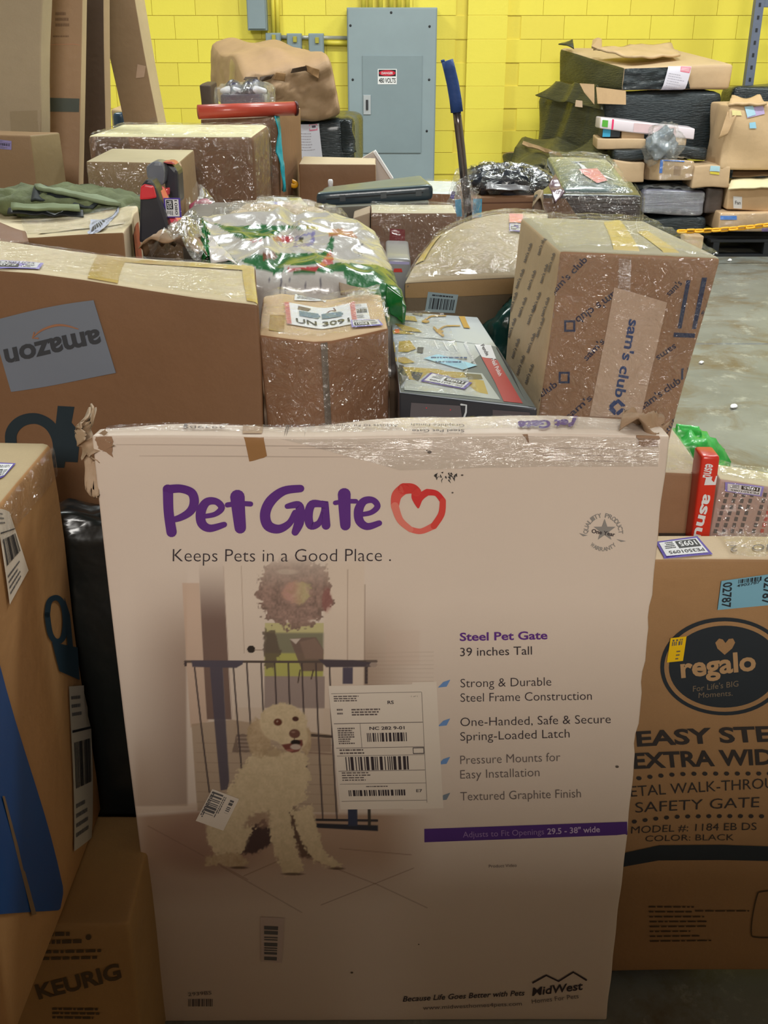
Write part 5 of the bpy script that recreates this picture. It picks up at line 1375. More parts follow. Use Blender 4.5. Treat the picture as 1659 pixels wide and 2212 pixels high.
# ================================================================ left middle: flat carton with cream lid, camouflage bag, red and black tool
K = np.zeros((2, 2, 2, 3))
K[0, 0, 1] = at(-60, 520, 2.3); K[1, 0, 1] = at(272, 508, 2.15); K[0, 1, 1] = at(-60, 456, 2.85); K[1, 1, 1] = at(300, 447, 2.75)
for i in range(2):
    for j in range(2): K[i, j, 0] = K[i, j, 1] * (1, 1, 0) + (0, 0, 0.84)
K[:, 0, 1, 2] += 0.006
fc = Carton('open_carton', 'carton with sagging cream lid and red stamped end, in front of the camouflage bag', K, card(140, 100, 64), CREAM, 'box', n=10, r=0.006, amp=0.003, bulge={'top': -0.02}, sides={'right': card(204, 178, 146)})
fc.patch('red_stamp', 'right', [(0.3, 0.70), (0.72, 0.70), (0.72, 0.94), (0.3, 0.94)], ink(176, 92, 62), 0.002, 5, px=False)
fc.patch('tape', 'top', [(0.4, 0.35), (0.95, 0.3), (0.95, 0.42), (0.4, 0.47)], CREAM, 0.003, 12, px=False)
sticker(fc, 'top', [(196, 477), (243, 475), (270, 452), (228, 450)], generic_label(12), material('blue_paper', srgb(200, 205, 228), 0.4, 0.03), 0.004, label='pale blue shipping label', warp=True)
crumple_patch('lid_flap', [at(-40, 530, 2.0), at(62, 520, 2.05), at(55, 500, 2.12), at(-40, 470, 2.2)], card(128, 90, 66), fc.root, 10, 0.006, 10, 0.004, 4, 'raised brown flap')
fc.film(['top'], film_material(0.04, 22, 0.8), 0.006, 0.004, 30, part={'top': (0.3, 0, 1, 1)})
# camouflage bag
cm = root('camouflage_bag', (-.95, 3.0, 1.15), 'folded olive camouflage bag with black mesh on the cream carton', 'bag')
CAMO = material('olive_fabric', srgb(96, 104, 72), 0.8, 0.5, 16, 0.4, 50)
pillow('body', at(156, 441, 2.84), (0.42, 0.22, 0.075), CAMO, cm, (0, 0.07, -0.05), 0.022, 12, 3.0, 2.4, 30)
crumple_patch('strap', [at(24, 438, 2.72), at(24, 450, 2.70), at(172, 452, 2.68), at(170, 440, 2.70)], material('olive_fabric', srgb(118, 130, 98), 0.8, 0.2, 20), cm, 12, 0.006, 20, 0.008, 5)
crumple_patch('mesh_pocket', [at(66, 432, 2.74), at(200, 452, 2.72), at(222, 432, 2.76), at(74, 398, 2.80)], material('black_mesh', srgb(40, 46, 48), 0.7, 0.3, 40), cm, 14, 0.012, 16, 0.004, 7, 'black mesh pocket')
crumple_patch('piping', [at(74, 396, 2.78), at(80, 404, 2.76), at(262, 440, 2.72), at(250, 428, 2.76)], material('olive_fabric', srgb(124, 136, 108), 0.8, 0.2, 20), cm, 14, 0.006, 20, 0.01, 9)
crumple_patch('skirt', [at(16, 462, 2.70), at(180, 466, 2.68), at(180, 456, 2.70), at(20, 452, 2.72)], BLACKPL, cm, 14, 0.01, 20, 0.004, 11)
# small dark corrugated roll beside it
o = tube('ribbed_hose', [at(250, 437, 2.9), at(305, 436, 2.86)], lambda t: 0.014 + 0.003 * math.sin(t * 60), material('grey_rubber', srgb(70, 76, 76), 0.6, 0.1, 20), None, 12)
V, F = tube_geom([at(245, 441, 2.9) + (at(308, 437, 2.86) - at(245, 441, 2.9)) * k / 30 for k in range(31)], lambda t: 0.018 + 0.004 * math.sin(t * 95), 12)
bpy.data.objects.remove(o)
tag(mesh_obj('ribbed_hose', V, F, material('grey_rubber', srgb(70, 76, 76), 0.6, 0.1, 20), None, True, origin=at(245, 441, 2.9)), 'short grey ribbed hose beside the camouflage bag', 'hose')
# red and black hand tool (upright vacuum nose)
vt = root('hand_vacuum', at(345, 520, 2.35), 'red and black wedge-shaped hand vacuum standing behind the cream-lid carton', 'vacuum')
REDP = material('red_plastic', srgb(214, 50, 62), 0.3, 0.06, 10, coat=0.4); CHAR = material('charcoal_plastic', srgb(44, 44, 52), 0.4, 0.15, 14, coat=0.2)
def prism(name, pts, Y, dep, mat, par, bev=0.004, label=None, dy=None):
    P = [at(x, y, Y + (dy[k] if dy else 0)) for k, (x, y) in enumerate(pts)]
    bm = bmesh.new()
    a = [bm.verts.new(p) for p in P]; b = [bm.verts.new(p + np.array((0, dep, 0))) for p in P]
    bm.faces.new(a); bm.faces.new(b[::-1]); n = len(P)
    for k in range(n): bm.faces.new((a[(k + 1) % n], a[k], b[k], b[(k + 1) % n]))
    bmesh.ops.recalc_face_normals(bm, faces=bm.faces)
    if bev: bmesh.ops.bevel(bm, geom=list(bm.edges), offset=bev, segments=2, affect='EDGES', profile=0.6)
    return bm_obj(name, bm, mat, par, True if False else False, None, label)
prism('nose', [(302, 425), (306, 398), (315, 388), (328, 390), (338, 408), (375, 520), (300, 525)], 2.30, 0.06, CHAR, vt, 0.006)
prism('red_band', [(301, 432), (303, 404), (311, 398), (331, 402), (338, 428), (320, 431)], 2.294, 0.05, REDP, vt, 0.004, 'bright red band')
prism('red_side', [(340, 408), (346, 410), (362, 450), (386, 478), (386, 520), (376, 520)], 2.33, 0.05, material('red_plastic', srgb(232, 86, 100), 0.3, 0.06, 10, coat=0.4), vt, 0.004, 'coral red side')
prism('handle', [(314, 360), (330, 349), (350, 350), (356, 372), (352, 402), (336, 402), (316, 384)], 2.40, 0.06, material('grey_plastic', srgb(106, 110, 120), 0.35, 0.1, 12, coat=0.3), vt, 0.008, 'grey handle')
prism('housing', [(350, 352), (366, 350), (384, 370), (388, 440), (370, 440), (356, 410)], 2.44, 0.07, CHAR, vt, 0.008)
prism('accent', [(348, 410), (362, 408), (362, 424), (350, 424)], 2.385, 0.03, REDP, vt, 0.003)
prism('trim', [(350, 350), (372, 349), (380, 356), (362, 354)], 2.42, 0.04, material('red_plastic', srgb(190, 90, 84), 0.3, 0.06, 10), vt, 0.002)
class FlatPx(Plate):
    pass
lt = at(353, 428, 2.32); lb_ = at(392, 470, 2.32)
tagp = box_part('inventory_label', ((lt[0] + lb_[0]) / 2, 2.3215, (lt[2] + lb_[2]) / 2), (lb_[0] - lt[0], 0.002, lt[2] - lb_[2]), PURPLE, vt, 0.0, label='purple edged stock label')
pr = Print(Plate(lt, lb_, 2.320, vt), 'front', [(0, 1), (0, 0), (1, 0), (1, 1)][::1], 0.0006, tagp, 'print', px=False)
inventory('PE35', '1080')(pr); pr.build()
# crumpled brown film-wrapped paper beside the food bag
fp = root('wrapped_paper', at(390, 545, 2.15), 'crumpled brown paper in clear film left of the food bag', 'wrapping')
crumple_patch('paper', [at(300, 552, 2.02), at(430, 556, 2.02), at(440, 506, 2.3), at(385, 516, 2.35)], card(150, 118, 86), fp, 26, 0.04, 14, 0.004, 3, None, 0.03, 0.2)
crumple_patch('clear_film', [at(320, 548, 2.0), at(432, 552, 2.0), at(442, 500, 2.3), at(400, 505, 2.3)], FILM, fp, 26, 0.04, 18, 0.001, 8, None, 0.035, 0.2)
# small carton carrying the crumpled film, behind
# ================================================================ third row
K = fcorners((183, 348), (388, 352), 2.95, 0.90, 0.32)
k1 = Carton('small_carton', 'kraft carton with curled upper corner behind the red and black vacuum', K, card(148, 118, 84), card(190, 176, 140), 'box', n=8, r=0.006, amp=0.003)
crumple_patch('lifted_corner', [at(372, 356, 2.93), at(392, 370, 2.93), at(390, 350, 2.98), at(370, 346, 3.0)], card(180, 150, 116), k1.root, 8, 0.006, 20, 0.003, 2)
k1.film(['front'], film_material(0.03, 18, 0.8), 0.003, 0.003, 26)
K = fcorners((188, 290), (546, 291), 3.42, 0.90, 0.42)
k2 = Carton('wide_carton', 'wide brown film-wrapped carton with bright taped top edge', K, card(134, 98, 72), card(222, 214, 170), 'box', n=12, r=0.018, amp=0.003)  # highlight along the top edge is put into the pale top colour
k2.film(['front', 'top', 'right'], film_material(0.03, 16, 0.9), 0.004, 0.005, 40)
k2.patch('tape', 'front', [(186, 345), (290, 345), (275, 292), (196, 292)], material('matt_tape', srgb(118, 94, 78), 0.35, 0.05, 9, coat=0.2), 0.001, 6)
pr = Print(k2, 'front', off=0.0012, name='lettering'); pr.frame(ink(96, 72, 52), 482, 430, 520, 470, 1.6); pr.stroke(ink(96, 72, 52), [(500, 430), (500, 470)], 1.4, sm=False); pr.build()
K = fcorners((432, 256), (597, 251), 3.95, 0.90, 0.5, side=0.05)
k3 = Carton('tall_carton', 'tall brown carton carrying the red tube, turquoise strip at its corner', K, card(138, 98, 68), card(200, 180, 150), 'box', n=10, r=0.006, amp=0.002)
k3.film(['front'], film_material(0.03, 16, 0.9), 0.004, 0.004, 26)
crumple_patch('turquoise_strip', [at(613, 415, 3.93), at(618, 412, 3.98), at(603, 252, 3.98), at(597, 250, 3.93)], plastic(30, 170, 190, 0.3, 0.3, 40), k3.root, 14, 0.012, 22, 0.004, 4, 'glossy turquoise strip')
# red tube
rt_ = root('red_tube', at(530, 244, 3.9), 'red cardboard tube with pale wording lying on the tall carton', 'tube')
ta_, tb_ = at(428, 242, 3.86), at(640, 234, 3.98)
REDT = material('red_card', srgb(176, 66, 50), 0.4, 0.08, 8, coat=0.3)
tube('body', [ta_, ta_ * .6 + tb_ * .4, tb_], 0.0235, REDT, rt_, 28)
tube('end_cap', [tb_ * 0.985 + ta_ * 0.015, tb_ * 1.008 - ta_ * 0.008], 0.0255, material('dark_red', srgb(70, 30, 28), 0.4, 0.1), rt_, 24, 'dark end cap')
ax_ = (tb_ - ta_) / np.linalg.norm(tb_ - ta_)
class TubeFace:
    def __init__(s): s.root = rt_; s.N = {'front': np.array((0, -1.0, 0.0))}
    def S(s, f, a, b, off=0.0, plain=False):
        a = np.asarray(a, float); b = np.asarray(b, float)
        t = (b - 0.5) * 1.6 + 0.3
        c = ta_ + (tb_ - ta_) * a[..., None]
        r_ = 0.0235 + off
        return c + np.stack((0 * a, -np.cos(t) * r_, np.sin(t) * r_), -1)
pr = Print(TubeFace(), 'front', [(0, 0), (1, 0), (1, 1), (0, 1)], 0.0008, rt_, 'lettering', px=False)
pr.text(ink(226, 150, 136), 'HAND TIGHT ONLY PACKAGE', (0.3, 0.42), (0.70, 0.42), 0.3, 0.02, up=(0, 0.3)); pr.build()
# blister of dark shoes
sh = root('shoe_pack', at(535, 225, 4.12), 'clear blister pack of small dark shoes standing behind the red tube', 'package')
pillow('shoe', at(505, 205, 4.15), (0.07, 0.16, 0.10), plastic(52, 46, 70, 0.4, 0.2, 30), sh, (0, 0, 0.2), 0.006, 20, 1, 2.2, 16); pillow('shoe', at(548, 203, 4.15), (0.09, 0.16, 0.10), plastic(44, 40, 60, 0.4, 0.2, 30), sh, (0, 0, -0.2), 0.006, 20, 2, 2.2, 16)
for x in (500, 552): pillow('sole', at(x, 196, 4.10), (0.08, 0.05, 0.03), material('white_rubber', srgb(205, 205, 215), 0.5), sh, (0, 0, 0), 0.004, 20, 2, 2.2, 12)
box_part('tray', (at(528, 214, 4.12)[0], 4.16, at(528, 216, 4.12)[2]), (0.16, 0.2, 0.045), plastic(62, 56, 80, 0.3, 0.1, 20), sh, 0.008)
pillow('blister', (at(528, 208, 4.12)[0], 4.15, at(528, 208, 4.12)[2]), (0.205, 0.26, 0.085), FILM_HAZY, sh, (0, 0, 0), 0.012, 16, 4, 4.0, 26)
# black film-wrapped block with paper sheet
K = fcorners((604, 268), (762, 256), 7.0, 0.0, 0.8, side=0.05)
bw = Carton('wrapped_block', 'black film-wrapped block with white paper sheet beside the tall panel', K, WRAP_BLACK, None, 'package', n=14, r=0.05, amp=0.006)
def sheet(p):
    p.frame(ink(222, 120, 150), 0.58, 0.76, 0.92, 0.98, 0.03); p.lines(ink(170, 165, 175), 0.15, 0.68, 0.85, 7, -0.07, 0.025, 8); p.rect(ink(90, 80, 100), 0.7, 0.84, 0.86, 0.92)
sticker(bw, 'front', [(643, 346), (696, 342), (688, 260), (634, 264)], sheet, material('paper', srgb(214, 214, 226), 0.6, 0.02), 0.012, name='paper_sheet', label='white paper sheet with pink stamp')
crumple_patch('loose_wrap', [at(742, 330, 6.95), at(768, 328, 6.98), at(762, 256, 7.0), at(738, 262, 6.95)], WRAP_BLACK, bw.root, 14, 0.03, 8, 0.006, 5, None, 0.03, 0.2)
# crushed tan carton on it
K = np.zeros((2, 2, 2, 3))
K[0, 0, 1] = at(527, 171, 6.9); K[1, 0, 1] = at(712, 136, 6.9); K[0, 1, 1] = at(452, 78, 8.0); K[1, 1, 1] = at(668, 100, 8.0)
K[0, 0, 0] = at(515, 264, 6.95); K[1, 0, 0] = at(738, 251, 6.95); K[0, 1, 0] = at(452, 214, 7.9); K[1, 1, 0] = at(720, 215, 7.9)
def crush(x, y, z):
    d = np.zeros(x.shape + (3,))
    f = [0.03 * ridge((a * 1.2, b * 1.0, c * 0.9), 3.1, 2.0) + 0.018 * ridge((a, b, c), 7.5, 5.0) for a, b, c in zip(x.ravel(), y.ravel(), z.ravel())]
    d[..., 1] = np.array(f).reshape(x.shape) - 0.02; d[..., 2] = 0.6 * np.array(f[::-1]).reshape(x.shape) * 0 + np.sin(x * 14 + y * 5) * 0.012
    return d
cr = Carton('crushed_carton', 'large crushed tan carton with torn corners heaped before the wall', K, card(158, 126, 92), card(166, 132, 96), 'box', n=34, r=0.04, amp=0.014, bulge={'top': 0.05}, warp=crush)
for k, (q_, sd) in enumerate((([(560, 178), (586, 170), (592, 160), (562, 166)], 1), ([(590, 172), (615, 176), (618, 158), (596, 156)], 2), ([(628, 158), (664, 152), (662, 142), (632, 148)], 3), ([(655, 150), (688, 170), (690, 150), (660, 140)], 4), ([(527, 172), (560, 180), (556, 166), (530, 166)], 5))):
    crumple_patch('torn_edge', [at(x, y, 6.84) for x, y in q_], card(150, 112, 70) if k % 2 else card(70, 52, 36), cr.root, 10, 0.05, 7, 0.01, sd)
cr.patch('tape', 'left', [(0.15, 0.1), (0.3, 0.1), (0.35, 0.95), (0.2, 0.95)], TAPE_CLEAR, 0.01, 8, px=False)
K = fcorners((432, 184), (456, 184), 6.45, 0.0, 0.3)
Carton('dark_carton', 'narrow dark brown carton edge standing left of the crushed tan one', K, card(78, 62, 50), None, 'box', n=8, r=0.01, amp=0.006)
K = fcorners((470, 262), (596, 262), 7.35, 0.0, 0.6)
Carton('base_carton', 'brown carton carrying the crushed tan one, behind the tall carton', K, KR2, None, 'box', n=6, r=0.02, amp=0.004)
# carton under the black case, with triangular board behind
K = fcorners((645, 353), (812, 356), 4.1, 0.90, 0.25)
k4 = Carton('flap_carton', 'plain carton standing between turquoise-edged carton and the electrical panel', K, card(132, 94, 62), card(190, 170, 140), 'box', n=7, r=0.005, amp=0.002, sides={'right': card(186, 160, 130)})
wt = root('white_board', at(800, 400, 4.38), 'pale triangular corner of a board poking up before the electrical panel', 'board')
prism('sheet', [(764, 352), (808, 326), (846, 386), (840, ypx(.9, 4.38)), (764, ypx(.9, 4.38))], 4.38, 0.02, material('white_board', srgb(196, 186, 178), 0.4, 0.03), wt, 0.002); prism('edging', [(806, 330), (811, 325), (850, 386), (844, 388)], 4.37, 0.04, PAPER, wt, 0.002, 'white edging')
cx_ = at(714, 398, 3.75)
cap = root('small_bottle', (cx_[0], 3.75, 0.9), 'small white capped bottle standing behind the black case', 'bottle')
tube('flask', [(cx_[0], 3.75, 0.9), (cx_[0], 3.75, cx_[2] - 0.03), (cx_[0], 3.75, cx_[2] - 0.01)], lambda t: 0.022 if t < .8 else 0.008, PAPER, cap, 14)
tube('screw_cap', [(cx_[0], 3.75, cx_[2] - 0.01), (cx_[0], 3.75, cx_[2] + 0.012), (cx_[0], 3.75, cx_[2] + 0.016)], lambda t: 0.0085 if t < .8 else 0.006, PAPER, cap, 14)
# black hard case
bk = root('black_case', at(810, 420, 3.3), 'long black plastic case lying tilted across the cartons before the panel', 'case')
CASE = material('black_case_plastic', srgb(42, 56, 66), 0.3, 0.15, 10, 0.15, 20, coat=0.3)
K = np.zeros((2, 2, 2, 3))
K[0, 0, 1] = at(682, 415, 3.15); K[1, 0, 1] = at(938, 396, 3.15); K[0, 1, 1] = at(700, 403, 3.5); K[1, 1, 1] = at(910, 377, 3.5)
for i in range(2):
    for j in range(2): K[i, j, 0] = K[i, j, 1] - np.array((0, 0, 0.045))
bpy.data.objects.remove(bk)
cs = Carton('black_case', 'long black plastic case lying tilted across the cartons before the panel', K, CASE, material('grey_case_lid', srgb(96, 110, 112), 0.3, 0.08, 10, coat=0.2), 'case', n=12, r=0.02, amp=0.002)
cs.patch('seam', 'front', [(0.0, 0.5), (1, 0.5), (1, 0.58), (0, 0.58)], ink(20, 24, 28), 0.001, 10, m=3, px=False)
for a_ in (0.2, 0.55, 0.85): cs.patch('latch', 'front', [(a_, 0.35), (a_ + .05, 0.35), (a_ + .05, 0.75), (a_, 0.75)], material('dark_metal', srgb(70, 76, 82), 0.3, 0.1, 20), 0.004, 3, px=False)
K = fcorners((700, 448), (928, 432), 3.12, 0.90, 0.4)
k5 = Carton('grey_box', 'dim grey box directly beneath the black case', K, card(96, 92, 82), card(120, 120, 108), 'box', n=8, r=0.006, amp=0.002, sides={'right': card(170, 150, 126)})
# magazines and red folder
for k, (lab, q_, z_, m_) in enumerate((('red glossy folder lying under the leaflets behind the food bag', ((562, 462), (672, 462), (668, 448), (572, 452)), 0.04, plastic(176, 30, 44, 0.25, 0.1, 20)), ('grey printed leaflet pack with lilac label on top of the red folder', ((552, 452), (672, 450), (652, 424), (554, 424)), 0.03, material('printed_card', srgb(176, 172, 150), 0.3, 0.25, 20, coat=0.3)))):
    K = np.zeros((2, 2, 2, 3)); yy = (2.95, 3.2)
    Pq = [at(*q_[0], yy[0]), at(*q_[1], yy[0]), at(*q_[2], yy[1]), at(*q_[3], yy[1])]
    if k == 1: Pq = [p + np.array((0, 0, 0)) for p in Pq]
    for (i, j), T in (((0, 0), Pq[0]), ((1, 0), Pq[1]), ((1, 1), Pq[2]), ((0, 1), Pq[3])):
        K[i, j, 1] = T; K[i, j, 0] = T - np.array((0, 0, z_))
    mg = Carton('folder' if k == 0 else 'leaflet_pack', lab, K, m_, None, 'folder' if k == 0 else 'leaflets', n=7, r=0.008, amp=0.001)
    if k == 1:
        pr = Print(mg, 'top', off=0.0012, name='lettering')
        pr.poly(ink(220, 222, 228), [(555, 446), (594, 446), (592, 436), (556, 436)]); pr.poly(ink(90, 80, 84), [(556, 434), (588, 434), (584, 426), (557, 426)]); pr.poly(ink(226, 160, 170), [(598, 448), (632, 448), (626, 438), (596, 438)]); pr.poly(ink(110, 100, 200), [(596, 444), (622, 446), (612, 438), (590, 437)], 0.0004); pr.poly(ink(200, 196, 110), [(634, 446), (668, 446), (650, 428), (626, 428)]); pr.poly(ink(205, 210, 214), [(592, 434), (624, 434), (618, 426), (590, 426)])
        pr.build()
        mg.film(['top'], None, 0.003, 0.003, 20)
# carton with red printed square
K = fcorners((797, 458), (985, 459), 2.95, 0.92, 0.155)
k6 = Carton('film_carton', 'film-wrapped brown carton with red printed square, left of the pole', K, card(132, 98, 76), card(200, 190, 160), 'box', n=8, r=0.006, amp=0.003)
k6.patch('red_square', 'front', [(836, 528), (870, 530), (870, 494), (838, 492)], ink(134, 44, 50), 0.0012, 4); k6.film(['front', 'top'], film_material(0.04, 18, 1.0), 0.005, 0.006, 34)
K = fcorners((762, 472), (799, 460), 3.0, 0.92, 0.2)
Carton('narrow_box', 'narrow pale box squeezed beside the carton with the red square', K, card(168, 146, 120), None, 'box', n=5, r=0.004, amp=0.002)
K = fcorners((832, 558), (886, 560), 2.6, 0.86, 0.25)
tr = Carton('grey_tray', 'grey tray with red marks just behind the food bag corner', K, material('grey_plastic', srgb(140, 140, 140), 0.35, 0.1, 12, coat=0.3), None, 'tray', n=5, r=0.008, amp=0.001)
tr.patch('red_mark', 'front', [(848, 588), (868, 588), (866, 580), (850, 580)], ink(200, 60, 50), 0.0015, 3)
tr.patch('lilac_strip', 'front', [(834, 570), (884, 572), (884, 566), (834, 564)], ink(170, 165, 205), 0.0015, 3)
# second film bag beyond the food bag
wp = root('clear_parcel', at(600, 478, 2.85), 'crumpled clear-film parcel with brown contents beyond the food bag', 'parcel')
pillow('contents', at(600, 488, 2.8), (0.32, 0.2, 0.09), card(190, 170, 140), wp, (0, 0, -0.05), 0.02, 14, 6, 2.4, 24)
pillow('clear_film', at(600, 487, 2.8), (0.35, 0.22, 0.11), film_material(0.15, 22, 1), wp, (0, 0, -0.05), 0.025, 16, 9, 2.4, 30)
wq = root('pink_parcel', at(435, 455, 2.9), 'see-through film bag with pink contents leaning on the wide carton', 'parcel')
pillow('contents', at(440, 455, 3.0), (0.07, 0.06, 0.05), plastic(190, 90, 120, 0.4, 0.3, 30), wq, (0, 0, 0), 0.012, 24, 6, 2.2, 16)
crumple_patch('clear_film', [at(405, 478, 2.95), at(470, 472, 2.95), at(466, 440, 3.0), at(418, 405, 3.05)], FILM_HAZY, wq, 24, 0.03, 18, 0.001, 5, None, 0.03, 0.3)
crumple_patch('clear_film', [at(398, 500, 2.9), at(425, 488, 2.9), at(430, 455, 3.0), at(408, 440, 3.02)], FILM_HAZY, wq, 20, 0.03, 18, 0.001, 7, None, 0.02, 0.3)
K = fcorners((385, 474), (548, 476), 2.72, 0.84, 0.3)
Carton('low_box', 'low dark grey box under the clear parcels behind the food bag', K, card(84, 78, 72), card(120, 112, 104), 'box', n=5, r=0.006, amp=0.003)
# ================================================================ pole with blue grip
po = root('grip_pole', at(1010, 470, 3.35), 'steel pole with blue foam grip standing up out of the wrapped pile', 'pole')
P_ = lambda x, y: at(x, y, 3.35)
shaft = [P_(1020, ypx(.9, 3.35)), P_(1012, 470), P_(1009, 430), P_(1003, 390), P_(996, 320), P_(990, 270), P_(986, 236)]
tube('shaft', shaft, 0.0125, material('chrome', srgb(120, 112, 110), 0.22, 0.1, 20, metal=0.85), po, 20)
gripg = [P_(987, 242), P_(984, 215), P_(978, 180), P_(971, 150), P_(966, 131)]
tube('grip', gripg, lambda t: 0.0185 - 0.001 * t, material('blue_foam', srgb(40, 70, 130), 0.65, 0.1, 30, 0.2, 80), po, 20, 'dark blue grip')
for x in (957, 974): tube('grip_lip', [P_(x, 134), P_(x - 1, 129)], 0.006, material('blue_foam', srgb(46, 78, 136), 0.65, 0.1, 30), po, 10)
pillow('clear_film', P_(1004, 437), (0.075, 0.07, 0.13), FILM_HAZY, po, (0, 0.1, 0), 0.03, 26, 3, 2.2, 26, 'crumpled clear film knotted round the pole')
crumple_patch('blue_tape', [P_(985, 468), P_(998, 468), P_(996, 430), P_(983, 432)], plastic(90, 170, 210, 0.35, 0.3, 30), po, 8, 0.006, 20, 0.002, 4, 'light blue tape')
crumple_patch('loose_film', [P_(968, 420), P_(996, 424), P_(992, 362), P_(984, 366)], film_material(0.45, 20, 0.8), po, 14, 0.012, 18, 0.001, 6)
crumple_patch('stock_tag', [P_(972, 428), P_(980, 430), P_(984, 414), P_(976, 412)], PURPLE, po, 5, 0.001, 18, 0.001, 6)
# cartons and parcels around the pole
K = fcorners((925, 418), (1000, 420), 3.9, 0.90, 0.35)
k7 = Carton('taped_carton', 'carton with pale blue taped lid just left of the pole', K, card(140, 96, 62), material('pale_lid', srgb(206, 212, 214), 0.4, 0.08, 20), 'box', n=5, r=0.006, amp=0.002)
k7.film(['top', 'front'], None, 0.004, 0.006, 16)
K = fcorners((1000, 428), (1165, 426), 3.62, 0.90, 0.35)
k8 = Carton('blue_taped_carton', 'brown carton with light blue tape just right of the pole', K, card(140, 98, 66), None, 'box', n=7, r=0.006, amp=0.002)
k8.patch('blue_tape', 'front', [(1020, 470), (1040, 470), (1041, 430), (1022, 430)], plastic(90, 175, 215, 0.35, 0.2, 30), 0.002, 4, label='light blue tape'); k8.patch('seam', 'front', [(1041, 441), (1160, 440), (1160, 437), (1041, 438)], ink(98, 64, 44), 0.001, 4)
bb = root('black_parcel', at(1095, 420, 3.8), 'shiny black film parcel on the blue-taped carton', 'parcel')
pillow('body', at(1098, 394, 3.78), (0.30, 0.26, 0.105), plastic(34, 38, 46, 0.25, 0.6, 24), bb, (0, 0.05, 0), 0.022, 16, 4, 2.6, 30)
pillow('clear_film', at(1098, 394, 3.78), (0.305, 0.27, 0.10), FILM, bb, (0, 0.05, 0), 0.03, 20, 7, 2.6, 34)
crumple_patch('pale_strip', [at(1050, 409, 3.62), at(1142, 412, 3.62), at(1145, 402, 3.63), at(1052, 394, 3.64)], plastic(130, 130, 134, 0.4, 0.3, 30), bb, 12, 0.01, 20, 0.002, 3, 'pale grey strip')
K = np.zeros((2, 2, 2, 3))
K[0, 0, 1] = at(1150, 424, 3.05); K[1, 0, 1] = at(1388, 424, 3.0); K[0, 1, 1] = at(1195, 392, 3.5); K[1, 1, 1] = at(1365, 392, 3.5)
for i in range(2):
    for j in range(2): K[i, j, 0] = K[i, j, 1] * (1, 1, 0) + (0, 0, 0.90)
dk = Carton('wrapped_carton', 'dark carton in black film carrying the clear-wrapped parcel behind the tilted carton', K, material('dark_wrap', srgb(60, 54, 56), 0.3, 0.5, 5, 0.8, 20, coat=0.3, stretch=(1, 1, 5)), WRAP_BLACK, 'box', n=12, r=0.012, amp=0.004)
dk.film(['front', 'right'], FILM, 0.005, 0.006, 30)
dk.patch('brown_corner', 'front', [(0.0, 0.66), (0.45, 0.8), (0.3, 0.97), (0.0, 0.97)], card(120, 88, 62), 0.003, 12, px=False)
crumple_patch('curled_flap', [at(1152, 440, 3.02), at(1178, 452, 3.0), at(1172, 428, 3.06), at(1154, 418, 3.1)], card(160, 138, 110), dk.root, 12, 0.02, 20, 0.004, 5, 'curled kraft flap', 0.02)
cp = root('clear_package', at(1275, 410, 3.3), 'crinkled clear-wrapped package with pink and white label on the dark carton', 'package')
K = np.zeros((2, 2, 2, 3))
K[0, 0, 1] = at(1222, 410, 3.08); K[1, 0, 1] = at(1374, 410, 3.08); K[0, 1, 1] = at(1178, 338, 3.5); K[1, 1, 1] = at(1310, 348, 3.5)
for i in range(2):
    for j in range(2): K[i, j, 0] = K[i, j, 1] - np.array((0, 0, 0.028))
bpy.data.objects.remove(cp)
cpk = Carton('clear_package', 'crinkled clear-wrapped package with pink and white label on the dark carton', K, material('grey_pack', srgb(96, 112, 112), 0.3, 0.3, 14, 0.6, 24, coat=0.5), None, 'package', n=20, r=0.015, amp=0.003, bulge={'top': 0.02})
pr = Print(cpk, 'top', off=0.003, name='printed_label', warp=True)
pr.poly(ink(214, 218, 236, 0.3), [(1246, 352), (1300, 350), (1350, 385), (1330, 392), (1262, 372)]); pr.poly(ink(214, 130, 136, 0.3), [(1250, 368), (1290, 366), (1312, 392), (1290, 398), (1262, 380)], 0.0004)
pr.build('pink and white printed label')
cpk.film(['top', 'front', 'left'], film_material(0.12, 22, 1.0), 0.006, 0.014, 50)
crumple_patch('loose_film', [at(1212, 432, 3.06), at(1380, 425, 3.05), at(1366, 408, 3.1), at(1222, 408, 3.1)], film_material(0.1, 22, 1.0), cpk.root, 26, 0.015, 16, 0.001, 5)
crumple_patch('purple_panel', [at(1200, 440, 3.0), at(1220, 412, 3.05), at(1200, 380, 3.2), at(1185, 400, 3.1)], plastic(84, 48, 66, 0.3, 0.4, 20), cpk.root, 12, 0.015, 16, 0.003, 8, 'dull purple film side')
# ================================================================ tall cartons at the left
def px8(f4, y0, y1, dxy=(0, 0)):
    K = np.zeros((2, 2, 2, 3))
    tl, tr, bl, br = f4
    K[0, 0, 1], K[1, 0, 1], K[0, 0, 0], K[1, 0, 0] = at(*tl, y0), at(*tr, y0), at(*bl, y0), at(*br, y0)
    v = np.array((dxy[0], y1 - y0, dxy[1]))
    for i in range(2):
        for k in range(2): K[i, 1, k] = K[i, 0, k] + v
    return K
TC = dict(n=10, r=0.006, amp=0.002)
t1 = Carton('tall_beige_carton', 'tall wide beige carton filling the top left corner', px8(((-260, -260), (98, -260), (-240, 560), (86, 560)), 3.55, 3.65), card(172, 152, 122), None, 'box', **TC)
t1.patch('worn_panel', 'front', [(24, 285), (90, 285), (92, 238), (22, 240)], card(160, 140, 108), 0.001, 5)
t2 = Carton('standing_carton', 'tall standing brown carton with dark grey tape band', px8(((101, -260), (183, -260), (86, 560), (166, 560)), 3.8, 3.9, (-0.01, 0)), card(158, 124, 92), None, 'box', sides={'right': card(190, 164, 128)}, **TC)
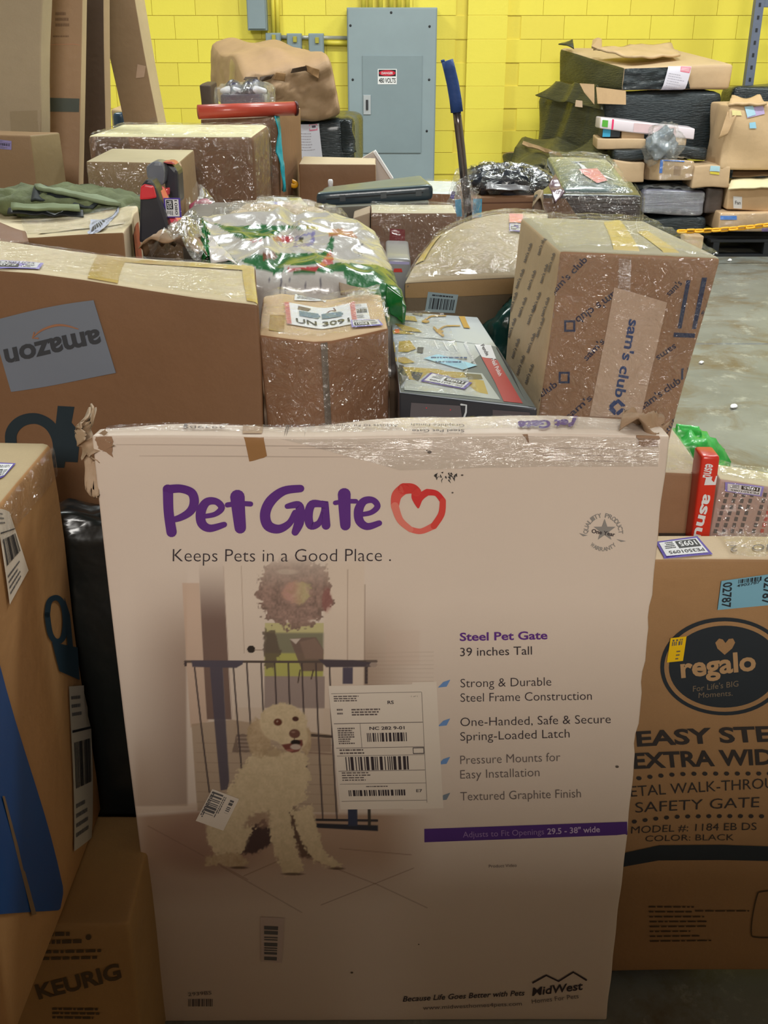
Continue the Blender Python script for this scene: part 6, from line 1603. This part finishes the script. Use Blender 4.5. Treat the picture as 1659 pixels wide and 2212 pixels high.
t2.patch('grey_tape', 'front', [(96, 240), (169, 241), (170, 212), (96, 210)], material('grey_tape', srgb(74, 80, 74), 0.5, 0.1, 20), 0.0015, 6, label='dark grey tape band')
t2.patch('edge_strip', 'front', [(86, 480), (92, 480), (99, -100), (95, -100)], card(200, 172, 136), 0.001, 3)
pr = Print(t2, 'front', off=0.0012, name='lettering')
pr.lines(ink(120, 92, 68), 118, 26, 150, 3, 12, 6, 4); pr.lines(ink(120, 92, 68), 112, 76, 150, 1, 8, 3, 6); pr.stroke(ink(180, 130, 100), [(97, 96), (130, 95), (160, 95), (170, 97)], 1.5); pr.build()
t3 = Carton('shadowed_carton', 'tall dark brown carton standing in the gap between the leaning ones', px8(((166, -260), (222, -260), (170, 420), (231, 420)), 4.5, 4.6), card(96, 76, 62), None, 'box', sides={'right': card(180, 150, 116)}, **TC)  # shade of the gap is put into the dark front colour
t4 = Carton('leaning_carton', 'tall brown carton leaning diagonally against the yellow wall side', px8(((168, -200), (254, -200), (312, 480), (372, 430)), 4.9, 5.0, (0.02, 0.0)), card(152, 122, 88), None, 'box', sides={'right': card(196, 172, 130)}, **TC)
t4.patch('worn_patch', 'front', [(294, 168), (312, 166), (316, 142), (298, 138)], card(192, 158, 130), 0.001, 4); t4.patch('clear_tape', 'front', [(0.0, 0.27), (1, 0.27), (1, 0.31), (0, 0.31)], TAPE_CLEAR, 0.002, 10, m=3, px=False)
K = fcorners((-80, 286), (62, 290), 3.25, 0.90, 0.12, side=0.06)
t5 = Carton('corner_carton', 'brown carton with small lilac label low in front of the beige one', K, card(150, 118, 82), None, 'box', n=7, r=0.006, amp=0.003, sides={'right': card(150, 128, 88)})
sticker(t5, 'front', [(-12, 318), (22, 321), (22, 302), (-12, 298)], generic_label(3), material('lilac_paper', srgb(150, 140, 190), 0.4, 0.03), 0.002, name='inventory_label', label='small lilac label')
K = fcorners((238, 240), (268, 240), 6.2, 0.0, 0.15)
d1 = Carton('blue_bundle', 'dark blue film bundle glimpsed between the leaning cartons', K, plastic(48, 66, 84, 0.25, 0.5, 10), None, 'bundle', n=6, r=0.03, amp=0.008)
K = fcorners((236, 228), (262, 232), 6.4, 0.0, 0.3)
Carton('tan_box', 'small tan box glimpsed above the dark blue bundle', K, card(170, 140, 96), None, 'box', n=4, r=0.02, amp=0.006)
pallet('wooden pallet under the large carton at the left', -1.15, -0.26, 1.58, 2.0, WOOD)
# bearing cartons on pallets, mostly hidden
BASES = (('bearing_carton', 'brown carton under the battery carton and the tap box', (-0.16, 0.262, 1.585, 2.14, 0.14, 0.855)),
         ('bearing_carton', 'brown carton under the tilted club carton and the small plain one', (0.275, 0.66, 1.62, 2.16, 0.14, 0.795)),
         ('bearing_carton', 'brown carton under the cream-lid carton', (-1.25, -0.47, 2.16, 2.92, 0.14, 0.835)),
         ('bearing_carton', 'brown carton under the food bag and the bulging carton', (-0.46, 0.52, 2.19, 2.92, 0.14, 0.835)),
         ('bearing_carton', 'brown carton under the wide film-wrapped carton', (-1.45, -0.47, 2.95, 4.45, 0.14, 0.895)),
         ('bearing_carton', 'brown carton under the black case and the pole', (-0.45, 0.30, 2.95, 4.45, 0.14, 0.895)),
         ('bearing_carton', 'brown carton under the dark film carton behind the tilted one', (0.32, 0.73, 2.95, 4.2, 0.14, 0.895)))
for nm, lab, b_ in BASES:
    Carton(nm, lab, aabb(*b_), KR2, None, 'box', n=5, r=0.01, amp=0.002, group=None)
    pallet('wooden pallet beneath the ' + lab.replace('brown carton under', 'carton that carries'), b_[0], b_[1], b_[2], b_[3], WOOD)
# ================================================================ far right: wrapped pallet loads
DKW = WRAP_BLACK
def load(name, label, tl, tr, y, dep, ybot=None, zb=None, mat=None, top=None, **kw):
    zb_ = zb if zb is not None else at((tl[0] + tr[0]) / 2, ybot, y)[2]
    side = kw.pop('side', 0.0); cat = kw.pop('cat', 'box')
    kw.setdefault('n', 8); kw.setdefault('r', 0.02); kw.setdefault('amp', 0.006)
    return Carton(name, label, fcorners(tl, tr, y, zb_, dep, side=side), mat or KR3, top, cat, **kw)
TANW = card(196, 164, 126)
def skewbox(name, label, near, right, ydepth, farleft, yfar, ybot, mat, top=None, sides=None, **kw):
    A = at(*near, ydepth); B = at(*right, ydepth); L = at(*farleft, yfar)
    K = np.zeros((2, 2, 2, 3)); dv = L - A
    zb = at(near[0], ybot, ydepth)[2] if ybot is not None else 0.16
    for i, T in enumerate((A, B)):
        K[i, 0, 1] = T; K[i, 1, 1] = T + dv; K[i, 0, 0] = (T[0], T[1], zb); K[i, 1, 0] = (T[0] + dv[0], T[1] + dv[1], zb)
    kw.setdefault('n', 16); kw.setdefault('r', 0.03); kw.setdefault('amp', 0.008)
    return Carton(name, label, K, mat, top, 'box', sides=sides, **kw)
s1 = skewbox('top_carton', 'tan carton half wrapped in black film on top of the far pallet load', (1348, 146), (1583, 142), 9.3, (1210, 103), 10.3, 193, TANW, card(206, 176, 136), {'left': WRAP_OLIVE}, n=14)
s1.patch('stretch_wrap', 'front', [(0.0, 0.0), (0.62, 0.0), (0.54, 0.98), (0.0, 0.98)], WRAP_BLACK, 0.012, 16, px=False, wr=0.02, label='black stretch film')
crumple_patch('flap', [at(1282, 103, 9.6), at(1372, 122, 9.3), at(1470, 118, 9.5), at(1448, 92, 9.9)], card(206, 174, 130), s1.root, 14, 0.02, 5, 0.02, 4, 'loose tan cardboard lid')
crumple_patch('flap', [at(1278, 104, 9.6), at(1300, 106, 9.55), at(1300, 86, 9.7), at(1280, 84, 9.7)], card(190, 156, 112), s1.root, 8, 0.04, 5, 0.02, 6)
crumple_patch('stretch_wrap', [at(1207, 100, 10.1), at(1240, 104, 10.0), at(1238, 90, 10.1), at(1226, 86, 10.15)], WRAP_OLIVE, s1.root, 10, 0.05, 6, 0.01, 7)
def sheet2(p):
    p.frame(ink(226, 130, 150), 0.55, 0.82, 0.97, 0.98, 0.03); p.rect(ink(226, 170, 182), 0.58, 0.84, 0.94, 0.96); p.lines(ink(180, 176, 190), 0.1, 0.72, 0.85, 9, -0.06, 0.02, 18)
sticker(s1, 'front', [(1420, 216), (1467, 226), (1488, 145), (1443, 136)], sheet2, material('paper', srgb(220, 216, 230), 0.6, 0.02), 0.05, name='paper_sheet', label='white sheet with pink stamp')
s2 = skewbox('wrapped_stack', 'broad black film-wrapped stack under the half-wrapped top carton', (1300, 200), (1560, 194), 9.3, (1158, 201), 10.25, 345, WRAP_BLACK, WRAP_BLACK, {'left': WRAP_OLIVE}, n=22, amp=0.014, r=0.06)
for q_, c_, nm in (([(1291, 224), (1352, 226), (1352, 196), (1288, 188)], card(196, 160, 116), 'board'), ([(1262, 200), (1284, 226), (1284, 182), (1252, 180)], card(190, 154, 112), 'board'), ([(1242, 230), (1258, 232), (1258, 218), (1244, 216)], card(190, 160, 130), 'board')):
    crumple_patch('bare_board', [at(x, y, 9.22) for x, y in q_], c_, s2.root, 7, 0.01, 5, 0.012, 3, 'tan board showing through the film')
crumple_patch('wrap_fold', [at(1160, 210, 10.1), at(1300, 235, 9.22), at(1290, 182, 9.3), at(1205, 180, 10.0)], WRAP_OLIVE, s2.root, 18, 0.06, 3, 0.012, 5)
s3 = skewbox('wrapped_load', 'lowest olive black wrapped load spreading towards the pilaster', (1215, 352), (1540, 352), 9.3, (1084, 328), 10.3, None, WRAP_BLACK, card(150, 116, 84), {'left': WRAP_OLIVE}, n=18, amp=0.012)
crumple_patch('wrap_fold', [at(1090, 365, 9.7), at(1320, 352, 8.95), at(1300, 300, 9.25), at(1128, 300, 10.15)], WRAP_OLIVE, s3.root, 20, 0.05, 3, 0.012, 7, 'black film drawn down over the load')
crumple_patch('bare_board', [at(1128, 312, 9.9), at(1215, 338, 9.22), at(1210, 330, 9.25), at(1130, 304, 9.95)], card(176, 142, 106), s3.root, 8, 0.02, 5, 0.012, 3)
# shelf level goods on the wrapped stack
b1 = load('black_bundle', 'black film bundle forming the shelf under the long white box', (1326, 322), (1538, 318), 8.95, 0.3, 345, mat=WRAP_BLACK, cat='bundle', n=14, r=0.05, amp=0.012)
A_, B_ = at(1298, 254, 8.98), at(1502, 277, 8.98)
K = np.zeros((2, 2, 2, 3))
for i, T in enumerate((A_, B_)):
    for j in range(2):
        K[i, j, 1] = T + np.array((0, 0.22 * j, 0)); K[i, j, 0] = K[i, j, 1] - np.array((0, 0, 0.085))
b2 = Carton('long_white_box', 'long white box with green square, tilted on the far load', K, material('white_card', srgb(232, 220, 228), 0.35, 0.04, 6, coat=0.3), None, 'box', n=10, r=0.01, amp=0.002)
b2.patch('green_square', 'front', [(0.02, 0.2), (0.08, 0.2), (0.08, 0.8), (0.02, 0.8)], ink(90, 170, 60), 0.003, 3, px=False); b2.patch('pink_edge', 'front', [(0.12, 0), (0.14, 0), (0.14, 1), (0.12, 1)], ink(230, 60, 110), 0.003, 3, px=False); b2.patch('pink_panel', 'front', [(0.35, 0.1), (0.8, 0.1), (0.8, 0.9), (0.35, 0.9)], ink(226, 196, 200), 0.003, 3, px=False)
b3 = load('blue_box', 'small blue and black box under the end of the long white box', (1302, 276), (1341, 279), 9.0, 0.2, 296, mat=material('dark_card', srgb(56, 60, 66), 0.4, 0.1, 9), n=4, r=0.006, amp=0.002)
b3.patch('blue_panel', 'front', [(0.02, 0.05), (0.45, 0.05), (0.45, 0.95), (0.02, 0.95)], ink(60, 160, 200), 0.003, 3, px=False)
load('tan_carton', 'small tan carton right of the blue and black box', (1342, 280), (1394, 284), 9.02, 0.2, 300, mat=TANW, n=4, r=0.01)
load('tan_carton', 'flat tan carton lying under the blue and black box', (1293, 297), (1396, 299), 8.98, 0.25, 321, mat=TANW, n=6, r=0.01)
load('tan_carton', 'tan carton right of the knotted clear bag under the white box', (1442, 292), (1483, 298), 9.0, 0.2, 318, mat=TANW, n=4, r=0.01)
cb = root('clear_bag', at(1430, 340, 8.9), 'knotted silvery clear bag hanging below the long white box', 'bag')
pillow('contents', at(1430, 312, 8.88), (0.22, 0.16, 0.24), plastic(120, 130, 140, 0.2, 0.8, 16), cb, (0, 0.35, 0), 0.05, 9, 3, 2.2, 24); pillow('clear_film', at(1432, 314, 8.86), (0.27, 0.2, 0.30), FILM_HAZY, cb, (0, 0.35, 0), 0.06, 9, 6, 2.2, 28)
load('tan_carton', 'tan carton under the black bundle, left of the blue-taped one', (1326, 348), (1397, 350), 8.9, 0.3, 392, mat=TANW, n=6, r=0.01)
b5 = load('blue_taped_box', 'film-wrapped tan box with bright blue tape low on the far load', (1424, 346), (1500, 350), 8.82, 0.35, 392, mat=TANW, top=card(210, 180, 140), n=8, r=0.012, side=-0.12)
b5.patch('blue_tape', 'front', [(0.0, 0.35), (0.09, 0.35), (0.09, 1.0), (0.0, 1.0)], ink(60, 120, 210, 0.4), 0.004, 4, px=False); b5.patch('blue_tape', 'front', [(0.09, 0.92), (0.7, 0.92), (0.7, 1.0), (0.09, 1.0)], ink(60, 120, 210, 0.4), 0.004, 6, px=False); b5.patch('faded_stamp', 'front', [(0.42, 0.25), (0.62, 0.25), (0.62, 0.7), (0.42, 0.7)], card(160, 128, 96), 0.002, 3, px=False)
b5.film(['front', 'top'], film_material(0.1, 8, 0.9), 0.01, 0.02, 26)
b6 = load('labelled_carton', 'tan carton with small blue and yellow label right of the blue-taped box', (1502, 358), (1580, 360), 8.8, 0.35, 406, mat=TANW, n=6, r=0.012)
b6.patch('blue_label', 'front', [(1536, 372), (1557, 372), (1558, 360), (1538, 360)], ink(170, 204, 216), 0.004, 3); b6.patch('yellow_label', 'front', [(1537, 378), (1556, 379), (1556, 374), (1537, 373)], ink(214, 196, 70), 0.004, 3)
load('black_block', 'plain black bundle under the blue-taped box', (1330, 398), (1560, 400), 8.95, 0.3, 411, mat=WRAP_BLACK, cat='bundle', n=12, r=0.03, amp=0.008)
SILV = material('silver_film', srgb(104, 104, 118), 0.3, 0.9, 3, 1.0, 9, coat=0.8, stretch=(1, 1, 18))
sb_ = load('silver_bundle', 'bundle in silvery streaked film on the lowest black block', (1392, 414), (1526, 412), 8.82, 0.4, 466, mat=SILV, cat='bundle', n=14, r=0.03, amp=0.012)
sb_.film(['front', 'top'], film_material(0.3, 7, 1.0, (1, 1, 16)), 0.01, 0.02, 30)
load('black_block', 'matt black wrapped block resting on the floor pallet behind the chain', (1388, 474), (1526, 472), 8.85, 0.4, zb=0.14, mat=WRAP_BLACK, cat='bundle', n=12, r=0.03, amp=0.01)
load('dark_parcel', 'dark parcel with small pale tags squeezed against the right tan column', (1528, 404), (1566, 402), 8.85, 0.3, 466, mat=material('dark_wrap', srgb(76, 66, 62), 0.35, 0.4, 5, 0.5, 20, coat=0.3), cat='parcel', n=8, r=0.02, amp=0.01)
load('small_carton', 'small kraft carton on the floor between dark parcel and pallet', (1478, 508), (1520, 510), 8.75, 0.25, zb=0.0, mat=TANW, n=5, r=0.012)
# right hand column of tan cartons
c7 = load('tall_tan_carton', 'tall tan carton with lilac and blue labels at the top of the right column', (1574, 226), (1730, 224), 8.8, 0.45, 366, mat=card(206, 172, 130), n=12, r=0.02, amp=0.008)
c7.patch('lilac_label', 'front', [(1612, 256), (1652, 246), (1650, 226), (1610, 236)], material('lilac_paper', srgb(190, 170, 214), 0.5, 0.03), 0.006, 4, label='lilac label'); c7.patch('blue_label', 'front', [(1612, 254), (1632, 248), (1628, 228), (1608, 230)], ink(170, 205, 225), 0.009, 3); c7.patch('blue_label', 'front', [(1617, 278), (1632, 278), (1630, 264), (1616, 266)], ink(150, 200, 224), 0.006, 3); c7.patch('yellow_label', 'front', [(1578, 250), (1600, 250), (1598, 240), (1578, 238)], ink(222, 210, 150), 0.006, 3)
crumple_patch('open_flap', [at(1574, 226, 8.78), at(1656, 226, 8.78), at(1640, 208, 9.0), at(1582, 204, 9.1)], card(206, 170, 126), c7.root, 12, 0.04, 5, 0.02, 4, 'bent open lid flap'); crumple_patch('bent_corner', [at(1552, 300, 8.75), at(1572, 290, 8.75), at(1590, 250, 8.8), at(1572, 240, 8.8)], card(186, 150, 108), c7.root, 10, 0.05, 5, 0.012, 6)
load('black_load', 'black wrapped load peeping over the right tan column', (1578, 190), (1740, 184), 9.58, 0.3, zb=0.0, mat=WRAP_BLACK, cat='bundle', n=12, r=0.05, amp=0.012)
c8 = load('fold_top_carton', 'tan carton with cream folded lid and white paper label in the right column', (1576, 400), (1730, 402), 8.78, 0.45, 455, mat=card(202, 166, 124), top=card(222, 206, 160), n=8, r=0.015, amp=0.005)
crumple_patch('cream_flap', [at(1574, 404, 8.70), at(1730, 404, 8.70), at(1730, 374, 8.9), at(1582, 384, 8.9)], card(224, 210, 166), c8.root, 12, 0.02, 5, 0.012, 4, 'cream folded lid flap'); crumple_patch('gap_shade', [at(1582, 380, 8.86), at(1730, 378, 8.86), at(1730, 366, 8.95), at(1584, 366, 8.95)], card(110, 84, 58), c8.root, 8, 0.02, 5, 0.012, 8)  # dark sheet stands in for the shade in the gap above the flap
sticker(c8, 'front', [(1584, 452), (1602, 452), (1603, 426), (1584, 426)], lambda p: p.text(GREY, 'Fan', (0.2, 0.35), (0.85, 0.35), 0.3, 0.02, up=(0, .3)), off=0.004, name='paper_label', label='white paper label')
c9 = load('bottom_carton', 'lowest tan carton of the right column with bright blue tape', (1556, 462), (1730, 460), 8.72, 0.5, zb=0.20, mat=card(198, 162, 122), n=8, r=0.015, amp=0.006)
c9.patch('blue_tape', 'front', [(1556, 478), (1592, 477), (1592, 468), (1556, 469)], ink(50, 120, 205, 0.4), 0.004, 5, label='bright blue tape'); c9.patch('lilac_label', 'front', [(1648, 512), (1700, 512), (1700, 494), (1648, 494)], ink(150, 120, 200), 0.004, 3)
c9.film(['front'], film_material(0.08, 8, 0.9), 0.01, 0.02, 26)
pallet('black plastic pallet under the right column of tan cartons', at(1534, 545, 8.7)[0], at(1780, 545, 8.7)[0], 8.72, 9.6, BLACKPL)
pallet('black plastic pallet under the silvery bundle and the wrapped stack', at(1230, 545, 8.9)[0], at(1472, 545, 8.8)[0], 8.85, 9.9, BLACKPL)
# ================================================================ yellow plastic chains
CHY = material('yellow_plastic', srgb(238, 172, 30), 0.4, 0.05, 20, coat=0.2)
def link_mesh(L=0.085, W=0.045, r=0.0085):
    path = []
    for k in range(17):
        a = 2 * math.pi * k / 16
        x = math.cos(a) * W / 2 * (1 if True else 1); y = math.sin(a) * W / 2
        path.append((x * 0.9, y + (L - W) / 2 * (1 if math.sin(a) > 0 else (-1 if math.sin(a) < 0 else 0)), 0))
    seg = 8; V = []; F = []
    n = 16
    P = [Vector((math.cos(2 * math.pi * k / n) * (W / 2 - r), math.sin(2 * math.pi * k / n) * (W / 2 - r) + ((L - W) / 2 if math.sin(2 * math.pi * k / n) > 0.01 else (-(L - W) / 2 if math.sin(2 * math.pi * k / n) < -0.01 else 0)), 0)) for k in range(n)]
    for k in range(n):
        t = (P[(k + 1) % n] - P[k - 1]).normalized(); u = Vector((0, 0, 1)); w = t.cross(u)
        for q in range(seg):
            an = 2 * math.pi * q / seg; V.append(tuple(P[k] + (u * math.cos(an) + w * math.sin(an)) * r))
    for k in range(n):
        for q in range(seg):
            F.append((k * seg + q, k * seg + (q + 1) % seg, ((k + 1) % n) * seg + (q + 1) % seg, ((k + 1) % n) * seg + q))
    me = bpy.data.meshes.new('link'); me.from_pydata(V, [], F); me.materials.append(CHY)
    me.polygons.foreach_set('use_smooth', [True] * len(F)); return me
def chain(label, pts, me, pitch):
    P = [Vector([float(c) for c in p]) for p in pts]
    rt = root('plastic_chain', P[0], label, 'chain')
    L = [0]
    for a, b in zip(P[:-1], P[1:]): L.append(L[-1] + (b - a).length)
    k = 0; s_ = pitch / 2
    while s_ < L[-1]:
        i = max(j for j in range(len(L)) if L[j] <= s_); i = min(i, len(P) - 2)
        t = (s_ - L[i]) / (L[i + 1] - L[i]); p = P[i].lerp(P[i + 1], t); d = (P[i + 1] - P[i]).normalized()
        q = d.to_track_quat('Y', 'Z')
        o = bpy.data.objects.new('link', me); COL.objects.link(o); o.parent = rt; o.location = p - P[0]
        o.rotation_mode = 'QUATERNION'; o.rotation_quaternion = q @ Matrix.Rotation(math.pi / 2 * (k % 2) + 0.5, 3, 'Y').to_quaternion()
        s_ += pitch; k += 1
    return rt
lm = link_mesh()
chain('yellow plastic barrier chain stretched across the right column of tan cartons', [at(1464 + 24 * k, 500 - 0.35 * k - 0.17 * k * k, 8.35) for k in range(13)], lm, 0.066)
chain('short run of yellow plastic chain beside the turquoise-edged carton', [at(604, 388, 4.2), at(654, 404, 4.2)], lm, 0.066)
# crumpled paper scraps on the floor
for k, (x, y, s_, lab) in enumerate(((1585, 878, 0.03, 'crumpled white paper scrap on the concrete, nearer the camera'), (1576, 562, 0.03, 'tiny white scrap on the concrete beside the tilted carton, far off'), (1515, 783, 0.022, 'tiny white scrap on the concrete by the joint'))):
    p = atz(x, y, s_ * 0.3)
    o = pillow('paper_scrap', p, (s_ * 1.6, s_, s_ * .6), PAPER, None, (0, 0, 1), 0.006, 40, k, 2.0, 10)
    o.data.transform(Matrix.Translation([-float(c) for c in p]))
    o.location = [float(c) for c in p]; tag(o, lab, 'paper')
# ================================================================ unseen stack added behind the photographer to shade the foot of the near cartons
REAR = (('shading_carton', 'large brown carton in the aisle stack, lower left of four', (-2.3, -0.02, -1.35, -0.62, 0.0, 0.86)),
        ('shading_carton', 'large brown carton in the aisle stack, lower right of four', (0.0, 2.3, -1.35, -0.62, 0.0, 0.86)),
        ('shading_carton', 'large brown carton in the aisle stack, upper left of four', (-2.2, -0.03, -1.35, -0.62, 0.866, 1.73)),
        ('shading_carton', 'large brown carton in the aisle stack, upper right of four', (0.0, 2.2, -1.35, -0.62, 0.866, 1.73)))
for nm, lab, b_ in REAR:
    Carton(nm, lab, aabb(*b_), KR2, None, 'box', n=5, r=0.01, amp=0.002)
